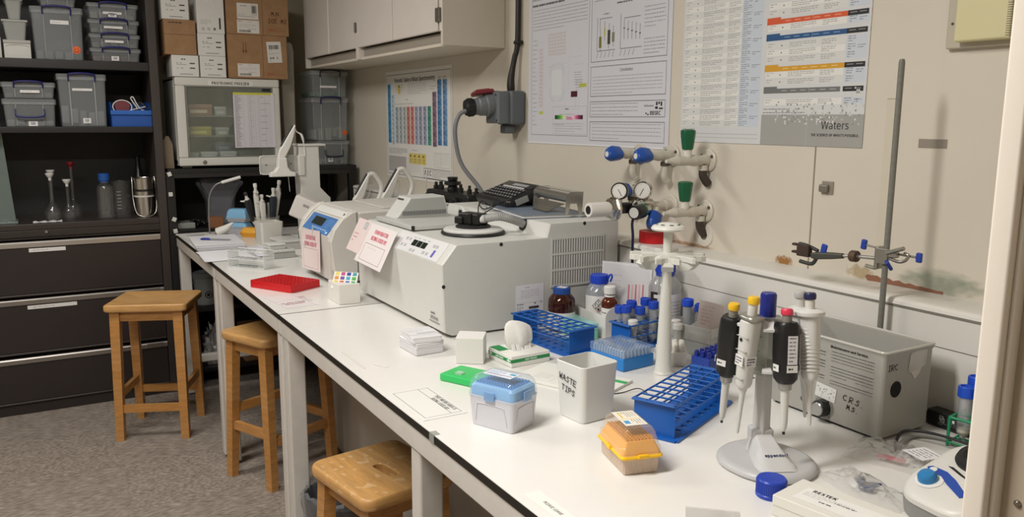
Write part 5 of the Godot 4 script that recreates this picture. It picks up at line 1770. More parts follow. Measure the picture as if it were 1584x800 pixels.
func on_evaporator():
	var y := BH + 0.0004 + 0.3128
	var b: SurfaceTool
	var t := T("book", "white-paged thin book with a blue-grey cover, lying on the evaporator's raised back", "book", Vector3(-2.37, y, -1.475), -10)
	b = bag()
	bx(b, Vector3(0, 0.006, 0), Vector3(0.36, 0.009, 0.215))
	P(b, "pages", mt("e6e5e3", 0.6), t)
	b = bag()
	rb(b, Vector3(0, 0.0008, 0.001), Vector3(0.37, 0.0016, 0.224), 0.0005)
	rb(b, Vector3(0, 0.0114, 0.001), Vector3(0.37, 0.0016, 0.224), 0.0005)
	P(b, "cover", mt("6e7c8c", 0.45), t)
	# label printer
	t = T("label_printer", "black handheld label printer with a keyboard, propped on the evaporator", "label printer", Vector3(-2.565, y + 0.0135, -1.49), -6)
	var tilt := Transform3D(Basis(Vector3.RIGHT, 0.34), Vector3(0, 0.028, 0.0))
	b = bag()
	rb(b, Vector3(0, 0, 0), Vector3(0.3, 0.036, 0.155), 0.012, tilt, 3, 0.02)
	P(b, "body", mt("19191b", 0.4), t)
	b = bag()
	rb(b, Vector3(0, 0.0185, -0.05), Vector3(0.26, 0.004, 0.04), 0.001, tilt)
	P(b, "top_panel", mt("222226", 0.3), t)
	b = bag()
	bx(b, Vector3(0.02, 0.0212, -0.046), Vector3(0.12, 0.001, 0.016), tilt)
	P(b, "display", mt("9fa3a2", 0.25), t)
	b = bag()
	for r in 4:
		for c in 11: rb(b, Vector3(-0.115 + 0.023 * c + 0.004 * r, 0.0195, -0.01 + 0.019 * r), Vector3(0.017, 0.005, 0.013), 0.001, tilt, 1)
	P(b, "keys", mt("2b2b2f", 0.35), t).set_meta("kind", "stuff")
	b = bag()
	for r in 4:
		for c in 11: bx(b, Vector3(-0.116 + 0.023 * c + 0.004 * r, 0.0221, -0.011 + 0.019 * r), Vector3(0.006, 0.0004, 0.006), tilt)
	P(b, "key_letters", mt("b9bbbb", 0.4), t).set_meta("kind", "stuff")
	b = bag()
	for c in 8: rb(b, Vector3(-0.08 + 0.022 * c, 0.0195, -0.026), Vector3(0.018, 0.005, 0.008), 0.001, tilt, 1)
	P(b, "white_keys", mt("c4c6c6", 0.35), t).set_meta("kind", "stuff")
	b = bag()
	rb(b, Vector3(0.149, 0.0, 0.02), Vector3(0.004, 0.022, 0.05), 0.001, tilt)
	P(b, "tape_window", mt("8a8a88", 0.3), t)
	b = bag()
	rb(b, Vector3(0, 0.006, -0.055), Vector3(0.2, 0.02, 0.02), 0.003)
	P(b, "rest", mt("19191b", 0.4), t)
	t = T("power_cable", "thin black cable looped in front of the label printer", "cable", Vector3(-2.44, y, -1.36), 0)
	b = bag()
	tube(b, bez([Vector3(0.08, 0.05, -0.02), Vector3(0.04, 0.035, 0.0), Vector3(-0.02, 0.01, 0.015), Vector3(-0.05, 0.006, 0.02), Vector3(-0.075, 0.02, 0.02), Vector3(-0.06, 0.032, 0.015), Vector3(-0.02, 0.02, 0.012), Vector3(0.02, 0.03, 0.0)], 6), 0.0022, 7)
	tube(b, bez([Vector3(0.03, 0.036, -0.01), Vector3(-0.01, 0.0, 0.025), Vector3(-0.04, -0.012, 0.035), Vector3(-0.065, 0.0, 0.03), Vector3(-0.07, 0.025, 0.02), Vector3(-0.03, 0.03, 0.02), Vector3(0.01, 0.02, 0.01)], 6), 0.0022, 7)
	P(b, "cord", mt("161617", 0.45), t)
	b = bag()
	rb(b, Vector3(0.035, 0.036, -0.005), Vector3(0.02, 0.012, 0.01), 0.002)
	P(b, "plug", mt("161617", 0.45), t)
	# steel film dispenser
	t = T("film_cutter", "bent steel film cutter with a roller, standing on the book", "dispenser", Vector3(-2.275, y + 0.0125, -1.505), -8)
	var st := mt("c3c1bb", 0.25, 0.9)
	b = bag()
	rod(b, Vector3(-0.135, 0.052, 0.01), Vector3(0.12, 0.052, 0.01), 0.016, 18)
	P(b, "roller", st, t)
	b = bag()
	bx(b, Vector3(-0.005, 0.07, -0.015), Vector3(0.26, 0.002, 0.035))
	P(b, "back_plate", st, t)
	b = bag()
	var rows := [PackedVector3Array([Vector3(-0.12, 0.034, 0.026), Vector3(0.115, 0.034, 0.026)]), PackedVector3Array([Vector3(-0.105, 0.022, 0.034), Vector3(0.075, 0.022, 0.034)]), PackedVector3Array([Vector3(-0.075, 0.006, 0.05), Vector3(0.05, 0.006, 0.05)]), PackedVector3Array([Vector3(-0.06, 0.002, 0.062), Vector3(0.04, 0.002, 0.062)])]
	rows.reverse()
	skin(b, rows, false, 60)
	var rows2 := []
	for r in rows: rows2.append(PackedVector3Array([r[0] - Vector3(0, 0.0012, 0), r[1] - Vector3(0, 0.0012, 0)]))
	rows2.reverse()
	skin(b, rows2, false, 60)
	P(b, "front_blade", st, t)
	for x in [-0.132, 0.124]:
		b = bag()
		prism(b, PackedVector2Array([Vector2(-0.03, 0), Vector2(-0.02, 0), Vector2(-0.012, 0.034), Vector2(0.012, 0.034), Vector2(0.02, 0), Vector2(0.03, 0), Vector2(0.034, 0.072), Vector2(-0.012, 0.072), Vector2(-0.026, 0.05)]), x - 0.0015, x + 0.0015, alongx())
		P(b, "end_cheek", st, t)
	# black valve block behind, standing on the bench behind the two machines
	t = T("valve_manifold", "black multi-port valve manifold behind the evaporator's lid", "manifold", Vector3(-3.09, BH + 0.0004, -1.553), 0)
	var bl := mt("141415", 0.4)
	b = bag()
	rb(b, Vector3(0.035, 0.12, 0.0), Vector3(0.3, 0.24, 0.12), 0.008)
	P(b, "base_block", bl, t)
	b = bag()
	rb(b, Vector3(-0.025, 0.285, 0), Vector3(0.4, 0.075, 0.11), 0.012)
	rb(b, Vector3(-0.26, 0.283, 0), Vector3(0.06, 0.03, 0.06), 0.006)
	P(b, "upper_block", bl, t)
	for q in [[-0.21, 0.33, 0.012], [-0.16, 0.335, 0.014], [0.03, 0.335, 0.012], [0.11, 0.335, 0.01], [0.17, 0.33, 0.012]]:
		b = bag()
		lathe(b, [[0, 0], [q[2], 0], [q[2], 0.018], [q[2] * 0.6, 0.02], [q[2] * 0.6, 0.034], [0, 0.034]], 14, Transform3D(Basis(), Vector3(q[0], q[1] - 0.013, 0.01)))
		P(b, "port_stub", bl, t)
	b = bag()
	lathe(b, [[0, 0.32], [0.022, 0.32], [0.024, 0.335], [0.018, 0.345], [0.036, 0.35], [0.036, 0.362], [0.018, 0.366], [0.022, 0.372], [0.022, 0.382], [0, 0.382]], 20, Transform3D(Basis(), Vector3(-0.045, 0, 0.01)))
	P(b, "knob", bl, t)
	for q in [[-0.15, 0.285, 0.057], [-0.02, 0.27, 0.057], [0.08, 0.285, 0.057], [0.15, 0.275, 0.057]]:
		b = bag()
		lathe(b, [[0, 0], [0.02, 0], [0.022, 0.01], [0.012, 0.014], [0.012, 0.03], [0, 0.03]], 16, rotv(Vector3.RIGHT, 90, Vector3(q[0], q[1], q[2] - 0.003)))
		P(b, "side_port", bl, t)

# ------------------------------------------------------------------ what hangs on the right wall
func wall_units():
	# two white cupboards side by side, two doors each
	var wm := mottled("dad3cb", 0.015, 0.02, 1.0, 0.45, 41)
	for k in 2:
		var x0: float = [-4.91, -4.02][k]
		var x1: float = [-4.022, -3.034][k]
		var w := x1 - x0
		var t := T("wall_cupboard", ["white two-door wall cupboard at the far end, above the clear boxes", "white two-door wall cupboard with the visible end panel, above the periodic chart"][k], "cupboard", Vector3((x0 + x1) / 2, 1.82, -1.596), 0, "white wall cupboards")
		var b := bag()
		rb(b, Vector3(w / 2 - 0.009, 0.37, 0), Vector3(0.018, 0.74, 0.285), 0.002)
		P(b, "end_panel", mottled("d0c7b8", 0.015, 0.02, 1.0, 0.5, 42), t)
		b = bag()
		rb(b, Vector3(-w / 2 + 0.009, 0.37, 0), Vector3(0.018, 0.74, 0.285), 0.002)
		P(b, "end_panel", wm, t)
		b = bag()
		bx(b, Vector3(0, 0.006, -0.01), Vector3(w - 0.036, 0.012, 0.262))
		P(b, "bottom_panel", mt("d6cdbd", 0.5), t)
		b = bag()
		bx(b, Vector3(0, 0.73, 0), Vector3(w - 0.036, 0.018, 0.28))
		P(b, "top_panel", wm, t)
		b = bag()
		bx(b, Vector3(0, 0.37, -0.138), Vector3(w - 0.036, 0.71, 0.006))
		P(b, "back_panel", wm, t)
		b = bag()
		rb(b, Vector3(0, 0.028, 0.105), Vector3(w - 0.036, 0.052, 0.018), 0.002)
		P(b, "bottom_rail", mt("9c9488", 0.5), t)
		var split: float = [-4.475, -3.555][k]
		for q in [[x0 + 0.004, split - 0.004], [split + 0.004, x1 - (0.045 if k == 1 else 0.004)]]:
			b = bag()
			rb(b, Vector3((q[0] + q[1]) / 2 - t.position.x, 0.397, 0.134), Vector3(q[1] - q[0], 0.68, 0.018), 0.003)
			P(b, "door", wm, t)
		b = bag()
		if k == 0: rb(b, Vector3(-4.465 - t.position.x, 0.40, 0.136), Vector3(0.02, 0.69, 0.02), 0.003)
		else: rb(b, Vector3(-3.052 - t.position.x, 0.40, 0.134), Vector3(0.022, 0.69, 0.02), 0.003)
		P(b, "edge_strip", mt("ddd5ca", 0.4), t)
		b = bag()
		if k == 0: rb(b, Vector3(w / 2 - 0.006, 0.155, 0.146), Vector3(0.014, 0.05, 0.012), 0.004)
		else: rb(b, Vector3(-3.062 - t.position.x, 0.118, 0.148), Vector3(0.04, 0.055, 0.012), 0.003)
		P(b, "catch", mt("6e6860", 0.4, 0.4), t)

func posters():
	var t := T("wall_chart", "periodic chart with coloured columns, pinned under the wall cupboards", "poster", Vector3(-3.945, 1.4985, ZW + 0.001), 0)
	var pt := sheet(t, "sheet", 0.832, 0.566, paper_mat("periodic", 720, 490, func(im):
		var W := 720.0
		var H := 490.0
		frame(im, 10, 16, 700, 462, "3a3a3c", 2)
		var cols := [[0.035, 0.12, "2f7fae"], [0.10, 0.22, "b9cdd8"], [0.165, 0.335, "a2adb6"], [0.227, 0.335, "a6b2b8"], [0.289, 0.335, "b0b8b4"], [0.35, 0.335, "c4786c"], [0.412, 0.335, "c9776f"], [0.475, 0.335, "9aa3bb"], [0.537, 0.335, "9098ae"], [0.60, 0.335, "8f98b4"], [0.665, 0.335, "3d8f78"], [0.735, 0.215, "7a5f72"], [0.805, 0.115, "3f78ad"], [0.878, 0.115, "5c87b5"]]
		for c in cols:
			var cw := 0.052 if c[0] < 0.7 else 0.058
			var y := int(c[1] * H)
			var rows := int((0.695 * H - y) / 21.0)
			for i in rows:
				var col := Color(c[2])
				if i % 2 == 1: col = col.lightened(0.12)
				fr(im, c[0] * W, y + i * 21, cw * W, 21, col.to_html(false))
				fr(im, c[0] * W + 6, y + i * 21 + 5, 10, 7, col.darkened(0.4).to_html(false)); fr(im, c[0] * W + 4, y + i * 21 + 15, cw * W * 0.6, 2, col.darkened(0.25).to_html(false))
				fr(im, c[0] * W + cw * W - 8, y + i * 21 + 3, 5, 14, col.lightened(0.3).to_html(false))
		fr(im, 150, 62, 26, 42, "d8c34a"); fr(im, 156, 68, 14, 8, "6d6428"); words(im, 124, 66, 22, 4, 9, "8a8a8c", 2); words(im, 180, 66, 24, 4, 9, "8a8a8c", 2)
		frame(im, 262, 56, 220, 52, "b5b5b5", 1); words(im, 268, 62, 200, 6, 8, "a2a2a4", 2)
		words(im, 240, 130, 60, 1, 4, "6a6a6c", 3); words(im, 110, 150, 320, 1, 4, "8a8a8c", 2); words(im, 500, 80, 70, 2, 10, "8a8a8c", 2)
		for q in [588, 634]: words(im, q, 44, 34, 2, 8, "5a5a5c", 3)
		words(im, 30, 356, 220, 4, 7, "5c5c5e", 2)
		for i in 4: fr(im, 270 + 47 * i, 372, 44, 48, "d6c468"); fr(im, 276 + 47 * i, 380, 18, 9, "7c7034"); fr(im, 276 + 47 * i, 398, 30, 3, "a39648"); fr(im, 276 + 47 * i, 408, 26, 3, "a39648")
		words(im, 300, 358, 120, 1, 4, "6a6a6c", 2)
		frame(im, 540, 362, 155, 62, "8a8a8c", 1); fr(im, 610, 362, 1, 62, "8a8a8c"); words(im, 546, 368, 140, 6, 9, "9a9a9c", 1)
		fr(im, 24, 392, 210, 72, "b3aeab"); words(im, 236, 396, 160, 10, 7, "a2a09e", 1)
		frame(im, 430, 432, 268, 44, "4a4a4c", 2); words(im, 520, 438, 170, 5, 7, "6a6a6c", 2)
		fr(im, 470, 440, 2, 28, "8a8a8c"), "e2e0db"), Vector3.ZERO, FRONT, 0.0012)
	txt(pt, "Periodic Table of Mass Spectrometry", 0.021, Vector3(-0.03, 0.232, 0.0014), FRONT, "2a2a2c", true)
	for q in [["A", -0.148], ["I", -0.118], ["C", -0.088]]: txt(pt, q[0], 0.026, Vector3(q[1] + 0.25, -0.24, 0.0014), FRONT, "4a4a4c", true)
	# research poster
	t = T("research_poster", "large white research poster with charts and boxed text, right of the grey socket", "poster", Vector3(-2.42, 2.032, ZW + 0.001), 0)
	pt = sheet(t, "sheet", 0.845, 1.19, paper_mat("research", 900, 1268, func(im):
		# only the lower part shows: one unit is 0.939 mm
		var o := 1268 - 640
		frame(im, 24, o + 60, 410, 545, "77777a", 2); frame(im, 24, o - 90, 410, 148, "77777a", 2)
		words(im, 30, o + 78, 390, 1, 10, "3c3c40", 8); words(im, 34, o + 100, 390, 7, 13, "77777a", 2)
		# pathway drawing
		for c in 6:
			for r in 7: frame(im, 150 + 22 * c, o + 200 + 13 * r, 20, 11, "c9b9b2", 1); fr(im, 152 + 22 * c, o + 204 + 13 * r, 14, 2, "b09a92")
		for r in 16: frame(im, 82, o + 255 + 15 * r, 30, 13, "d0a8a4", 1); fr(im, 86, o + 260 + 15 * r, 22, 2, "a98a86")
		for r in 20: fr(im, 34, o + 220 + 18 * r, rng.randf_range(14, 36), 2, "8a8a8e")
		for k in 90:
			var a := TAU * k / 90.0
			var ca := cos(a)
			var sa := sin(a)
			var px := 215 + signf(ca) * pow(absf(ca), 0.5) * 52
			var py := o + 395 + signf(sa) * pow(absf(sa), 0.5) * 72
			fr(im, px, py, 4, 3, "b4c2c2"); fr(im, px * 0.84 + 215 * 0.16, py * 0.84 + (o + 395) * 0.16, 5, 2, "c2caca")
		fr(im, 180, o + 345, 70, 100, "d4d8d8")
		for q in [[200, 320, 90, 1], [300, 300, 1, 110], [300, 300, 90, 1], [140, 330, 60, 1], [110, 280, 1, 240], [250, 500, 120, 1], [370, 430, 1, 110], [180, 540, 150, 1], [100, 540, 20, 1], [60, 230, 40, 1], [330, 330, 70, 1]]: fr(im, q[0], o + q[1], q[2], q[3], "b5b5bd")
		for q in [[340, 360, 50, 6], [350, 390, 50, 5], [240, 520, 100, 2], [190, 560, 180, 1]]: words(im, q[0], o + q[1], q[2], q[3], 9, "8a8a8e", 2)
		fr(im, 318, o + 432, 44, 22, "4a1020"); fr(im, 350, o + 455, 2, 40, "b5b5bd"); fr(im, 372, o + 404, 50, 14, "b5b848"); fr(im, 290, o + 530, 50, 12, "d28aa4"); fr(im, 86, o + 508, 30, 12, "b9c24a")
		frame(im, 190, o + 490, 238, 108, "9a9a9e", 1); words(im, 280, o + 498, 50, 1, 8, "4a4a4e", 4)
		for k in 8: fr(im, 206 + 9 * k, o + 524, 9, 16, ["103a14", "1e5a22", "2c7a2c", "4a9a3a", "6ab04a", "94c466", "bcd88c", "dce8b8"][k]); fr(im, 330 + 9 * k, o + 524, 9, 16, ["f0d0dc", "e8a8c0", "d884a8", "c05c88", "a03c66", "7a2448", "581432", "3a0a20"][k])
		words(im, 206, o + 556, 200, 4, 10, "9a9a9e", 2)
		# right column
		frame(im, 448, o - 90, 430, 420, "55555a", 2)
		words(im, 466, o - 60, 100, 12, 12, "6a6a6e", 2)
		for q in [[600, -40], [760, -50]]:
			fr(im, q[0], o + q[1], 2, 90, "4a4a4e"); fr(im, q[0], o + q[1] + 90, 100, 2, "4a4a4e")
			for k in 5: fr(im, q[0] + 10 + 20 * k, o + q[1] + 30 + 9 * (k % 3), 10, 30, "3a3a3e")
		for k in 8:
			for j in 22: fr(im, 604 + 24 * (k % 4) - j * 0.5 + (150 if k > 3 else 0), o + 60 + j, 2, 1, "55555a")
		words(im, 466, o + 96, 390, 2, 14, "55555a", 2)
		words(im, 600, o + 128, 120, 1, 8, "3a3a3e", 5)
		fr(im, 484, o + 170, 2, 120, "4a4a4e"); fr(im, 484, o + 290, 110, 2, "4a4a4e")
		for q in [[496, 240, 40, "7a7a22"], [522, 210, 30, "cfcf8a"], [548, 220, 50, "3a3a2a"], [574, 230, 34, "8a8a6a"]]: fr(im, q[0], o + q[1], 16, q[2], q[3]); fr(im, q[0] + 7, o + q[1] - 24, 2, q[2] + 40, "4a4a4e")
		fr(im, 500, o + 176, 2, 40, "4a4a4e"); fr(im, 500, o + 176, 74, 2, "4a4a4e"); words(im, 520, o + 160, 50, 1, 8, "4a4a4e", 3)
		fr(im, 624, o + 170, 2, 120, "4a4a4e"); fr(im, 624, o + 290, 120, 2, "4a4a4e")
		for k in 5: fr(im, 644 + 22 * k, o + 190 + 6 * k, 2, 70 - 5 * k, "4a4a4e"); fr(im, 640 + 22 * k, o + 220 + 6 * k, 10, 3, "2a2a2e")
		fr(im, 644, o + 186, 90, 2, "4a4a4e")
		for k in 9:
			for j in 20: fr(im, 490 + 24 * k - j * 0.4 + (20 if k > 4 else 0), o + 296 + j, 2, 1, "55555a")
		words(im, 756, o + 160, 110, 6, 13, "6a6a6e", 2); words(im, 756, o + 266, 110, 5, 12, "6a6a6e", 2)
		frame(im, 448, o + 346, 430, 110, "55555a", 2); words(im, 462, o + 384, 400, 6, 12, "8a8a8e", 2)
		frame(im, 448, o + 474, 430, 58, "55555a", 2); words(im, 456, o + 482, 280, 4, 13, "77777a", 2)
		for q in [[830, 480, 8, 12], [842, 480, 8, 8], [854, 480, 8, 14], [826, 496, 14, 8], [846, 500, 20, 5], [776, 516, 6, 6], [786, 520, 6, 6]]: fr(im, q[0], o + q[1], q[2], q[3], "18181a")
		frame(im, 448, o + 548, 430, 72, "55555a", 2); words(im, 462, o + 556, 400, 5, 13, "8a8a8e", 2)
		fr(im, 0, 1262, 900, 6, "e2e2e4"), "d0d0d6"), Vector3.ZERO, FRONT, 0.0012)
	txt(pt, "Conclusion", 0.010, Vector3(0.2, -0.336, 0.0014), FRONT, "2c2c30", false)
	txt(pt, "BBSRC", 0.0125, Vector3(0.355, -0.4805, 0.0014), FRONT, "1c1c20", true)
	txt(pt, "Rothamsted", 0.006, Vector3(0.322, -0.457, 0.0014), FRONT, "3c3c40", false, "lettering", "Droid Serif")
	b_clip(t, Vector3(0.41, -0.592, 0.0015))
	# two sheets of the column chart
	for k in 2:
		t = T("product_chart", ["left sheet of the tabulated wall chart, headed by a purple bar", "right sheet of the tabulated wall chart, with coloured bars and a grey foot"][k], "poster", Vector3([-1.783, -1.459][k], 1.79, ZW + 0.001), 0, "wall chart sheets")
		t.rotation_degrees.z = [0.0, 0.0][k]
		var left := k == 0
		pt = sheet(t, "sheet", 0.325 if left else 0.323, 0.65, paper_mat("chart%d" % k, 420, 840, func(im):
			# 1 px = 0.774 mm, foot of the sheet at y 840
			fr(im, 0, 0, 420, 840, "cfd0d0")
			var rows := []
			if left:
				for i in 24: rows.append([240 + i * 22.5, 22.5])
				fr(im, 14, 218, 390, 16, "3a2a5e"); fr(im, 14, 212, 60, 8, "3a2a5e")
				for q in 6: fr(im, 90 + 34 * q, 224, 22, 4, "8a80a8")
			else:
				for y in [360, 383, 432, 468, 492, 516, 540, 590, 614, 660, 682]: rows.append([y, 23.0])
				for q in [[416, "d0552c"], [452 + 18, "1f4f80"], [574, "d09a28"], [652 - 4, "6e706e"]]:
					fr(im, 4, q[0], 330 if q[1] != "6e706e" else 320, 16, q[1]); fr(im, 4, q[0] - 7, 60, 8, q[1]); fr(im, 334, q[0], 76, 16, "1f2022")
					for z in 6: fr(im, 84 + 40 * z, q[0] + 6, 24, 3, Color(q[1]).lightened(0.4).to_html(false))
					fr(im, 342, q[0] + 5, 26, 3, "8a8a8c"); fr(im, 376, q[0] + 5, 26, 3, "8a8a8c")
			var i := 0
			for r in rows:
				var skip := false
				if not left:
					for q in [416, 470, 574, 648]:
						if r[0] + r[1] > q - 6 and r[0] < q + 15: skip = true
				if skip: continue
				fr(im, 10, r[0] + 1, 390 if left else 322, r[1] - 2, "e0dfda" if i % 2 == 0 else "d4d4d0")
				if left: fr(im, 306, r[0], 100, r[1], "c4ccd6")
				else: fr(im, 336, r[0], 76, r[1], "c6cdd6")
				fr(im, 72, r[0] + 10, 4, 4, "1c1c1e")
				words(im, 14, r[0] + 4, 30, 2, 8, "8a8a8c", 2)
				words(im, 108, r[0] + 4, 110, 3, 6, "8e8e90", 2)
				words(im, 240, r[0] + 4, 58, 3, 6, "8e8e90", 2)
				words(im, 312 if left else 342, r[0] + 2, 40 if left else 28, 3, 7, "6a6c74", 2)
				if i % 2 == 0: words(im, 362 if left else 378, r[0] + 6, 40 if left else 30, 2, 7, "6a6c74", 2)
				i += 1
			if left:
				words(im, 14, 788, 70, 2, 9, "8a8a8c", 2); fr(im, 10, 806, 396, 1, "7a7a7c"); fr(im, 10, 820, 396, 1, "8a8a8c")
			else:
				fr(im, 0, 736, 420, 104, "a09f9b"); words(im, 6, 716, 290, 1, 5, "77787a", 3); words(im, 6, 728, 330, 1, 5, "77787a", 3)
				for d in 170:
					var x := rng.randf_range(60, 418)
					var yy := rng.randf_range(700, 770)
					if x > 380: yy = rng.randf_range(640, 770)
					fr(im, int(x / 7) * 7, int(yy / 7) * 7, 6, 6, ["d6d6d2", "bcbcb8", "8e8e8a"][d % 3])
			fr(im, 200, 0, 1, 840, "c2c2c0"), "cfd0d0"), Vector3.ZERO, FRONT, 0.0012)
		if not left:
			txt(pt, "Waters", 0.019, Vector3(0.08, -0.272, 0.0014), FRONT, "2c2c2c", false)
			txt(pt, "THE SCIENCE OF WHAT'S POSSIBLE.", 0.0062, Vector3(0.08, -0.296, 0.0014), FRONT, "2c2c2c", true)

func b_clip(t, at: Vector3):
	var b := bag()
	bx(b, at, Vector3(0.02, 0.012, 0.0006))
	P(b, "clear_tape", clear("d6d2c4", 0.5, 0.2), t)

func wall_fittings():
	# grey industrial socket with its plug and cables
	var t := T("wall_socket", "grey industrial wall socket with an angled housing and a red flap", "socket", Vector3(-2.93, 1.575, ZW), 0)
	var gm := mt("5d6265", 0.45)
	var b := bag()
	rb(b, Vector3(0.005, 0, 0.035), Vector3(0.125, 0.135, 0.07), 0.012)
	P(b, "back_box", gm, t)
	b = bag()
	prism(b, PackedVector2Array([Vector2(-0.055, -0.062), Vector2(0.05, -0.062), Vector2(0.05, 0.062), Vector2(-0.055, 0.07)]), 0.06, 0.12, Transform3D(), 0.006)
	P(b, "angled_housing", mt("686d70", 0.45), t)
	b = bag()
	rb(b, Vector3(0.0, -0.085, 0.045), Vector3(0.05, 0.035, 0.05), 0.006)
	P(b, "lower_gland", gm, t)
	b = bag()
	var xf := toward(Vector3(-0.18, -0.12, 1), Vector3(-0.01, 0.012, 0.11))
	lathe(b, [[0, 0], [0.045, 0], [0.045, 0.03], [0.04, 0.034], [0.038, 0.06], [0.034, 0.064], [0.032, 0.08], [0, 0.08]], 24, xf)
	P(b, "plug_body", mt("6d7275", 0.45), t)
	b = bag()
	lathe(b, [[0, 0.078], [0.031, 0.078], [0.034, 0.084], [0.034, 0.108], [0.03, 0.118], [0, 0.118]], 20, xf)
	for k in 14:
		var a := TAU * k / 14
		rb(b, Vector3(cos(a) * 0.034, 0.097, sin(a) * 0.034), Vector3(0.005, 0.024, 0.005), 0.001, xf, 1)
	P(b, "black_collar", mt("1b1b1c", 0.5), t)
	b = bag()
	rb(b, Vector3(0, 0.036, -0.052), Vector3(0.06, 0.085, 0.018), 0.007, xf)
	var fl := P(b, "red_flap", mt("7a2a30", 0.4), t)
	b = bag()
	rb(b, Vector3(0, 0.036, -0.062), Vector3(0.035, 0.055, 0.006), 0.002, xf)
	P(b, "flap_recess", mt("8c343a", 0.4), fl)
	b = bag()
	lathe(b, [[0, 0], [0.014, 0], [0.014, 0.01], [0, 0.012]], 16, rotv(Vector3.RIGHT, 90, Vector3(-0.015, -0.022, 0.119)))
	rb(b, Vector3(-0.01, -0.022, 0.13), Vector3(0.035, 0.009, 0.012), 0.003)
	P(b, "switch", mt("141415", 0.4), t)
	for q in [[0.03, 0.05], [0.038, -0.05]]:
		b = bag()
		lathe(b, [[0, 0], [0.004, 0], [0.004, 0.002], [0, 0.002]], 10, rotv(Vector3.RIGHT, 90, Vector3(q[0], q[1], 0.1195)))
		P(b, "screw", mt("3a3d3f", 0.4, 0.5), t)
	t = T("flexible_cable", "grey flexible cable curving down from the plug of the wall socket to the bench", "cable", Vector3(-2.95, 1.555, -1.515), 0)
	b = bag()
	tube(b, bez([Vector3(0.0, 0.008, 0.0), Vector3(-0.012, -0.012, 0.028), Vector3(-0.012, -0.08, 0.045), Vector3(0.0, -0.2, 0.025), Vector3(0.05, -0.31, -0.04), Vector3(0.075, -0.42, -0.08), Vector3(0.075, -0.6, -0.088)], 8), 0.0085, 12)
	P(b, "cord", mt("75777a", 0.45), t)
	t = T("power_riser", "black cable running up the wall from the top of the grey socket", "cable", Vector3(-2.925, 1.643, ZW + 0.035), 0)
	b = bag()
	tube(b, bez([Vector3(0, 0.0, 0), Vector3(0.0, 0.05, 0.0), Vector3(0.01, 0.13, -0.01), Vector3(0.02, 0.2, -0.018), Vector3(0.02, 0.5, -0.02), Vector3(0.02, 0.9, -0.02)], 6), [0.015, 0.0155, 0.016, 0.016, 0.0155, 0.015, 0.014, 0.0135, 0.0125, 0.0115, 0.011, 0.011, 0.011, 0.011, 0.011, 0.011, 0.011, 0.011, 0.011, 0.011, 0.011, 0.011, 0.011, 0.011, 0.011, 0.011, 0.011, 0.011, 0.011, 0.011, 0.011], 12)
	P(b, "cord", mt("1a1512", 0.4), t)
	for y in [0.19, 0.55]:
		b = bag()
		rb(b, Vector3(0.022, y, -0.02), Vector3(0.036, 0.014, 0.028), 0.004)
		P(b, "clip", mt("17130f", 0.4), t)
	# small box high on the right
	t = T("wall_sensor", "cream wall sensor box with a vented right edge, high at the right", "sensor", Vector3(-1.015, 1.69, ZW), 0)
	b = bag()
	rb(b, Vector3(-0.01, 0.055, 0.008), Vector3(0.15, 0.125, 0.016), 0.004)
	P(b, "back_plate", mt("b9b1a0", 0.5), t)
	b = bag()
	rb(b, Vector3(0.006, 0.058, 0.026), Vector3(0.118, 0.108, 0.03), 0.005)
	var cv := P(b, "cover", mt("d3cba0", 0.5), t)
	b = bag()
	for k in 22: bx(b, Vector3(0.0605, 0.01 + 0.0045 * k, 0.026), Vector3(0.01, 0.0018, 0.0306))
	P(b, "vent_slots", mt("7d775f", 0.6), t).set_meta("kind", "stuff")
	txt(cv, "TREND", 0.008, Vector3(0.0, 0.096, 0.0413), FRONT, "a9a284", true)
	b = bag()
	lathe(b, [[0, 0], [0.003, 0], [0.003, 0.001], [0, 0.001]], 10, rotv(Vector3.RIGHT, 90, Vector3(-0.072, 0.045, 0.016)))
	P(b, "screw", mt("4a463c", 0.5), t)
	# catch, tape, batten
	t = T("panel_catch", "small grey catch on the wall beside the panel joint", "catch", Vector3(-1.388, 1.363, ZW), 0)
	b = bag()
	rb(b, Vector3(0, 0, 0.002), Vector3(0.034, 0.032, 0.004), 0.001)
	P(b, "plate", mt("a39c90", 0.4, 0.4), t)
	b = bag()
	rb(b, Vector3(-0.006, -0.002, 0.009), Vector3(0.026, 0.02, 0.012), 0.004)
	P(b, "knob", mt("8c867c", 0.35, 0.5), t)
	t = T("tape_patch", "strip of old clear tape on the wall right of the steel rod", "tape", Vector3(-1.118, 1.4805, ZW), 0)
	b = bag()
	bx(b, Vector3(0, 0, 0.0006), Vector3(0.068, 0.02, 0.001))
	P(b, "strip", clear("a89f92", 0.45, 0.2), t)
	t = T("painted_batten", "painted-over batten on the wall left of the steel rod", "batten", Vector3(-1.225, 1.36, ZW), 0)
	b = bag()
	rb(b, Vector3(0, 0.0, 0.0005), Vector3(0.028, 0.44, 0.0012), 0.0005)
	P(b, "strip", mt("cdc5b3", 0.55), t)
	b = bag()
	rb(b, Vector3(0.004, 0.221, 0.001), Vector3(0.036, 0.002, 0.002), 0.0006)
	P(b, "top_edge", mt("b9a888", 0.6), t)

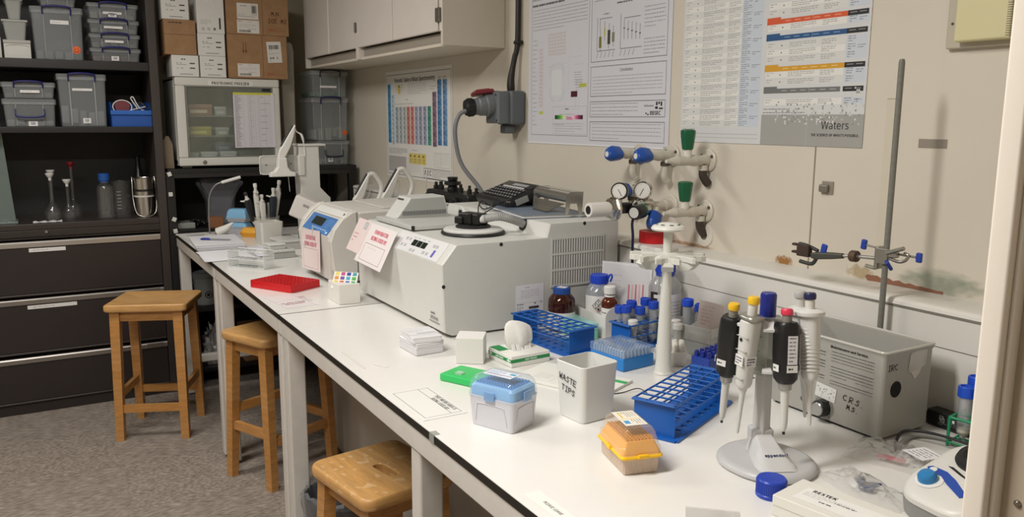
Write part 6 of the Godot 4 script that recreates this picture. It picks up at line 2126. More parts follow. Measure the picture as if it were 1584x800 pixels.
func gas_tap(label: String, x: float, y: float, knob: String, green: bool, arm: float, ring := false):
	var t := T("gas_tap", label, "gas tap", Vector3(x, y, ZW), 0, "gas taps on the right wall")
	var wm := mt("c9c3b5", 0.4)
	var b := bag()
	lathe(b, [[0, 0], [0.034, 0], [0.034, 0.006], [0.03, 0.009], [0, 0.009]], 28, rotv(Vector3.RIGHT, 90))
	P(b, "wall_flange", wm, t)
	for k in 3:
		b = bag()
		var a := TAU * k / 3 + 0.5
		lathe(b, [[0, 0], [0.005, 0], [0.005, 0.0025], [0, 0.0025]], 10, rotv(Vector3.RIGHT, 90, Vector3(cos(a) * 0.024, sin(a) * 0.024, 0.009)))
		P(b, "bolt", mt("5c564c", 0.4, 0.6), t)
	b = bag()
	lathe(b, [[0, 0.006], [0.017, 0.006], [0.018, 0.02], [0.015, 0.026], [0.015, 0.05], [0.017, 0.054], [0.017, 0.064], [0.0145, 0.07], [0.0145, arm], [0, arm]], 20, rotv(Vector3.RIGHT, 90))
	P(b, "body_pipe", wm, t)
	if green:
		b = bag()
		lathe(b, [[0, 0], [0.0145, 0], [0.006, 0.03], [0.0055, 0.04], [0, 0.04]], 16, rotv(Vector3.RIGHT, 90, Vector3(0, 0, arm)))
		P(b, "nozzle", wm, t)
		b = bag()
		lathe(b, [[0, 0.01], [0.0125, 0.01], [0.0125, 0.034], [0, 0.034]], 16, Transform3D(Basis(), Vector3(0, 0, 0.085)))
		P(b, "stem", mt("d9d5cb", 0.4), t)
		b = bag()
		var lv := []
		for q in [[0.032, 0.8], [0.036, 0.86], [0.07, 1.1], [0.082, 1.16], [0.088, 1.1], [0.091, 0.7]]:
			var row := PackedVector3Array()
			for j in 30:
				var a := TAU * j / 30
				var r: float = 0.0185 * q[1] * (1.0 + 0.07 * cos(5 * a))
				row.append(Vector3(cos(a) * r, q[0], -sin(a) * r))
			lv.append(row)
		var e := PackedVector3Array(); e.resize(30); e.fill(Vector3(0, 0.091, 0)); lv.append(e)
		skin(b, lv, true, 50.0, Transform3D(Basis(), Vector3(0, 0, 0.085)))
		P(b, "knob", mt(knob, 0.35), t)
		b = bag()
		tube(b, bez([Vector3(0, -0.012, 0.022), Vector3(0, -0.03, 0.022), Vector3(0, -0.045, 0.021), Vector3(0.004, -0.062, 0.012), Vector3(0.006, -0.07, 0.004)] if not ring else [Vector3(0, -0.012, 0.022), Vector3(0, -0.03, 0.024), Vector3(0.0, -0.05, 0.02), Vector3(0.0, -0.066, 0.008), Vector3(0.0, -0.072, 0.001)], 4), 0.0125, 12)
		P(b, "black_elbow", mt("3b3129", 0.5), t)
		b = bag()
		lathe(b, [[0, 0], [0.0145, 0], [0.0145, 0.016], [0, 0.016]], 16, Transform3D(Basis(), Vector3(0, -0.03, 0.022)))
		P(b, "elbow_nut", wm, t)
		if ring:
			b = bag()
			lathe(b, [[0.014, 0], [0.036, 0], [0.034, 0.004], [0.018, 0.006], [0.014, 0.005]], 28, rotv(Vector3.RIGHT, 90, Vector3(0.0, -0.074, 0.0)))
			P(b, "wall_rosette", mt("d6d0c4", 0.4), t)
	else:
		b = bag()
		var lv := []
		for q in [[0.0, 0.75], [0.004, 0.95], [0.03, 1.05], [0.036, 1.0], [0.05, 0.72], [0.053, 0.6]]:
			var row := PackedVector3Array()
			for j in 30:
				var a := TAU * j / 30
				var r: float = 0.0235 * q[1] * (1.0 + 0.11 * cos(3 * a + 0.6))
				row.append(Vector3(cos(a) * r, q[0], -sin(a) * r))
			lv.append(row)
		var e := PackedVector3Array(); e.resize(30); e.fill(Vector3(0, 0.053, 0)); lv.append(e)
		skin(b, lv, true, 50.0, rotv(Vector3.RIGHT, 90, Vector3(0, 0, arm - 0.004)))
		P(b, "knob", mt(knob, 0.35), t)
		b = bag()
		lathe(b, [[0, 0], [0.009, 0], [0.009, 0.0015], [0, 0.0015]], 16, rotv(Vector3.RIGHT, 90, Vector3(0, 0, arm + 0.0485)))
		P(b, "knob_disc", mt("d6d6d2", 0.4), t)
		b = bag()
		tube(b, bez([Vector3(0, -0.012, 0.032), Vector3(0, -0.04, 0.032), Vector3(0, -0.062, 0.032), Vector3(0.0, -0.074, 0.026), Vector3(0.002, -0.082, 0.02)], 4), 0.0115, 12)
		P(b, "spout", wm, t)
		b = bag()
		lathe(b, [[0, 0], [0.0145, 0], [0.0145, 0.012], [0, 0.012]], 16, Transform3D(Basis(), Vector3(0, -0.032, 0.032)))
		P(b, "spout_ring", mt("4a4238", 0.4), t)

func gas_fittings():
	var bl := "1f4fa2"
	gas_tap("upper gas tap with a green knob, highest at the right of the group", -1.817, 1.413, "0d5a38", true, 0.125)
	gas_tap("upper gas tap with a blue knob, next to the green-knobbed one", -1.975, 1.421, bl, false, 0.10)
	gas_tap("upper gas tap with a blue knob, farthest left", -2.133, 1.421, bl, false, 0.09)
	gas_tap("lower gas tap with a green knob, its elbow ending in a white wall ring", -1.82, 1.262, "0d5a38", true, 0.125, true)
	gas_tap("lower gas tap with a blue knob, behind the pressure gauges", -2.133, 1.30, bl, false, 0.05)
	# regulator on the lower middle outlet
	var t := T("gas_regulator", "chrome gas regulator with two dial gauges and a white hose end", "regulator", Vector3(-1.975, 1.265, ZW), 0)
	var wm := mt("c9c3b5", 0.4)
	var ch := mt("c9c5bd", 0.14, 1.0)
	var bk := mt("19191a", 0.35)
	var rx := rotv(Vector3.RIGHT, 90)
	var b := bag()
	lathe(b, [[0, 0], [0.034, 0], [0.034, 0.006], [0.03, 0.009], [0, 0.009]], 28, rx)
	P(b, "wall_flange", wm, t)
	b = bag()
	lathe(b, [[0, 0.006], [0.017, 0.006], [0.018, 0.03], [0.014, 0.036], [0.014, 0.07], [0.016, 0.074], [0.016, 0.09], [0, 0.09]], 20, rx)
	P(b, "inlet_pipe", wm, t)
	b = bag()
	lathe(b, [[0, 0.086], [0.024, 0.086], [0.026, 0.092], [0.026, 0.13], [0.022, 0.136], [0.022, 0.15], [0.013, 0.156], [0.013, 0.22], [0, 0.22]], 24, rx)
	P(b, "chrome_body", ch, t)
	b = bag()
	rb(b, Vector3(0.0, 0.0, 0.19), Vector3(0.03, 0.032, 0.05), 0.005)
	P(b, "black_block", bk, t)
	b = bag()
	lathe(b, [[0, 0.215], [0.03, 0.215], [0.034, 0.222], [0.034, 0.238], [0.028, 0.246], [0.02, 0.25], [0, 0.25]], 6, rx, 20.0)
	lathe(b, [[0, 0.222], [0.036, 0.222], [0.037, 0.226], [0.036, 0.23], [0, 0.23]], 28, rx)
	P(b, "chrome_nut", ch, t)
	b = bag()
	lathe(b, [[0, 0.248], [0.021, 0.248], [0.022, 0.252], [0.022, 0.318], [0.02, 0.322], [0.013, 0.322], [0.012, 0.3], [0, 0.3]], 24, rx)
	P(b, "white_end", mt("dddad3", 0.35), t)
	b = bag()
	lathe(b, [[0, 0.3205], [0.0125, 0.3205], [0.0125, 0.3225], [0, 0.3225]], 20, rx)
	P(b, "black_bore", mt("0c0c0d", 0.6), t)
	# gauges
	for q in [[Vector3(0.0, 0.052, 0.205), bk, 0.026, 1.2], [Vector3(0.0, 0.05, 0.115), ch, 0.028, 0.2]]:
		b = bag()
		var gx := toward(Vector3(0.62, 0.08, 0.78), q[0] - Vector3(0.62, 0.08, 0.78) * 0.012)
		lathe(b, [[0, 0], [q[2] * 0.9, 0], [q[2], 0.004], [q[2], 0.024], [q[2] * 0.9, 0.027], [q[2] * 0.86, 0.024], [0, 0.024]], 30, gx)
		var ga := P(b, "gauge", q[1], t)
		b = bag()
		lathe(b, [[0, 0.0242], [q[2] * 0.84, 0.0242], [q[2] * 0.84, 0.0248], [0, 0.0248]], 30, gx)
		P(b, "dial", mt("dcdad4", 0.4), ga)
		b = bag()
		for k in 11:
			var a := -2.2 + 4.4 * k / 10
			bx(b, Vector3(sin(a) * q[2] * 0.7, 0.0251, cos(a) * q[2] * 0.7), Vector3(0.0012, 0.0004, 0.0012), gx)
		tube(b, [gx * Vector3(-sin(q[3]) * q[2] * 0.25, 0.0255, -cos(q[3]) * q[2] * 0.25), gx * Vector3(sin(q[3]) * q[2] * 0.62, 0.0255, cos(q[3]) * q[2] * 0.62)], 0.0009, 5)
		P(b, "pointer", mt("2a2a2a", 0.5), ga)
		b = bag()
		rod(b, q[0] - Vector3(0, 0.02, 0), q[0] - Vector3(0, 0.05, 0), 0.007, 10)
		P(b, "gauge_stem", ch, t)
	# adjusting knob towards the room
	b = bag()
	var kx := toward(Vector3(0.35, -0.05, 0.94), Vector3(0.012, -0.008, 0.11))
	lathe(b, [[0, 0.0], [0.018, 0.0], [0.019, 0.02], [0.017, 0.028], [0, 0.028]], 24, kx)
	P(b, "chrome_bonnet", ch, t)
	b = bag()
	lathe(b, [[0, 0.026], [0.022, 0.026], [0.022, 0.036], [0, 0.036]], 24, kx)
	P(b, "green_ring", mt("1d7a58", 0.4), t)
	b = bag()
	lathe(b, [[0, 0.034], [0.022, 0.034], [0.023, 0.04], [0.023, 0.068], [0.021, 0.074], [0.0165, 0.075], [0, 0.075]], 24, kx)
	var kn := P(b, "black_knob", bk, t)
	b = bag()
	lathe(b, [[0, 0.0748], [0.016, 0.0748], [0.016, 0.0756], [0, 0.0756]], 24, kx)
	P(b, "knob_face", mt("d6d4ce", 0.4), kn)
	# blue needle valve hanging below the body
	b = bag()
	var vx := toward(Vector3(0.25, -0.65, 0.45), Vector3(0.02, -0.005, 0.075))
	lathe(b, [[0, 0], [0.009, 0], [0.009, 0.022], [0, 0.022]], 14, vx)
	P(b, "valve_stem", wm, t)
	b = bag()
	var lv := []
	for q in [[0.018, 0.75], [0.022, 0.95], [0.05, 1.05], [0.057, 1.0], [0.07, 0.7]]:
		var row := PackedVector3Array()
		for j in 30:
			var a := TAU * j / 30
			var r: float = 0.0215 * q[1] * (1.0 + 0.09 * cos(3 * a))
			row.append(Vector3(cos(a) * r, q[0], -sin(a) * r))
		lv.append(row)
	var e := PackedVector3Array(); e.resize(30); e.fill(Vector3(0, 0.07, 0)); lv.append(e)
	skin(b, lv, true, 50.0, vx)
	P(b, "blue_knob", mt(bl, 0.35), t)
	t = T("gas_hose", "thin dark blue gas hose dropping from the regulator behind the evaporator", "hose", Vector3(-1.96, 1.25, -1.585), 0)
	b = bag()
	tube(b, bez([Vector3(0, 0.0, 0), Vector3(0.0, -0.03, 0.012), Vector3(0.0, -0.07, 0.008), Vector3(-0.01, -0.12, 0.0), Vector3(-0.02, -0.2, -0.01), Vector3(-0.02, -0.344, -0.01)], 6), 0.0042, 8)
	P(b, "tube", mt("1d2440", 0.35), t)
	# tape roll on the trunking ledge
	t = T("tape_roll", "bright red tape roll lying on the ledge below the gas taps", "tape", Vector3(-1.995, 1.1475, -1.69), 0)
	b = bag()
	lathe(b, [[0.026, 0], [0.047, 0], [0.047, 0.036], [0.026, 0.036], [0.026, 0]], 36)
	P(b, "tape", mt("c3121a", 0.4), t)
	b = bag()
	lathe(b, [[0.024, 0.001], [0.0262, 0.001], [0.0262, 0.035], [0.024, 0.035], [0.024, 0.001]], 36)
	P(b, "core", mt("b9a68a", 0.7), t)

# ------------------------------------------------------------------ things on the near table
func ghs(parent, at: Vector3, basis: Basis, r: float, flame := true):
	# diamond hazard pictogram
	var b := bag()
	var xf := Transform3D(basis, at)
	var c := [Vector3(0, r, 0), Vector3(r, 0, 0), Vector3(0, -r, 0), Vector3(-r, 0, 0)]
	for i in 4: bar(b, xf * c[i], xf * c[(i + 1) % 4], r * 0.12, 0.0006, basis.z)
	P(b, "hazard_diamond", mt("a03028" if not flame else "3a2a28", 0.5), parent)
	b = bag()
	if flame:
		bar(b, xf * Vector3(0, r * 0.45, 0), xf * Vector3(0, -r * 0.1, 0), r * 0.16, 0.0006, basis.z)
		bar(b, xf * Vector3(0, -r * 0.3, 0), xf * Vector3(0, -r * 0.45, 0), r * 0.16, 0.0006, basis.z)
	else:
		prism(b, PackedVector2Array([Vector2(-r * 0.3, -r * 0.4), Vector2(r * 0.3, -r * 0.4), Vector2(r * 0.34, r * 0.05), Vector2(r * 0.1, r * 0.45), Vector2(0, r * 0.15), Vector2(-r * 0.2, r * 0.3), Vector2(-r * 0.34, 0)]), 0, 0.0005, xf)
	P(b, "symbol", mt("1c1a1a", 0.5), parent)

func label_wrap(parent, called: String, r: float, y0: float, y1: float, a0: float, a1: float, m: Material):
	# paper wrapped round a bottle from angle a0 to a1 (degrees, 0 towards +x, 90 towards the wall)
	var b := bag()
	var rows := []
	for y in [y0, y1]:
		var row := PackedVector3Array()
		for k in 15:
			var a := deg_to_rad(lerpf(a0, a1, k / 14.0))
			row.append(Vector3(cos(a) * r, y, -sin(a) * r))
		rows.append(row)
	skin(b, rows, false, 60)
	return P(b, called, m, parent)

func tube_rack(label: String, at: Vector3, turn: float, nx: int, nz: int, pitch: float, h: float, hex: String, tiers := 3) -> Node3D:
	# a moulded rack: grid top, grid middle, pierced base, two end walls
	var t := T("test_tube_rack", label, "rack", at, turn, "blue tube racks")
	var m := mt(hex, 0.38)
	var w := nx * pitch + 0.006
	var d := nz * pitch + 0.006
	var b: SurfaceTool
	for q in ([[h - 0.002, "top_grid"], [h * 0.52, "middle_grid"]] if tiers == 3 else [[h - 0.002, "top_grid"]]):
		b = bag()
		var ww: float = w + (0.018 if q[1] == "top_grid" else -0.004)
		for j in nz + 1:
			rb(b, Vector3(0, q[0], -d / 2 + 0.002 + (d - 0.004) * j / nz), Vector3(ww, 0.004 if q[1] == "top_grid" else 0.003, 0.0032), 0.0008, Transform3D(), 1)
		for i in nx + 1:
			rb(b, Vector3(-w / 2 + 0.002 + (w - 0.004) * i / nx, q[0], 0), Vector3(0.0032, 0.0038 if q[1] == "top_grid" else 0.0028, d - 0.002), 0.0008, Transform3D(), 1)
		if q[1] == "top_grid":
			for s in [-1, 1]: rb(b, Vector3(s * (w / 2 + 0.005), q[0], 0), Vector3(0.01, 0.004, d), 0.0012, Transform3D(), 1)
		P(b, q[1], m, t)
	b = bag()
	# base: strips with round-cornered holes between
	for j in nz + 1: bx(b, Vector3(0, 0.002, -d / 2 + d * j / nz), Vector3(w + 0.016, 0.004, pitch * (0.62 if j > 0 and j < nz else 0.66)))
	for i in nx + 1: bx(b, Vector3(-w / 2 + w * i / nx, 0.002, 0), Vector3(pitch * 0.62 if i > 0 and i < nx else pitch * 0.9, 0.0039, d + pitch * 0.3))
	P(b, "base", m, t)
	for s in [-1, 1]:
		b = bag()
		rb(b, Vector3(s * (w / 2 - 0.001), h / 2, 0), Vector3(0.0028, h - 0.004, d - 0.004), 0.0008)
		P(b, "end_wall", m, t)
	return t

func capped_tube(label: String, foot: Vector3, h: float, r: float, cap: String, body: Material, group: String, cap_h := 0.018, tilt := Vector3.UP, filled := "") -> Node3D:
	var t := T("sample_tube", label, "tube", foot, 0, group)
	t.transform.basis = toward(tilt).basis
	var b := bag()
	lathe(b, [[0, 0], [r * 0.3, 0.002], [r * 0.96, r * 1.2], [r, r * 1.6], [r, h - cap_h], [r - 0.001, h - cap_h], [r - 0.001, r * 1.6], [0, 0.004]], 16)
	P(b, "body", body, t)
	b = bag()
	lathe(b, [[0, h - cap_h], [r * 1.22, h - cap_h], [r * 1.26, h - cap_h + 0.002], [r * 1.26, h - 0.002], [r * 1.18, h], [r * 0.95, h], [r * 0.9, h - 0.003], [0, h - 0.003]], 22)
	P(b, "cap", mt(cap, 0.4), t)
	if filled:
		b = bag()
		lathe(b, [[0, 0.004], [r * 0.9, r * 1.25], [r * 0.93, h * 0.2], [0, h * 0.2]], 14)
		P(b, "sample", mt(filled, 0.6), t)
	return t

func near_bench_back():
	var y := BH + 0.0004
	var t: Node3D
	var b: SurfaceTool
	# bottles at the back
	t = reagent_bottle("amber glass bottle with a white note on its blue cap, beside the evaporator", Vector3(-2.0, y, -1.345), 0.13, 0.041, "23509c", clear("3a1608", 0.9, 0.06), null, 0.0, "amber_bottle")
	b = bag()
	lathe(b, [[0, 0.004], [0.0385, 0.004], [0.0385, 0.086], [0.03, 0.1], [0, 0.1]], 24)
	P(b, "contents", mt("1c0a05", 0.3), t)
	label_wrap(t, "paper_label", 0.0414, 0.006, 0.058, -130, 60, mt("dfdcd8", 0.5))
	b = bag()
	rb(b, Vector3(0.004, 0.1308, 0.004), Vector3(0.028, 0.001, 0.024), 0.0004, rotv(Vector3.UP, 30))
	P(b, "lid_note", mt("e2e0e4", 0.5), t)
	ghs(t, Vector3(0.0255, 0.044, 0.0335), Basis(Vector3.UP, 0.65), 0.011, true)
	t = reagent_bottle("blue-capped glass bottle half hidden behind the amber bottle", Vector3(-2.036, y, -1.495), 0.122, 0.031, "2347a4", clear("8a8f92", 0.3, 0.1), mt("6f7478", 0.3), 0.06, "amber_bottle")
	t.name = numbered("glass_bottle")
	t = reagent_bottle("clear bottle with a bright blue cap and a hazard label, standing in the card tray", Vector3(-1.957, y + 0.003, -1.452), 0.163, 0.044, "1e44c0", clear("c4c9cc", 0.25, 0.1), mt("a9adb0", 0.3), 0.1, "solvent_bottle")
	label_wrap(t, "paper_label", 0.0445, 0.03, 0.104, -100, 50, mt("e8e6e3", 0.5))
	var gb := Basis(Vector3.UP, 0.9)
	for q in [[-0.009, 0.008, true], [0.009, 0.008, true], [0.0, 0.018, true], [0.0, -0.002, false]]: ghs(t, gb * Vector3(q[0], 0.068 + q[1], 0.0455), gb, 0.0095, q[2])
	# cap loop
	b = bag()
	tube(b, bez([Vector3(0.022, 0.146, -0.012), Vector3(0.032, 0.166, -0.016), Vector3(0.036, 0.16, -0.02), Vector3(0.03, 0.144, -0.018)], 4), 0.003, 7)
	P(b, "cap_strap", mt("1e44c0", 0.4), t)
	t = reagent_bottle("small amber bottle with a white cap, at the card tray's front corner", Vector3(-1.872, y + 0.003, -1.428), 0.145, 0.024, "e6e4e0", clear("5a2408", 0.85, 0.06), null, 0.0, "amber_bottle")
	b = bag()
	lathe(b, [[0, 0.004], [0.0225, 0.004], [0.0225, 0.096], [0.015, 0.106], [0, 0.106]], 20)
	P(b, "contents", mt("2a0e04", 0.3), t)
	label_wrap(t, "paper_label", 0.0243, 0.02, 0.082, -120, 60, paper_mat("smalllabel", 64, 40, func(im): words(im, 6, 8, 50, 4, 8, "5a5a5c", 2), "e4e2de"))
	# card tray round those bottles
	t = T("card_tray", "white card tray with a curved cut side, holding the hazard-labelled bottle", "tray", Vector3(-1.924, y, -1.462), -4, "")
	var cm := mt("dedbd6", 0.5)
	b = bag()
	rb(b, Vector3(0, 0.033, 0.066), Vector3(0.18, 0.066, 0.002), 0.0006)
	P(b, "front_wall", cm, t)
	b = bag()
	bx(b, Vector3(0, 0.001, 0.01), Vector3(0.18, 0.002, 0.11))
	P(b, "bottom", cm, t)
	b = bag()
	var pr := [Vector2(-0.066, 0), Vector2(0.045, 0), Vector2(0.045, 0.098), Vector2(0.03, 0.097), Vector2(-0.03, 0.093)]
	for k in 7:
		var a := PI / 2 * k / 6
		pr.append(Vector2(-0.03 - 0.036 * sin(a), 0.066 + 0.027 * cos(a)))
	prism(b, PackedVector2Array(pr), 0.088, 0.09, alongx())
	P(b, "side_wall", cm, t)
	b = bag()
	bx(b, Vector3(-0.089, 0.033, 0.01), Vector3(0.002, 0.066, 0.11))
	P(b, "side_wall", cm, t)
	# envelopes and bags of paper behind
	for k in 4:
		t = T("document_pouch", ["front clear document pouch with pink print, leaning behind the bottles", "second white pouch in the leaning pile behind the bottles", "third white pouch in the leaning pile behind the bottles", "rearmost white pouch in the leaning pile, beside the F-marked bottle"][k], "pouch", Vector3(-1.945 + 0.017 * k, y + 0.0005, -1.542 - 0.0135 * k), 24, "leaning document pouches")
		var lean := Basis(Vector3.RIGHT, -0.05)
		sheet(t, "pouch", 0.17, 0.19, paper_mat("pouch%d" % (0 if k == 0 else 1), 128, 150, func(im):
			fr(im, 4, 4, 120, 142, "dad8da")
			if k == 0:
				for i in 5: fr(im, 70 + 9 * i, 50 - i, 4, 46, "c9808a" if i % 2 == 0 else "e0b4b8")
				words(im, 14, 30, 40, 6, 14, "c2c0c4", 2), "e6e4e6", 0.3), lean * Vector3(0, 0.0965, 0), lean, 0.004)
	t = reagent_bottle("large clear bottle marked with a dark F, behind the white pole", Vector3(-1.78, y, -1.555), 0.228, 0.047, "1e40b4", clear("b4b6b6", 0.28, 0.1), mt("6e6c68", 0.3), 0.12, "solvent_bottle")
	label_wrap(t, "paper_label", 0.0475, 0.05, 0.135, -80, 60, paper_mat("flabel", 128, 80, func(im): words(im, 50, 20, 70, 6, 9, "9a9a9c", 2), "d8d6d4"))
	txt(t, "F", 0.04, Basis(Vector3.UP, 0.3) * Vector3(-0.004, 0.118, 0.0482), Basis(Vector3.UP, 0.3), "241218", true)
	# teal box in front of the tray
	t = T("gel_box", "translucent teal plastic box in front of the card tray", "box", Vector3(-1.925, y, -1.348), -3)
	b = bag()
	rb(b, Vector3(0, 0.014, 0), Vector3(0.15, 0.028, 0.055), 0.003)
	P(b, "base", mt("86cdb8", 0.35), t)
	b = bag()
	rb(b, Vector3(0, 0.039, 0), Vector3(0.152, 0.02, 0.057), 0.003)
	P(b, "lid", clear("9fdcd8", 0.6, 0.2), t)
	# blue rack with two ranks of tubes
	t = tube_rack("blue tube rack holding blue-capped tubes, behind the white pole", Vector3(-1.752, y, -1.445), 97, 6, 3, 0.024, 0.072, "125aac")
	var ct := clear("c2c6c8", 0.3, 0.15)
	var fx := [[-1.782, -1.395, 0.106], [-1.756, -1.398, 0.112], [-1.774, -1.43, 0.118], [-1.748, -1.44, 0.104], [-1.768, -1.475, 0.122], [-1.736, -1.478, 0.118]]
	for i in fx.size():
		var q: Array = fx[i]
		capped_tube(["blue-capped tube, front left in the rack behind the pole", "blue-capped tube, front right in the rack behind the pole", "blue-capped tube, second row left in the rack behind the pole", "blue-capped tube, second row right in the rack behind the pole", "blue-capped tube, third row left in the rack behind the pole", "blue-capped tube, third row right in the rack behind the pole"][i], Vector3(q[0], y + 0.005, q[1]), q[2], 0.0115, "1c46b8", ct, "tubes in the back rack", 0.02)
	for i in 5:
		capped_tube(["leftmost", "second from left", "third from left", "fourth from left", "rightmost"][i] + " tall blue-capped tube in the row right of the pole", Vector3(-1.705 + 0.026 * i - (0.008 if i % 2 else 0.0), y + 0.001, -1.575 + (0.014 if i % 2 else 0.0)), [0.124, 0.13, 0.118, 0.126, 0.12][i], 0.0125, "1c4ac4", ct, "tall tubes by the trunking", 0.02)
	for i in 3:
		t = T("screw_vial", ["small white-capped vial left of the white pole", "small white-capped vial just right of the white pole", "wide white-capped vial in front of the tall tubes"][i], "vial", Vector3([-1.722, -1.665, -1.63][i], y, [-1.395, -1.50, -1.475][i]), 0, "white-capped vials")
		b = bag()
		lathe(b, [[0, 0], [0.011, 0], [0.011, 0.07], [0, 0.07]], 16)
		P(b, "body", clear("c9c9c2", 0.5, 0.2), t)
		b = bag()
		lathe(b, [[0, 0.068], [0.0135, 0.068], [0.0135, 0.081], [0.012, 0.083], [0, 0.083]], 18)
		P(b, "cap", mt("dedcd6", 0.4), t)
	# clear boxes under the basket
	t = T("clear_rack", "low clear plastic rack under the grey mesh basket", "rack", Vector3(-1.62, y, -1.545), 12)
	b = bag()
	tub(b, 0.13, 0.10, 0.038, 0.0016, 0.006)
	P(b, "body", clear("c9ccc8", 0.4, 0.2), t)
	b = bag()
	for i in 6:
		for j in 4: lathe(b, [[0.007, 0.03], [0.0085, 0.03], [0.0085, 0.036], [0.007, 0.036]], 10, Transform3D(Basis(), Vector3(-0.05 + 0.02 * i, 0, -0.033 + 0.022 * j)))
	P(b, "wells", clear("dde0dc", 0.55, 0.2), t).set_meta("kind", "stuff")
	t = T("basket", "grey translucent basket with ribbed sides, holding envelopes", "basket", Vector3(-1.62, y + 0.0385, -1.545), 12)
	b = bag()
	tub(b, 0.135, 0.10, 0.043, 0.002, 0.006, 0.01)
	P(b, "body", clear("cfcfca", 0.7, 0.3), t)
	b = bag()
	for i in 34: bx(b, Vector3(-0.066 + 0.004 * i, 0.022, 0.0528), Vector3(0.0014, 0.038, 0.0012))
	for i in 24: bx(b, Vector3(0.0695, 0.022, -0.047 + 0.004 * i), Vector3(0.0012, 0.038, 0.0014))
	P(b, "ribs", mt("d2d2cd", 0.45), t).set_meta("kind", "stuff")
	for k in 3:
		t = T("envelope", ["pale pink printed envelope standing in the grey basket", "white card leaning in the grey basket", "grey plastic packet leaning in the grey basket"][k], "envelope", Vector3([-1.593, -1.64, -1.665][k], y + 0.041, [-1.553, -1.54, -1.535][k]), [20, 35, 30][k], "")
		var lean := Basis(Vector3.BACK, [-0.08, -0.75, -0.9][k])
		sheet(t, "envelope", [0.075, 0.018, 0.02][k], [0.10, 0.075, 0.08][k], paper_mat("env%d" % k, 64, 80, func(im):
			if k == 0: words(im, 8, 10, 30, 6, 8, "d0a8a8", 2)
			elif k == 1: words(im, 8, 20, 40, 4, 9, "8a8a8c", 2), ["dccfca", "e2e0dc", "c6c8ca"][k]), lean * Vector3(0, [0.05, 0.04, 0.04][k], 0), lean, 0.003)
	# white pole: carousel for pipettes
	t = T("pipette_carousel", "tall white pipette carousel on a tapering pole, holding nothing", "stand", Vector3(-1.514, y, -1.327), 20)
	var wm := mt("d6d6ce", 0.4)
	b = bag()
	lathe(b, [[0, 0], [0.026, 0], [0.026, 0.003], [0.021, 0.01], [0.0195, 0.03], [0.0155, 0.14], [0.0105, 0.28], [0, 0.28]], 28)
	P(b, "pole", wm, t)
	b = bag()
	rod(b, Vector3(0, 0.3, 0), Vector3(0, 0.365, 0), 0.011, 20)
	P(b, "upper_pole", wm, t)
	b = bag()
	lathe(b, [[0, 0.357], [0.015, 0.357], [0.04, 0.361], [0.042, 0.365], [0.038, 0.371], [0.02, 0.378], [0, 0.379]], 32)
	P(b, "top_disc", mt("e0e0d9", 0.35), t)
	b = bag()
	for k in 8:
		var a := TAU * k / 8
		rb(b, Vector3.ZERO, Vector3(0.01, 0.0012, 0.004), 0.0005, Transform3D(Basis(Vector3.UP, a + PI / 2), Vector3(cos(a) * 0.028, 0.3755, -sin(a) * 0.028)) * rotv(Vector3.RIGHT, 20), 1)
	P(b, "disc_slots", mt("55554f", 0.6), t)
	b = bag()
	lathe(b, [[0, 0.288], [0.045, 0.288], [0.048, 0.293], [0.045, 0.3], [0.02, 0.306], [0, 0.306]], 32)
	P(b, "hub", wm, t)
	for k in 6:
		var a := TAU * k / 6
		var sc := Basis().scaled(Vector3(0.83, 0.83, 1))
		b = bag()
		# cradle arm: two prongs with a curved notch
		var pp := [Vector2(0.03, -0.016), Vector2(0.075, -0.022), Vector2(0.1, -0.036), Vector2(0.108, -0.032), Vector2(0.1, -0.018), Vector2(0.088, -0.008), Vector2(0.084, 0.0), Vector2(0.088, 0.008), Vector2(0.1, 0.018), Vector2(0.108, 0.032), Vector2(0.1, 0.036), Vector2(0.075, 0.022), Vector2(0.03, 0.016)]
		prism(b, PackedVector2Array(pp), 0.0, 0.014, Transform3D(Basis(Vector3.UP, a) * Basis(Vector3.RIGHT, -PI / 2) * sc, Vector3(0, 0.289, 0)), 0.0012)
		prism(b, PackedVector2Array([Vector2(0.03, 0.006), Vector2(0.09, 0.006), Vector2(0.096, -0.004), Vector2(0.08, -0.02), Vector2(0.05, -0.024)]), -0.014, 0.014, Transform3D(Basis(Vector3.UP, a) * sc, Vector3(0, 0.286, 0)), 0.0008)
		P(b, "cradle_arm", wm, t)
	# white rack of small tubes by the pole
	t = T("cryo_rack", "small white rack full of capped cryo tubes at the foot of the white pole", "rack", Vector3(-1.575, y, -1.405), 50)
	b = bag()
	loft(b, [[0, 0.075, 0.075, 0.006], [0.036, 0.079, 0.079, 0.006], [0.037, 0.074, 0.074, 0.005]], 3)
	P(b, "body", mt("dedbd2", 0.45), t)
	b = bag()
	for i in 4:
		for j in 4: lathe(b, [[0, 0.036], [0.0075, 0.036], [0.0078, 0.05], [0.006, 0.054], [0, 0.054]], 12, Transform3D(Basis(), Vector3(-0.027 + 0.018 * i, 0, -0.027 + 0.018 * j)))
	P(b, "tube_caps", mt("e2dfd6", 0.4), t).set_meta("kind", "stuff")
	# 96-place box with a clear lid
	t = T("deep_well_box", "blue 96-place tube box under a clear lid, beside the white pole", "box", Vector3(-1.632, y, -1.288), 6)
	b = bag()
	rb(b, Vector3(0, 0.0165, 0), Vector3(0.125, 0.033, 0.108), 0.003)
	P(b, "base", mt("1f7ac6", 0.35), t)
	b = bag()
	rb(b, Vector3(0, 0.044, 0), Vector3(0.127, 0.021, 0.11), 0.003)
	P(b, "lid", clear("8fb4dc", 0.3, 0.12), t)
	b = bag()
	for i in 12:
		for j in 8: lathe(b, [[0, 0.033], [0.0036, 0.033], [0.0036, 0.047], [0.0026, 0.049], [0, 0.049]], 8, Transform3D(Basis(), Vector3(-0.0545 + 0.0099 * i, 0, -0.045 + 0.0129 * j)))
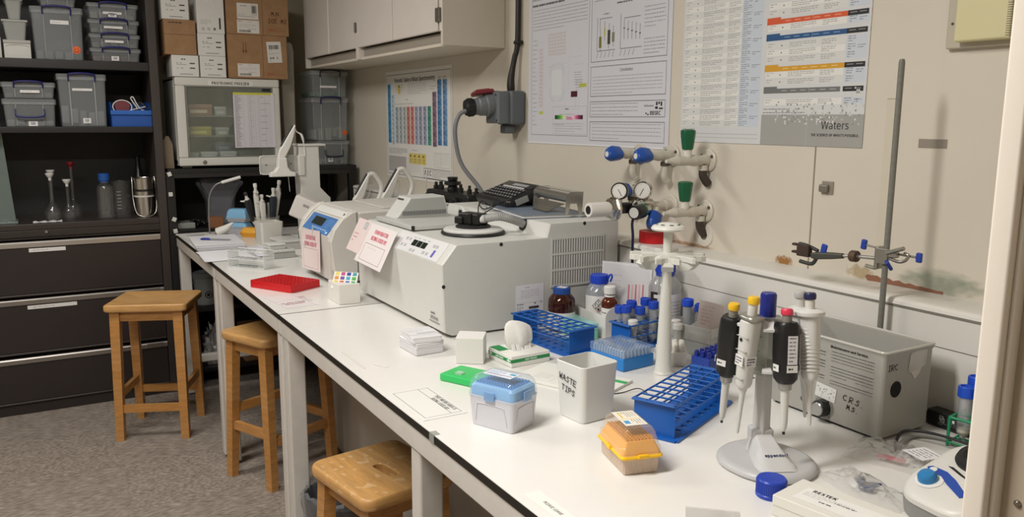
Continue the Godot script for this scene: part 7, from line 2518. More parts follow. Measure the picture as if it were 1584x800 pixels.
	P(b, "tube_tops", mt("a9b4c8", 0.4), t).set_meta("kind", "stuff")
	# dark blue rack of microtubes
	t = T("microtube_rack", "dark blue microtube rack behind the large blue rack", "rack", Vector3(-1.445, y, -1.425), 100)
	b = bag()
	rb(b, Vector3(0, 0.026, 0), Vector3(0.10, 0.052, 0.055), 0.003)
	P(b, "body", mt("173a94", 0.4), t)
	b = bag()
	for i in 5:
		for j in 3: lathe(b, [[0, 0.05], [0.006, 0.05], [0.006, 0.06], [0.0045, 0.066], [0, 0.066]], 10, Transform3D(Basis(), Vector3(-0.04 + 0.02 * i, 0, -0.018 + 0.018 * j)))
	P(b, "tube_caps", mt("1b2c86", 0.35), t).set_meta("kind", "stuff")
	# blue rack beside the tissues
	tube_rack("blue three-tier tube rack behind the tissue box", Vector3(-1.876, y, -1.232), 7.5, 8, 3, 0.0298, 0.071, "125aac")

func near_bench_front():
	var y := BH + 0.0004
	var t: Node3D
	var b: SurfaceTool
	# stack of three slide mailers
	for k in 3:
		t = T("plate_box", ["lowest white plate box in the stack by the evaporator's corner", "middle white plate box in the stack by the evaporator's corner", "topmost white plate box, with print, in the stack by the evaporator's corner"][k], "box", Vector3(-2.003, y + [0.0, 0.0205, 0.0325][k], -0.886), [2, 4, -5][k], "stacked white plate boxes")
		b = bag()
		rb(b, Vector3(0, [0.01, 0.0058, 0.0085][k], 0), Vector3(0.108, [0.02, 0.0116, 0.017][k], 0.082), 0.003)
		P(b, "body", mt(["d6d5d8", "dad9db", "dedde0"][k], 0.35), t)
		b = bag()
		rb(b, Vector3(0, [0.0195, 0.011, 0.0155][k], 0), Vector3(0.11, 0.002, 0.084), 0.0008)
		P(b, "lid_edge", mt("e6e5e8", 0.3), t)
		if k == 2: sheet(t, "printed_label", 0.085, 0.05, paper_mat("platelabel", 96, 56, func(im): words(im, 8, 8, 50, 3, 8, "8a8a8e", 2); fr(im, 30, 36, 60, 12, "b9b9be"); frame(im, 2, 2, 92, 52, "b5b5b9", 1), "e2e1e4"), Vector3(0, 0.0172, 0), UPSIDE, 0.0006)
	t = T("small_carton", "plain white cube carton with a slanted flap, beside the tissue box", "box", Vector3(-1.842, y, -0.957), 54)
	b = bag()
	rb(b, Vector3(0, 0.034, 0), Vector3(0.072, 0.068, 0.062), 0.0015)
	P(b, "body", mt("e0deda", 0.5), t)
	b = bag()
	prism(b, PackedVector2Array([Vector2(-0.031, 0.067), Vector2(0.031, 0.067), Vector2(0.0305, 0.0715), Vector2(-0.03, 0.07)]), -0.0355, 0.0355, alongx())
	P(b, "flap", mt("e6e4e0", 0.5), t)
	# tissue box
	t = T("tissue_box", "white and green tissue box with a tissue pulled up", "tissue box", Vector3(-1.792, y, -1.072), 3)
	b = bag()
	rb(b, Vector3(0, 0.0148, 0), Vector3(0.112, 0.0295, 0.12), 0.0015)
	P(b, "box", mt("e6e5df", 0.5), t)
	b = bag()
	rb(b, Vector3(0, 0.0165, 0), Vector3(0.1126, 0.0095, 0.1206), 0.0006)
	var gs := P(b, "green_band", mt("1d8a48", 0.45), t)
	for q in [[Vector3(0.0566, 0.0165, 0), SIDE], [Vector3(0.0, 0.0165, 0.0606), FRONT]]: txt(gs, "LENS TISSUES", 0.0042, q[0], q[1], "e6f0e8", true)
	b = bag()
	for q in [[Vector3(-0.03, 0.0298, 0.042), Vector3(0.05, 0.0006, 0.03)]]: bx(b, q[0], q[1])
	P(b, "green_corner", mt("1d8a48", 0.45), t)
	b = bag()
	for s in [-1, 1]: bx(b, Vector3(0.044 * s, 0.0168, 0.0605), Vector3(0.016, 0.003, 0.0012))
	for s in [-1, 1]: bx(b, Vector3(0.044 * s, 0.0168, 0.0605), Vector3(0.003, 0.012, 0.0012))
	P(b, "white_cross", mt("eef2ee", 0.5), t)
	# tissue: a puffed lobe with pleats
	b = bag()
	var rows := []
	for q in [[0.028, 0.052, 0.024], [0.038, 0.066, 0.04], [0.052, 0.078, 0.05], [0.068, 0.082, 0.05], [0.082, 0.082, 0.04], [0.091, 0.074, 0.024], [0.095, 0.06, 0.01]]:
		var row := PackedVector3Array()
		for j in 40:
			var a := TAU * j / 40
			var am: float = clampf((0.1 - q[0]) * 2.2, 0.03, 0.16)
			var r: float = 1.0 + am * sin(a * 5 + q[0] * 30) + am * 0.5 * sin(a * 11 + q[0] * 60)
			row.append(Vector3(-0.008 + cos(a) * q[2] / 2 * r, q[0] + 0.012 * sin(a + 2.4) * (q[0] - 0.028) / 0.067, -sin(a) * q[1] / 2 * r - 0.002))
		rows.append(row)
	var cap := PackedVector3Array(); cap.resize(40); cap.fill(Vector3(-0.008, 0.093, 0)); rows.append(cap)
	skin(b, rows, true, 70.0)
	P(b, "tissue", mottled("eceae6", 0.01, 0.05, 8.0, 0.8, 51), t)
	b = bag()
	for k in 5: rb(b, Vector3.ZERO, Vector3(0.002, 0.022, 0.012), 0.0009, Transform3D(Basis(Vector3.BACK, 0.5), Vector3(0.012 + 0.003 * (k % 2), 0.036, -0.024 + 0.012 * k)), 1)
	P(b, "tissue_fold", mt("e6e4e0", 0.8), t).set_meta("kind", "stuff")
	# second, flat box with a green edge
	t = T("flat_card_box", "flattened white box with green edges lying behind the waste tub", "box", Vector3(-1.575, y, -1.095), 24)
	b = bag()
	rb(b, Vector3(0, 0.0035, 0), Vector3(0.25, 0.007, 0.145), 0.001)
	P(b, "card", mt("e4e4dd", 0.5), t)
	b = bag()
	bx(b, Vector3(0.08, 0.0074, 0.062), Vector3(0.09, 0.0006, 0.016))
	bx(b, Vector3(0.1, 0.0074, -0.04), Vector3(0.05, 0.0006, 0.016))
	P(b, "green_print", mt("3fae5e", 0.45), t)
	sheet(t, "small_print", 0.06, 0.05, paper_mat("smallprint", 64, 56, func(im): words(im, 6, 8, 50, 6, 8, "b5b5ae", 2), "e4e4dd"), Vector3(-0.06, 0.0071, 0.03), UPWARD, 0.0004)
	t = T("cut_wire", "thin black wire lying by the flattened box near the white pole", "wire", Vector3(-1.44, y + 0.0015, -1.12), 0)
	b = bag()
	tube(b, bez([Vector3(-0.01, 0, 0.03), Vector3(0.0, 0.0, -0.02), Vector3(0.008, 0.006, -0.06), Vector3(0.03, 0.0, -0.07)], 5), 0.0012, 6)
	P(b, "wire", mt("2a2a28", 0.5), t)
	# green tray under the blue-lidded box
	t = T("slide_tray", "bright green slide tray half under the blue-lidded tip box", "tray", Vector3(-1.685, y, -0.885), 26)
	b = bag()
	rb(b, Vector3(0, 0.009, 0), Vector3(0.15, 0.018, 0.085), 0.003)
	P(b, "body", mt("2fc063", 0.35), t)
	b = bag()
	rb(b, Vector3(-0.03, 0.02, 0.02), Vector3(0.02, 0.008, 0.016), 0.002)
	P(b, "clear_tab", clear("d6e6da", 0.4, 0.1), t)
	# blue-lidded tip box
	t = T("pipette_tip_box", "grey tip box with a clear blue lid, in front of the green tray", "tip box", Vector3(-1.411, y, -0.807), 24)
	b = bag()
	loft(b, [[0, 0.104, 0.078, 0.008], [0.004, 0.107, 0.081, 0.009], [0.058, 0.116, 0.09, 0.012], [0.066, 0.118, 0.092, 0.013], [0.0665, 0.112, 0.086, 0.011]], 5)
	P(b, "base", mottled("d3d3da", 0.008, 0.03, 4.0, 0.45, 55), t)
	for s in [0, 1]:
		b = bag()
		var pth := []
		var wd: float = [0.04, 0.032][s]
		for q in [[-1, 0.012], [-0.86, 0.044], [-0.7, 0.052], [0.7, 0.052], [0.86, 0.044], [1, 0.012]]: pth.append(Vector3(q[0] * wd, q[1], 0))
		var tilt: float = 0.075
		tube(b, bez(pth, 5), 0.0014, 5, Transform3D(Basis(Vector3.RIGHT, tilt), Vector3(0, 0, 0.0405)) if s == 0 else Transform3D(Basis(Vector3.UP, PI / 2) * Basis(Vector3.RIGHT, tilt), Vector3(0.0535, 0, 0)))
		P(b, "moulded_arch", mt("cacad2", 0.45), t)
	b = bag()
	loft(b, [[0.067, 0.112, 0.086, 0.01], [0.085, 0.11, 0.084, 0.01], [0.09, 0.1, 0.075, 0.008]], 4)
	P(b, "blue_insert", mt("8dbde8", 0.35), t)
	b = bag()
	for i in 12:
		for j in 8: lathe(b, [[0.0022, 0.0895], [0.0034, 0.0895], [0.0034, 0.093], [0.0022, 0.093]], 8, Transform3D(Basis(), Vector3(-0.0425 + 0.0077 * i, 0, -0.03 + 0.0086 * j)))
	P(b, "tip_rims", mt("6fa4dc", 0.35), t).set_meta("kind", "stuff")
	b = bag()
	loft(b, [[0.064, 0.121, 0.095, 0.014], [0.08, 0.119, 0.093, 0.014], [0.096, 0.112, 0.086, 0.014], [0.104, 0.1, 0.074, 0.013], [0.1065, 0.086, 0.06, 0.01]], 5, Transform3D(), false)
	P(b, "clear_lid", clear("bcd6ee", 0.16, 0.06), t)
	b = bag()
	rb(b, Vector3(0.0, 0.071, 0.0485), Vector3(0.026, 0.02, 0.004), 0.0015)
	P(b, "latch", clear("8fb8e4", 0.6, 0.2), t)
	b = bag()
	rb(b, Vector3(0.062, 0.073, 0.0), Vector3(0.004, 0.022, 0.028), 0.0015)
	P(b, "latch", clear("8fb8e4", 0.6, 0.2), t)
	sheet(t, "lid_label", 0.07, 0.034, paper_mat("liplabel", 112, 56, func(im):
		words(im, 6, 8, 60, 3, 9, "5a7ab0", 3); fr(im, 6, 36, 100, 4, "7a5a78"); words(im, 6, 44, 90, 1, 6, "8a8aa0", 3); fr(im, 84, 8, 22, 14, "3f9ac0"), "dfe4ee", 0.35), Vector3(-0.002, 0.107, 0.004), UPWARD, 0.0005)
	# waste tub
	t = T("waste_tub", "square white tub marked WASTE TIPS in black marker", "tub", Vector3(-1.365, y, -0.985), 5)
	b = bag()
	tub(b, 0.082, 0.088, 0.123, 0.0025, 0.012, 0.012)
	P(b, "body", mottled("dededa", 0.006, 0.03, 4.0, 0.4, 57), t)
	scrawl(t, "WASTE", 0.0128, Vector3(-0.031, 0.086, 0.0499), Basis(Vector3.RIGHT, 0.05) * Basis(Vector3.BACK, -0.16), "17161a", "handwriting", 0.0013)
	scrawl(t, "TIPS", 0.0125, Vector3(-0.024, 0.062, 0.0488), Basis(Vector3.RIGHT, 0.05) * Basis(Vector3.BACK, -0.16), "17161a", "handwriting", 0.0013)
	for q in [[-0.012, 0.2, 0.015], [0.01, -0.3, 0.0], [0.018, 0.1, -0.02]]:
		var tp := T("pipette_tip", "used clear pipette tip lying in the waste tub", "pipette tip", Vector3(-1.365 + q[0], y + 0.012, -0.985 + q[2]), 0, "tips in the waste tub")
		b = bag()
		tube(b, [Vector3(0, 0, 0), Vector3(q[1] * 0.04, 0.03, 0.006), Vector3(q[1] * 0.07, 0.055, 0.01)], [0.0008, 0.002, 0.0036], 8)
		P(b, "tip", clear("d9dcd8", 0.5, 0.2), tp)
	# notice on the bench
	t = T("bench_notice", "laminated notice reading THIS WORK AREA IS BEING USED BY, taped by the bench edge", "notice", Vector3(-1.606, y, -0.72), 0)
	sheet(t, "laminate", 0.205, 0.105, paper_mat("worknotice", 200, 104, func(im): frame(im, 12, 32, 176, 62, "4a4a4a", 1); frame(im, 12, 8, 176, 86, "4a4a4a", 1), "e4e3de", 0.25), Vector3.ZERO, UPWARD, 0.0006)
	txt(t, "THIS WORK AREA IS", 0.0085, Vector3(0.022, 0.0008, -0.037), UPWARD, "2a2a2a", false)
	txt(t, "BEING USED BY", 0.0085, Vector3(0.022, 0.0008, -0.024), UPWARD, "2a2a2a", false)
	t = T("edge_label", "strip label reading PLEASE LEAVE at the bench edge, cut by the picture", "label", Vector3(-1.0, y, -0.69), 0)
	sheet(t, "strip", 0.22, 0.03, mt("e9e7e0", 0.4), Vector3.ZERO, UPWARD, 0.0003)
	txt(t, "PLEASE LEAVE", 0.0062, Vector3(-0.042, 0.0005, 0.0), UPWARD, "55534f", false)
	t = T("label_residue", "torn remains of a label near the bench edge, left of the notice", "label", Vector3(-2.0, y, -0.695), 0)
	sheet(t, "strip", 0.17, 0.008, mt("d3d0c8", 0.6), Vector3(0, 0, 0.004), UPWARD, 0.0002)
	sheet(t, "scrap", 0.05, 0.012, mt("dddad2", 0.6), Vector3(0.08, 0, -0.04), UPWARD * Basis(Vector3.BACK, 0.4), 0.0002)
	t = T("tape_tab", "clear tape tab folded over the black bench edge below the notice", "tape", Vector3(-1.432, y, -0.6545), 0)
	b = bag()
	bx(b, Vector3(0, -0.0085, 0.0012), Vector3(0.022, 0.019, 0.0008))
	bx(b, Vector3(0, 0.0004, -0.006), Vector3(0.022, 0.0006, 0.014))
	P(b, "tab", clear("b4bab2", 0.5, 0.2), t)
	# yellow tip box
	t = T("pipette_tip_box", "yellow tip box with a clear lid, alone at the front of the near table", "tip box", Vector3(-1.126, y, -0.912), -15)
	b = bag()
	tub(b, 0.106, 0.066, 0.031, 0.0012, 0.004, 0.004)
	P(b, "clear_base", clear("f4dcc8", 0.5, 0.3), t)
	b = bag()
	for i in 24: rod(b, Vector3(-0.0505 + 0.0044 * i, 0.002, 0.0335), Vector3(-0.0505 + 0.0044 * i, 0.03, 0.0345), 0.0006, 5)
	for i in 15: rod(b, Vector3(0.0538, 0.002, -0.031 + 0.0044 * i), Vector3(0.0548, 0.03, -0.031 + 0.0044 * i), 0.0006, 5)
	P(b, "ribs", clear("f4ead9", 0.5, 0.1), t).set_meta("kind", "stuff")
	b = bag()
	for i in 12:
		for j in 8: lathe(b, [[0, 0.004], [0.0006, 0.004], [0.0022, 0.03], [0, 0.03]], 6, Transform3D(Basis(), Vector3(-0.046 + 0.0083 * i, 0, -0.027 + 0.0077 * j)))
	P(b, "tips", mt("eec49a", 0.4), t).set_meta("kind", "stuff")
	b = bag()
	rb(b, Vector3(0, 0.0335, 0), Vector3(0.122, 0.007, 0.082), 0.003, Transform3D(), 2, 0.008)
	P(b, "yellow_rim", mt("f6c21c", 0.35), t)
	b = bag()
	loft(b, [[0.037, 0.112, 0.072, 0.006], [0.043, 0.112, 0.072, 0.006], [0.06, 0.096, 0.056, 0.005]], 4)
	P(b, "amber_insert", mt("f0b04c", 0.35), t)
	b = bag()
	for i in 12:
		for j in 8: lathe(b, [[0.002, 0.058], [0.0034, 0.058], [0.0034, 0.064], [0.002, 0.064]], 8, Transform3D(Basis(), Vector3(-0.0425 + 0.0077 * i, 0, -0.024 + 0.0069 * j)))
	P(b, "tip_rims", mt("eba53c", 0.35), t).set_meta("kind", "stuff")
	b = bag()
	loft(b, [[0.035, 0.119, 0.079, 0.009], [0.05, 0.117, 0.077, 0.01], [0.052, 0.112, 0.072, 0.009], [0.076, 0.1, 0.06, 0.01], [0.082, 0.09, 0.052, 0.008], [0.083, 0.084, 0.046, 0.007]], 5, Transform3D(), false)
	P(b, "clear_lid", clear("f2e2c4", 0.15, 0.06), t)
	b = bag()
	rb(b, Vector3(0.062, 0.036, 0.0), Vector3(0.006, 0.008, 0.02), 0.002)
	P(b, "latch", mt("f6c21c", 0.35), t)
	b = bag()
	rb(b, Vector3(0.0, 0.036, 0.0415), Vector3(0.02, 0.008, 0.005), 0.002)
	P(b, "latch", mt("f6c21c", 0.35), t)
	sheet(t, "lid_label", 0.072, 0.042, paper_mat("yellabel", 112, 66, func(im):
		words(im, 8, 8, 40, 5, 8, "5a4a4a", 2); fr(im, 60, 4, 3, 58, "e6c23a"); words(im, 68, 8, 36, 4, 8, "4a5a6a", 2); fr(im, 8, 48, 44, 5, "e6c23a"); fr(im, 74, 44, 24, 16, "4a9ad0"), "ece6d8", 0.35), Vector3(-0.004, 0.0836, 0.0), UPWARD * Basis(Vector3.BACK, PI / 2 * 0.0), 0.0005)
	# big blue rack
	tube_rack("large blue three-tier tube rack lying between the yellow tip box and the pipette stand", Vector3(-1.258, y, -1.16), 113.8, 9, 3, 0.0295, 0.073, "0f58ac")

func pipette_stand():
	var y := BH + 0.0004
	var t := T("pipette_stand", "grey pipette stand with an oval foot and a dark blue capped column", "stand", Vector3(-0.992, y, -1.125), 0)
	var gm := mottled("b9b9b9", 0.008, 0.03, 3.0, 0.4, 61)
	var b := bag()
	loft(b, [[0.0, 0.176, 0.16, 0.08], [0.004, 0.184, 0.168, 0.084], [0.009, 0.182, 0.166, 0.083], [0.014, 0.172, 0.156, 0.078], [0.016, 0.156, 0.14, 0.07]], 12)
	P(b, "foot", gm, t)
	# hump running from the column to the front
	b = bag()
	var dir := Basis(Vector3.UP, 1.1)
	var rows := []
	for q in [[-0.05, 0.05, 0.026, 0.0], [-0.035, 0.052, 0.052, 0.0], [-0.015, 0.056, 0.05, 0.0], [0.02, 0.07, 0.038, 0.0], [0.05, 0.082, 0.026, 0.0], [0.071, 0.08, 0.017, 0.0]]:
		var row := PackedVector3Array()
		for k in 9:
			var u := k / 8.0 * 2 - 1
			var prof := 1.0 if absf(u) < 0.75 else (0.75 if absf(u) < 0.95 else 0.0)
			row.append(dir * Vector3(u * q[1] / 2, 0.012 + (q[2] - 0.012) * prof, q[0]))
		rows.append(row)
	rows.reverse()
	skin(b, rows, false, 35)
	var last: PackedVector3Array = rows[0]
	P(b, "hump", mottled("c6c6c6", 0.008, 0.03, 3.0, 0.4, 62), t)
	b = bag()
	rb(b, dir * Vector3(0, 0.034, -0.036), Vector3(0.04, 0.05, 0.034), 0.004, Transform3D(dir, Vector3.ZERO) * Transform3D(Basis(), -(dir * Vector3(0, 0.034, -0.036)) + Vector3(0, 0.034, -0.036)))
	P(b, "column_socket", gm, t)
	var col := dir * Vector3(0, 0, -0.034)
	b = bag()
	loft(b, [[0.03, 0.028, 0.022, 0.004, col.x, col.z], [0.165, 0.026, 0.02, 0.004, col.x, col.z], [0.19, 0.024, 0.02, 0.006, col.x, col.z]], 4)
	P(b, "column", mottled("c0c0bf", 0.008, 0.03, 3.0, 0.4, 63), t)
	b = bag()
	lathe(b, [[0, 0.166], [0.03, 0.166], [0.034, 0.175], [0.034, 0.262], [0.028, 0.272], [0, 0.274]], 6, Transform3D(Basis(Vector3.UP, 0.3), col), 20.0)
	P(b, "carousel_core", clear("a9ab9c", 0.62, 0.2), t)
	for k in 6:
		var a := TAU * k / 6 + 0.3
		b = bag()
		bar(b, col + Vector3(cos(a) * 0.02, 0.268, -sin(a) * 0.02), col + Vector3(cos(a) * 0.056, 0.258, -sin(a) * 0.056), 0.016, 0.006, Vector3.UP, 0.022, 0.005)
		P(b, "holder_arm", mt("dcdcda", 0.4), t)
		b = bag()
		bar(b, col + Vector3(cos(a) * 0.03, 0.182, -sin(a) * 0.03), col + Vector3(cos(a) * 0.052, 0.18, -sin(a) * 0.052), 0.014, 0.005, Vector3.UP, 0.018, 0.004)
		P(b, "holder_arm", mt("dcdcda", 0.4), t)
	b = bag()
	lathe(b, [[0, 0.27], [0.014, 0.27], [0.0145, 0.274], [0.0145, 0.312], [0.0125, 0.316], [0, 0.3165]], 24, Transform3D(Basis(), col))
	P(b, "blue_cap", mt("1d2a80", 0.35), t)
	b = bag()
	lathe(b, [[0, 0.264], [0.024, 0.264], [0.024, 0.271], [0, 0.271]], 24, Transform3D(Basis(), col))
	P(b, "blue_collar", mt("2a3a8c", 0.35), t)
	var lb := dir * Basis(Vector3(1, 0, 0), Vector3(0, 0.371, -0.928), Vector3(0, 0.928, 0.371))
	txt(t, "eppendorf", 0.0062, dir * Vector3(0.004, 0.0326, 0.036), lb, "232a58", true)
	# pipettes hung round it
	var C := t.position + col
	var g := "pipettes on the grey stand"
	var list := [
		["black-gripped pipette with a yellow button, leftmost on the grey stand", Vector3(-1.098, 0.957, -1.115), Vector3(-1.066, 1.197, -1.10), 1, "151516", "e8b820"],
		["white pipette with a yellow button, in front of the black-gripped yellow one", Vector3(-1.028, 0.962, -1.085), Vector3(-1.008, 1.222, -1.088), 0, "cfcfca", "e8bc28"],
		["black-gripped pipette with a red button, right of the stand's column", Vector3(-0.948, 0.985, -1.115), Vector3(-0.968, 1.204, -1.128), 1, "151517", "d83a54"],
		["white pipette with a navy button, rightmost on the grey stand", Vector3(-0.93, 0.995, -1.16), Vector3(-0.952, 1.232, -1.165), 2, "cfcfcc", "23244e"],
		["white pipette with a grey button at the back of the grey stand", Vector3(-0.99, 0.98, -1.22), Vector3(-1.003, 1.222, -1.20), 2, "c9c9c6", "b9b9b6"]]
	for q in list:
		var foot: Vector3 = q[1]
		var top: Vector3 = q[2]
		hand_pipette(q[0], foot, top, q[3], q[4], q[5], C, g)

func hand_pipette(label: String, foot: Vector3, top: Vector3, kind: int, body: String, button: String, centre: Vector3, group: String):
	var d := top - foot
	var L := d.length()
	var t := T("pipette", label, "pipette", foot, 0, group)
	var q := toward(d).basis
	var inw := (centre - foot)
	inw.y = 0
	var loc := q.inverse() * inw.normalized()
	t.transform.basis = q * Basis(Vector3.UP, atan2(loc.x, loc.z))
	var b := bag()
	if kind == 1:
		lathe(b, [[0, 0], [0.0022, 0], [0.003, 0.004], [0.0052, 0.008], [0.0065, 0.02], [0.0075, L * 0.32], [0.0085, L * 0.345], [0.0095, L * 0.355], [0.0105, L * 0.42], [0, L * 0.42]], 18)
		P(b, "tip_cone", mt("cfcfca", 0.35), t)
		b = bag()
		lathe(b, [[0, -0.004], [0.0024, -0.004], [0.0026, 0.004], [0, 0.004]], 12)
		P(b, "black_nozzle", mt("171717", 0.4), t)
		b = bag()
		lathe(b, [[0.009, L * 0.345], [0.0112, L * 0.35], [0.0125, L * 0.43], [0.0105, L * 0.435]], 18)
		P(b, "metal_sleeve", mt("a5a5a3", 0.3, 0.5), t)
		b = bag()
		loft(b, [[L * 0.4, 0.026, 0.028, 0.012], [L * 0.44, 0.038, 0.04, 0.016], [L * 0.62, 0.042, 0.044, 0.017], [L * 0.78, 0.041, 0.044, 0.016], [L * 0.87, 0.039, 0.04, 0.014], [L * 0.895, 0.032, 0.034, 0.012]], 5, Transform3D(), true, true, 50.0)
		P(b, "grip", mt(body, 0.4), t)
		b = bag()
		bx(b, Vector3(0.0, L * 0.53, -0.0222), Vector3(0.02, 0.0125, 0.001), rotv(Vector3.UP, 0))
		bx(b, Vector3(-0.0208, L * 0.53, -0.004), Vector3(0.001, 0.012, 0.018))
		bx(b, Vector3(0.0208, L * 0.53, -0.004), Vector3(0.001, 0.012, 0.018))
		P(b, "white_label", paper_mat("piplabel", 48, 24, func(im): words(im, 6, 9, 36, 1, 6, "2a2a2a", 6), "e4e4e2"), t)
		if button != "e8b820":
			b = bag()
			bx(b, Vector3(-0.0212, L * 0.68, 0.0), Vector3(0.001, 0.05, 0.02))
			bx(b, Vector3(0.0, L * 0.68, -0.0223), Vector3(0.018, 0.05, 0.001))
			P(b, "data_label", paper_mat("datalabel", 24, 60, func(im): words(im, 3, 4, 18, 7, 8, "55555a", 2), "dcdce0"), t)
	else:
		lathe(b, [[0, 0], [0.0022, 0], [0.003, 0.004], [0.0042, L * 0.18], [0.0055, L * 0.3], [0.007, L * 0.32], [0.0085, L * 0.345], [0.0098, L * 0.36], [0, L * 0.36]], 18)
		P(b, "tip_cone", mt("cfcfca", 0.35), t)
		b = bag()
		loft(b, [[L * 0.35, 0.021, 0.023, 0.009], [L * 0.38, 0.027, 0.029, 0.012], [L * 0.6, 0.030, 0.033, 0.013], [L * 0.82, 0.034, 0.037, 0.014], [L * 0.835, 0.029, 0.032, 0.012]], 5, Transform3D(), true, true, 50.0)
		P(b, "grip", mt(body, 0.4), t)
		b = bag()
		if kind == 0:
			for k in 4: bx(b, Vector3(0, L * (0.42 + 0.1 * k), 0), Vector3(0.022 + 0.0015 * k, 0.0008, 0.0325 + 0.001 * k))
			P(b, "grip_lines", mt("a9a9a4", 0.5), t)
			b = bag()
			rb(b, Vector3(0, L * 0.855, 0), Vector3(0.046, 0.009, 0.036), 0.004, Transform3D(), 2, 0.016)
			P(b, "metal_collar", mt("9f9c94", 0.3, 0.6), t)
			b = bag()
			bx(b, Vector3(0, L * 0.55, -0.0166), Vector3(0.02, 0.02, 0.001))
			bx(b, Vector3(-0.0151, L * 0.55, -0.002), Vector3(0.001, 0.02, 0.022))
			P(b, "white_label", paper_mat("piplabel2", 48, 40, func(im): words(im, 4, 8, 40, 3, 10, "2a2a4a", 4), "dededb"), t)
			b = bag()
			lathe(b, [[0, 0], [0.0034, 0], [0.0034, 0.001], [0, 0.001]], 12, rotv(Vector3.RIGHT, -90, Vector3(0.0, L * 0.7, -0.0176)))
			P(b, "counter_window", mt("23231f", 0.4), t)
		else:
			for k in 12: lathe(b, [[0.0155, L * (0.42 + 0.028 * k)], [0.0174, L * (0.426 + 0.028 * k)], [0.0155, L * (0.438 + 0.028 * k)]], 18)
			P(b, "grip_rings", mt("c4c4c0", 0.4), t)
			b = bag()
			lathe(b, [[0.012, L * 0.825], [0.024, L * 0.83], [0.0255, L * 0.84], [0.0255, L * 0.86], [0.022, L * 0.872], [0.012, L * 0.88], [0, L * 0.88]], 28)
			P(b, "wide_collar", mt("d3d3cf", 0.4), t)
	b = bag()
	lathe(b, [[0, L * 0.85], [0.0085, L * 0.85], [0.0085, L * 0.93], [0.0078, L * 0.96], [0, L * 0.96]], 18)
	P(b, "plunger", mt("8a857c" if kind == 1 else "d0cfc8", 0.4), t)
	b = bag()
	lathe(b, [[0, L * 0.95], [0.0098, L * 0.95], [0.0108, L * 0.96], [0.0108, L * 0.985], [0.009, L], [0, L * 1.003]], 20)
	P(b, "button", mt(button, 0.35), t)

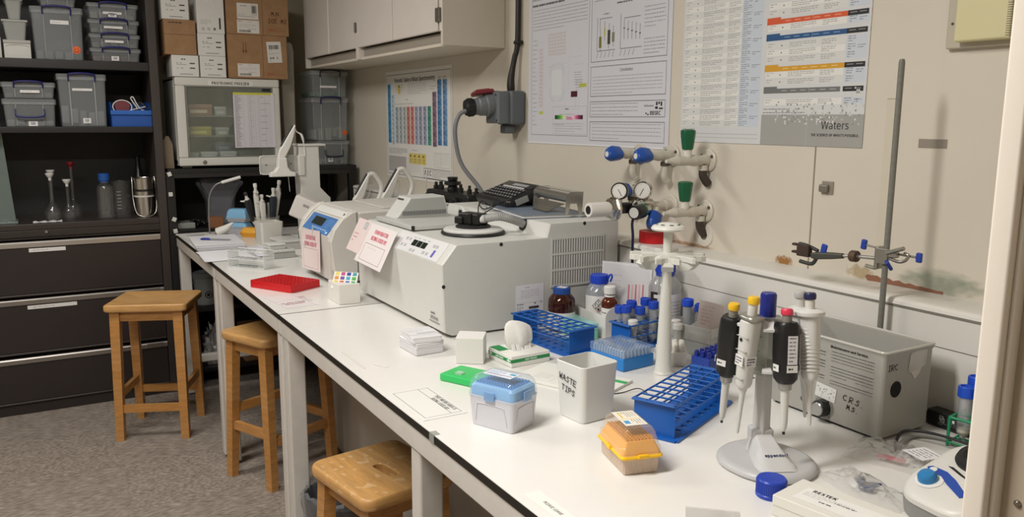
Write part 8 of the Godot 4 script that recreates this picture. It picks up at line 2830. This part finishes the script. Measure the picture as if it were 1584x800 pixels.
func bath_and_rod():
	var y := BH + 0.0004
	# water bath
	var t := T("water_bath", "grey steel water bath with a black dial and marker writing on its side", "water bath", Vector3(-1.095, y, -1.475), 0)
	var gm := mottled("a3a19a", 0.01, 0.03, 3.0, 0.42, 71)
	var b := bag()
	var w := 0.28
	var d := 0.155
	loft(b, [[0.006, w - 0.004, d - 0.004, 0.006], [0.01, w, d, 0.008], [0.17, w, d, 0.008], [0.176, w + 0.006, d + 0.006, 0.01], [0.18, w + 0.008, d + 0.008, 0.011], [0.182, w, d, 0.008], [0.18, w - 0.014, d - 0.014, 0.01], [0.05, w - 0.03, d - 0.03, 0.012]], 4)
	P(b, "tank", gm, t)
	b = bag()
	bx(b, Vector3(0, 0.004, 0), Vector3(w - 0.02, 0.008, d - 0.02))
	P(b, "black_base", mt("1a1a19", 0.6), t)
	b = bag()
	var rim := PackedVector3Array()
	for p in ring(w + 0.004, d + 0.004, 0.01, 0.181, 4): rim.append(p)
	tube(b, rim, 0.0032, 8, Transform3D(), true)
	P(b, "rim", mt("c2c0b9", 0.35, 0.2), t)
	var zf := d / 2 + 0.0006
	# dial
	b = bag()
	lathe(b, [[0, 0], [0.0255, 0], [0.0255, 0.001], [0, 0.001]], 32, rotv(Vector3.RIGHT, 90, Vector3(0.007, 0.031, zf - 0.0008)))
	var sc := P(b, "dial_scale", mt("8f8d87", 0.4), t)
	b = bag()
	for k in 21:
		var a := -2.4 + 4.8 * k / 20
		bx(b, Vector3(0, 0.0222, 0), Vector3(0.0008, 0.0036, 0.0006), Transform3D(Basis(Vector3.BACK, -a), Vector3(0.007, 0.031, zf + 0.0004)))
	P(b, "scale_marks", mt("2a2a28", 0.5), sc)
	b = bag()
	lathe(b, [[0, 0], [0.0185, 0], [0.0172, 0.017], [0.0155, 0.019], [0, 0.019]], 28, rotv(Vector3.RIGHT, 90, Vector3(0.007, 0.031, zf)))
	prism(b, PackedVector2Array([Vector2(-0.008, 0.012), Vector2(0.008, 0.012), Vector2(0.001, 0.021), Vector2(-0.001, 0.021)]), 0, 0.012, Transform3D(Basis(Vector3.BACK, -0.6), Vector3(0.007, 0.031, zf)))
	var kb := P(b, "dial_knob", mt("191919", 0.45), t)
	b = bag()
	lathe(b, [[0, 0.019], [0.0142, 0.019], [0.0142, 0.0205], [0.0125, 0.022], [0, 0.022]], 28, rotv(Vector3.RIGHT, 90, Vector3(0.007, 0.031, zf)))
	P(b, "knob_cap", mt("b4b4b2", 0.25, 0.8), kb)
	b = bag()
	lathe(b, [[0, 0], [0.006, 0], [0.006, 0.003], [0, 0.003]], 16, rotv(Vector3.RIGHT, 90, Vector3(-0.045, 0.035, zf)))
	P(b, "indicator", mt("4a4a48", 0.4), t)
	sheet(t, "scale_card", 0.05, 0.03, paper_mat("scalecard", 80, 48, func(im):
		for k in 26: fr(im, rng.randf_range(4, 74), rng.randf_range(6, 42), 2, 4, "55555a")
		fr(im, 0, 38, 80, 2, "d8d8d6"), "d8d8d4"), Vector3(0.01, 0.065, zf), FRONT * Basis(Vector3.BACK, -0.1), 0.0008)
	sheet(t, "printed_text", 0.104, 0.09, paper_mat("bathtext", 208, 180, func(im):
		words(im, 4, 28, 196, 4, 13, "5c5c56", 2); words(im, 4, 92, 196, 4, 13, "5c5c56", 2); words(im, 4, 152, 190, 2, 12, "5c5c56", 2), "00000000", 0.42), Vector3(0.068, 0.125, zf - 0.0004), FRONT, 0.0005)
	txt(t, "Maintenance and Service", 0.0052, Vector3(0.058, 0.1655, zf + 0.0004), FRONT, "2a2a28", true)
	sheet(t, "printed_text", 0.05, 0.09, paper_mat("bathtext2", 100, 180, func(im): words(im, 4, 28, 90, 2, 13, "55554f", 3); words(im, 4, 66, 90, 3, 13, "55554f", 3); words(im, 4, 130, 90, 2, 12, "55554f", 3), "00000000", 0.42), Vector3(-0.02, 0.12, zf - 0.0004), FRONT, 0.0005)
	scrawl(t, "C.R.S.", 0.0115, Vector3(0.052, 0.062, zf), FRONT * Basis(Vector3.BACK, -0.1), "15140f", "handwriting", 0.0013)
	scrawl(t, "M.S.", 0.0095, Vector3(0.062, 0.045, zf), FRONT * Basis(Vector3.BACK, -0.1), "15140f", "handwriting", 0.0013)
	# right side: hole, writing, torn paper
	var xs := w / 2 + 0.0004
	b = bag()
	lathe(b, [[0, 0], [0.0165, 0], [0.0165, 0.0008], [0, 0.0008]], 28, rotv(Vector3.BACK, -90, Vector3(xs - 0.0002, 0.103, 0.038)))
	P(b, "side_hole", mt("0a0a0a", 0.9), t)
	scrawl(t, "IRC", 0.0115, Vector3(xs, 0.143, 0.066), SIDE, "2c2a26", "handwriting", 0.0012)
	scrawl(t, "16", 0.0115, Vector3(xs, 0.146, -0.035), SIDE, "2c2a26", "handwriting", 0.001)
	b = bag()
	prism(b, PackedVector2Array([Vector2(0.02, 0.115), Vector2(-0.002, 0.14), Vector2(0.0, 0.165), Vector2(0.028, 0.176), Vector2(0.046, 0.17), Vector2(0.042, 0.145), Vector2(0.036, 0.128)]), 0, 0.0006, alongx(xs))
	P(b, "torn_paper", mt("c9c6bc", 0.6), t)
	b = bag()
	prism(b, PackedVector2Array([Vector2(-0.004, 0.13), Vector2(0.05, 0.14), Vector2(0.056, 0.183), Vector2(0.0, 0.17)]), 0.0008, 0.0011, alongx(xs))
	P(b, "clear_tape", clear("e2e0d8", 0.3, 0.1), t)
	# steel rod on its foot, between the bath and the trunking
	t = T("retort_stand", "tall grey steel rod standing behind the water bath", "stand", Vector3(-1.106, y, -1.59), 0)
	b = bag()
	rb(b, Vector3(-0.08, 0.006, 0.0), Vector3(0.24, 0.012, 0.036), 0.002)
	P(b, "foot_plate", mt("3a3a39", 0.5), t)
	b = bag()
	lathe(b, [[0, 0.01], [0.0064, 0.01], [0.0064, 0.745], [0.005, 0.752], [0, 0.753]], 20)
	P(b, "rod", mottled("77776f", 0.06, 0.05, 6.0, 0.4, 73), t)
	# boss head and clamp
	var st := mt("a6a39a", 0.3, 0.8)
	var bl := "213f9c"
	t = T("boss_head", "steel boss head with blue thumbscrews, fixed on the tall rod", "clamp", Vector3(-1.106, 1.235, -1.59), 0)
	b = bag()
	rb(b, Vector3(-0.004, 0.006, 0.009), Vector3(0.03, 0.034, 0.008), 0.002)
	rb(b, Vector3(-0.017, 0.0, 0.0), Vector3(0.009, 0.05, 0.022), 0.002)
	rb(b, Vector3(0.02, 0.012, 0.004), Vector3(0.022, 0.014, 0.014), 0.003)
	P(b, "body", st, t)
	b = bag()
	tube(b, bez([Vector3(-0.018, -0.02, 0.004), Vector3(-0.022, -0.024, 0.004), Vector3(-0.045, -0.022, 0.004)], 3), 0.0042, 8)
	P(b, "hook", st, t)
	b = bag()
	rod(b, Vector3(0.008, 0.014, 0.01), Vector3(0.05, 0.03, 0.014), 0.0045, 10)
	P(b, "lever", st, t)
	b = bag()
	rod(b, Vector3(0.0, 0.014, 0.0), Vector3(0.068, 0.013, 0.0), 0.0026, 8)
	tube(b, bez([Vector3(0.012, 0.002, 0.004), Vector3(0.034, -0.002, 0.004), Vector3(0.05, 0.004, 0.004), Vector3(0.055, 0.015, 0.004), Vector3(0.045, 0.018, 0.004)], 4), 0.0036, 8)
	P(b, "screw_arm", st, t)
	for q in [[Vector3(0.07, 0.013, 0.0), Vector3(1, 0, 0), 0.017], [Vector3(-0.045, 0.024, 0.006), Vector3(-1, 0.1, 0), 0.018], [Vector3(0.014, -0.008, 0.012), Vector3(0.7, -0.35, 0.5), 0.02]]:
		b = bag()
		var xf := toward(q[1], q[0])
		rb(b, Vector3(0, 0.007, 0), Vector3(q[2] * 1.25, 0.013, 0.008), 0.003, xf)
		P(b, "blue_thumbscrew", mt(bl, 0.4), t)
		b = bag()
		rod(b, xf * Vector3(0, 0.0, 0), xf * Vector3(0, -0.022, 0), 0.0022, 8)
		P(b, "screw", st, t)
	t = T("lab_clamp", "dark steel three-prong clamp reaching left from the boss head", "clamp", Vector3(-1.13, 1.232, -1.584), 0)
	b = bag()
	rod(b, Vector3(0.012, 0.002, 0), Vector3(-0.045, -0.002, 0.0), 0.0042, 10)
	rod(b, Vector3(-0.058, -0.003, 0), Vector3(-0.082, -0.006, 0), 0.004, 10)
	P(b, "arm", st, t)
	b = bag()
	lathe(b, [[0, 0], [0.0125, 0], [0.0132, 0.002], [0.0132, 0.014], [0.012, 0.016], [0, 0.016]], 18, toward(Vector3(-1, -0.04, 0), Vector3(-0.043, -0.002, 0)))
	P(b, "rusty_collar", mt("5c4a3a", 0.6, 0.3), t)
	b = bag()
	loft(b, [[0, 0.012, 0.012, 0.005], [0.03, 0.016, 0.014, 0.005], [0.07, 0.018, 0.014, 0.005], [0.085, 0.013, 0.012, 0.004]], 4, toward(Vector3(-1, -0.13, 0.02), Vector3(-0.08, -0.006, 0)))
	P(b, "body", mt("55554f", 0.45, 0.5), t)
	b = bag()
	rb(b, Vector3(-0.186, -0.008, 0.004), Vector3(0.036, 0.028, 0.016), 0.003)
	rb(b, Vector3(-0.21, 0.004, 0.004), Vector3(0.02, 0.006, 0.012), 0.002)
	rb(b, Vector3(-0.21, -0.014, 0.004), Vector3(0.02, 0.006, 0.012), 0.002)
	P(b, "cork_jaw", mt("3d2f25", 0.8), t)
	b = bag()
	tube(b, bez([Vector3(-0.15, -0.016, 0.0), Vector3(-0.16, -0.034, 0.0), Vector3(-0.172, -0.038, 0.0), Vector3(-0.2, -0.036, 0.0)], 4), 0.0048, 8)
	tube(b, bez([Vector3(-0.15, -0.004, 0.0), Vector3(-0.18, 0.004, 0.0), Vector3(-0.205, 0.006, 0.0)], 4), 0.0046, 8)
	P(b, "prong", mt("4c4c48", 0.4, 0.6), t)
	b = bag()
	rb(b, Vector3.ZERO, Vector3(0.016, 0.022, 0.006), 0.003, Transform3D(Basis(Vector3.BACK, -0.2), Vector3(-0.13, 0.004, 0.004)))
	P(b, "blue_wing", mt(bl, 0.4), t)

func near_right():
	var y := BH + 0.0004
	var t: Node3D
	var b: SurfaceTool
	# green wire rack of capped tubes by the partition
	t = T("wire_rack", "green wire test tube rack holding blue-capped tubes, by the right-hand partition", "rack", Vector3(-0.835, y, -1.545), 8)
	var gm := mt("128a5c", 0.4)
	for q in [[0.008, 0.0022], [0.058, 0.003]]:
		b = bag()
		for x in [-0.05, -0.0165, 0.0165, 0.05]: rod(b, Vector3(x, q[0], -0.036), Vector3(x, q[0], 0.036), q[1], 7)
		for z in [-0.036, 0.0, 0.036]: rod(b, Vector3(-0.05, q[0], z), Vector3(0.05, q[0], z), q[1], 7)
		P(b, "wire_tier", gm, t)
	for x in [-0.05, 0.05]:
		for z in [-0.036, 0.036]:
			b = bag()
			rod(b, Vector3(x, 0.001, z), Vector3(x, 0.06, z), 0.003, 7)
			P(b, "post", gm, t)
	var ct := clear("c9ccd0", 0.28, 0.12)
	for i in 3:
		for j in 2:
			capped_tube(["front left", "front middle", "front right", "back left", "back middle", "back right"][i + 3 * j] + " blue-capped tube in the green wire rack", Vector3(-0.8675 + 0.0332 * i - 0.002 * j, y + 0.011, -1.531 - 0.034 * j), 0.108 if j == 0 else 0.122, 0.0128, "1b50c8", ct, "tubes in the green rack", 0.021, Vector3.UP, "d8cfae")
	# power adapter and its leads
	t = T("power_adapter", "black power adapter with a printed label, behind the green rack", "adapter", Vector3(-0.925, y, -1.592), -4)
	b = bag()
	rb(b, Vector3(0, 0.017, 0), Vector3(0.1, 0.034, 0.034), 0.005)
	P(b, "case", mt("151515", 0.4), t)
	sheet(t, "rating_label", 0.075, 0.024, paper_mat("adapter", 150, 50, func(im):
		words(im, 70, 8, 60, 4, 9, "a9a9a9", 2); frame(im, 34, 6, 18, 18, "d8d8d8", 2); frame(im, 40, 14, 18, 18, "d8d8d8", 2); fr(im, 92, 10, 10, 12, "e2e2e2"); words(im, 30, 36, 40, 2, 7, "a9a9a9", 2), "19191a", 0.4), Vector3(0.002, 0.018, 0.0172), FRONT, 0.0004)
	b = bag()
	rod(b, Vector3(-0.05, 0.018, 0.004), Vector3(-0.085, 0.016, 0.01), 0.005, 8)
	rod(b, Vector3(-0.05, 0.01, 0.0), Vector3(-0.085, 0.01, 0.004), 0.004, 8)
	P(b, "lead", mt("1b1b1b", 0.5), t)
	t = T("grey_cable", "grey cable looped on the bench in front of the power adapter", "cable", Vector3(-0.86, y + 0.005, -1.45), 0)
	b = bag()
	tube(b, bez([Vector3(0.09, 0.003, -0.03), Vector3(0.02, 0.004, -0.058), Vector3(-0.04, 0.002, -0.062), Vector3(-0.075, 0.0, -0.03), Vector3(-0.06, 0.0, 0.03), Vector3(-0.02, 0.0, 0.06)], 7), 0.0048, 9)
	P(b, "cord", mt("8f8f8a", 0.45), t)
	t = T("black_cable", "thin black cable looped over the grey one, in front of the green rack", "cable", Vector3(-0.86, y + 0.012, -1.45), 0)
	b = bag()
	tube(b, bez([Vector3(0.12, 0.0, 0.0), Vector3(0.07, 0.014, -0.02), Vector3(0.01, 0.016, -0.025), Vector3(-0.05, 0.012, -0.02), Vector3(-0.08, 0.006, 0.0), Vector3(-0.07, -0.006, 0.035), Vector3(-0.045, -0.0085, 0.07)], 7), 0.003, 8)
	P(b, "cord", mt("191919", 0.45), t)
	# clear bags
	t = T("plastic_bag", "crumpled clear plastic bag with a pink slip, below the water bath's corner", "bag", Vector3(-0.9, y, -1.365), 20)
	film(t, 0.15, 0.13, 0.022, 5)
	sheet(t, "pink_slip", 0.05, 0.02, mt("b87a80", 0.5), Vector3(0.005, 0.008, 0.035), UPWARD, 0.001)
	sheet(t, "paper_slip", 0.05, 0.05, paper_mat("bagslip", 48, 48, func(im): words(im, 6, 8, 36, 5, 8, "5a5a5c", 2), "e4e2e4"), Vector3(0.055, 0.0235, 0.015), UPWARD * Basis(Vector3.BACK, -0.6), 0.001)
	t = T("plastic_bag", "clear plastic bag with small dark blue clips inside, in front of the vortex mixer", "bag", Vector3(-0.83, y, -1.195), -10)
	film(t, 0.17, 0.09, 0.018, 8)
	b = bag()
	for q in [[-0.02, 0.0], [0.0, 0.008], [0.012, -0.006]]: rb(b, Vector3(q[0], 0.007, q[1]), Vector3(0.024, 0.008, 0.012), 0.002, rotv(Vector3.UP, 30 + q[0] * 2000))
	P(b, "blue_clips", mt("3a4468", 0.4), t)
	# vortex mixer
	t = T("vortex_mixer", "white vortex mixer with a blue dial and black cup, at the bench's right edge", "mixer", Vector3(-0.69, y, -1.24), -8)
	var wm := mottled("d6d4ce", 0.008, 0.03, 3.0, 0.4, 81)
	b = bag()
	loft(b, [[0.0, 0.125, 0.155, 0.04], [0.004, 0.132, 0.162, 0.044], [0.03, 0.138, 0.168, 0.046], [0.033, 0.134, 0.164, 0.045]], 6)
	P(b, "grey_base", mt("8b8b88", 0.45), t)
	b = bag()
	var rows := []
	for q in [[0.0, 0.99, 0.0335], [0.0, 1.02, 0.037], [-0.012, 1.02, 0.0], [-0.005, 0.985, 0.0], [-0.001, 0.93, 0.0], [0.0005, 0.8, 0.0], [0.001, 0.4, 0.0], [0.001, 0.0, 0.0]]:
		var row := PackedVector3Array()
		for p in ring(0.138, 0.168, 0.05, 0, 8):
			var z: float = p.z * q[1]
			row.append(Vector3(p.x * q[1], q[2] if q[2] > 0 else 0.0715 - 0.35 * z + q[0], z))
		rows.append(row)
	skin(b, rows, true, 50.0)
	P(b, "housing", wm, t)
	var sl := Basis(Vector3.RIGHT, atan(0.35))
	var on := func(x: float, z: float, lift: float) -> Transform3D: return Transform3D(sl, Vector3(x, 0.0715 - 0.35 * z + 0.0012 + lift, z))
	b = bag()
	lathe(b, [[0, 0], [0.0215, 0], [0.0215, 0.001], [0, 0.001]], 32, on.call(-0.032, 0.042, 0.0))
	P(b, "dial_plate", mt("e2e2de", 0.4), t)
	b = bag()
	lathe(b, [[0, 0], [0.015, 0], [0.0145, 0.008], [0.011, 0.0125], [0, 0.014]], 28, on.call(-0.034, 0.043, 0.001))
	P(b, "blue_dial", mt("2a7ab4", 0.35), t)
	b = bag()
	prism(b, PackedVector2Array([Vector2(-0.062, 0.006), Vector2(-0.057, 0.012), Vector2(-0.03, 0.0125), Vector2(-0.008, 0.004), Vector2(0.03, -0.018), Vector2(0.023, -0.027), Vector2(-0.012, -0.012), Vector2(-0.03, -0.002), Vector2(-0.055, -0.004)]), 0, 0.0014, on.call(0.006, 0.024, 0.0) * Transform3D(Basis(Vector3.RIGHT, -PI / 2), Vector3.ZERO))
	var bb := P(b, "blue_band", mt("2348a0", 0.4), t)
	b = bag()
	lathe(b, [[0, 0], [0.006, 0], [0.006, 0.0008], [0, 0.0008]], 16, on.call(-0.044, 0.02, 0.0014))
	P(b, "white_dot", mt("dcdcd8", 0.4), bb)
	b = bag()
	lathe(b, [[0, -0.012], [0.034, -0.012], [0.037, 0.004], [0.033, 0.01], [0.024, 0.011], [0.017, 0.005], [0, 0.004]], 32, on.call(-0.008, -0.04, 0.0))
	P(b, "rubber_cup", mt("1c1c1c", 0.5), t)
	b = bag()
	prism(b, PackedVector2Array([Vector2(-0.03, 0.003), Vector2(-0.022, 0.005), Vector2(0.03, -0.012), Vector2(0.0, -0.006)]), 0, 0.001, on.call(-0.004, 0.002, 0.0) * Transform3D(Basis(Vector3.RIGHT, -PI / 2), Vector3.ZERO))
	P(b, "black_line", mt("1c1c1c", 0.5), t)
	# white carton with a label, and a loose cap
	t = T("column_carton", "long white carton with a printed label, at the bottom right", "box", Vector3(-0.752, y, -1.047), 10)
	b = bag()
	rb(b, Vector3(0, 0.0172, 0), Vector3(0.215, 0.0345, 0.092), 0.0014)
	P(b, "body", mt("dedcd4", 0.5), t)
	b = bag()
	bx(b, Vector3(0, 0.018, 0.0462), Vector3(0.21, 0.0008, 0.0006))
	P(b, "flap_line", mt("b5b3ab", 0.6), t)
	sheet(t, "label", 0.13, 0.05, paper_mat("restek", 208, 80, func(im):
		words(im, 10, 26, 130, 3, 9, "8a8a88", 2); words(im, 60, 54, 70, 1, 6, "2a2a2a", 5); words(im, 90, 32, 100, 1, 6, "3a3a3a", 4); frame(im, 178, 52, 10, 18, "5a5a58", 1), "e9e8e4", 0.4), Vector3(-0.018, 0.0347, 0.004), UPWARD, 0.0005)
	txt(t, "RESTEK", 0.0085, Vector3(-0.05, 0.0354, -0.0135), UPWARD, "1f1f20", true)
	t = T("bottle_cap", "loose blue screw cap standing beside the long white carton", "cap", Vector3(-0.899, y, -1.036), 0)
	b = bag()
	lathe(b, [[0.0, 0.0], [0.025, 0], [0.0258, 0.002], [0.0258, 0.006], [0.0248, 0.007], [0.0248, 0.029], [0.023, 0.0315], [0, 0.032]], 40)
	P(b, "cap", mt("1c3fae", 0.35), t)
	b = bag()
	for k in 48:
		var a := TAU * k / 48
		bx(b, Vector3.ZERO, Vector3(0.0012, 0.02, 0.0014), Transform3D(Basis(Vector3.UP, a), Vector3(cos(a) * 0.0249, 0.018, -sin(a) * 0.0249)))
	P(b, "grip_ribs", mt("1c3fae", 0.35), t)
	t = T("clear_sleeve", "clear plastic sleeve lying at the bottom edge of the picture", "sleeve", Vector3(-0.885, y, -0.89), 48)
	b = bag()
	bx(b, Vector3(0, 0.001, 0), Vector3(0.085, 0.0016, 0.065))
	P(b, "sleeve", clear("d8d6d0", 0.3, 0.1), t)
	# waste bin under the bench
	t = T("waste_bin", "round waste bin lined with a crinkled clear bag, beside the worn stool", "bin", Vector3(-2.447, 0.0015, -0.82), 0)
	b = bag()
	lathe(b, [[0, 0], [0.12, 0], [0.122, 0.004], [0.146, 0.32], [0.143, 0.32], [0.12, 0.006], [0, 0.005]], 32)
	P(b, "bucket", mt("19191b", 0.5), t)
	b = bag()
	var nn := noise(1.2, 17, 3)
	rows = []
	for q in [[0.146, 0.2], [0.152, 0.27], [0.154, 0.312], [0.152, 0.338], [0.142, 0.345], [0.13, 0.32], [0.116, 0.24], [0.09, 0.17], [0.05, 0.155], [0.0, 0.15]]:
		var row := PackedVector3Array()
		for j in 56:
			var a := TAU * j / 56
			var n := nn.get_noise_3d(cos(a) * 4.5, q[1] * 22, sin(a) * 4.5)
			var r: float = q[0] * (1.0 + 0.09 * n)
			row.append(Vector3(cos(a) * r, q[1] + 0.02 * nn.get_noise_3d(cos(a) * 5 + 9, q[0] * 30, sin(a) * 5), -sin(a) * r))
		rows.append(row)
	skin(b, rows, true, 30.0)
	P(b, "liner", clear("a0a4ac", 0.24, 0.1), t)

func film(t: Node3D, w: float, d: float, h: float, seed_: int):
	var nn := noise(0.9, seed_, 3)
	var b := bag()
	var rows := []
	for i in 15:
		var row := PackedVector3Array()
		for j in 17:
			var u := j / 16.0 * 2 - 1
			var v := i / 14.0 * 2 - 1
			var e := clampf((1 - pow(absf(u), 3.0)) * (1 - pow(absf(v), 3.0)), 0, 1)
			var n := absf(nn.get_noise_2d(u * 4 + v, v * 4))
			row.append(Vector3(u * w / 2 * (1 + 0.12 * nn.get_noise_2d(v * 3, 7)), 0.0008 + h * e * (0.25 + 1.6 * n), v * d / 2 * (1 + 0.12 * nn.get_noise_2d(u * 3, 3))))
		rows.append(row)
	rows.reverse()
	skin(b, rows, false, 20.0)
	P(b, "film", clear("dedcd8", 0.22, 0.1), t)

func _ready():
	setup()
	room()
	furniture()
	cupboard()
	wall_units()
	posters()
	rack()
	freezer()
	evaporator()
	freezer_top()
	far_shelves()
	far_bench()
	middle_bench()
	on_evaporator()
	wall_fittings()
	gas_fittings()
	near_bench_back()
	near_bench_front()
	pipette_stand()
	bath_and_rod()
	near_right()
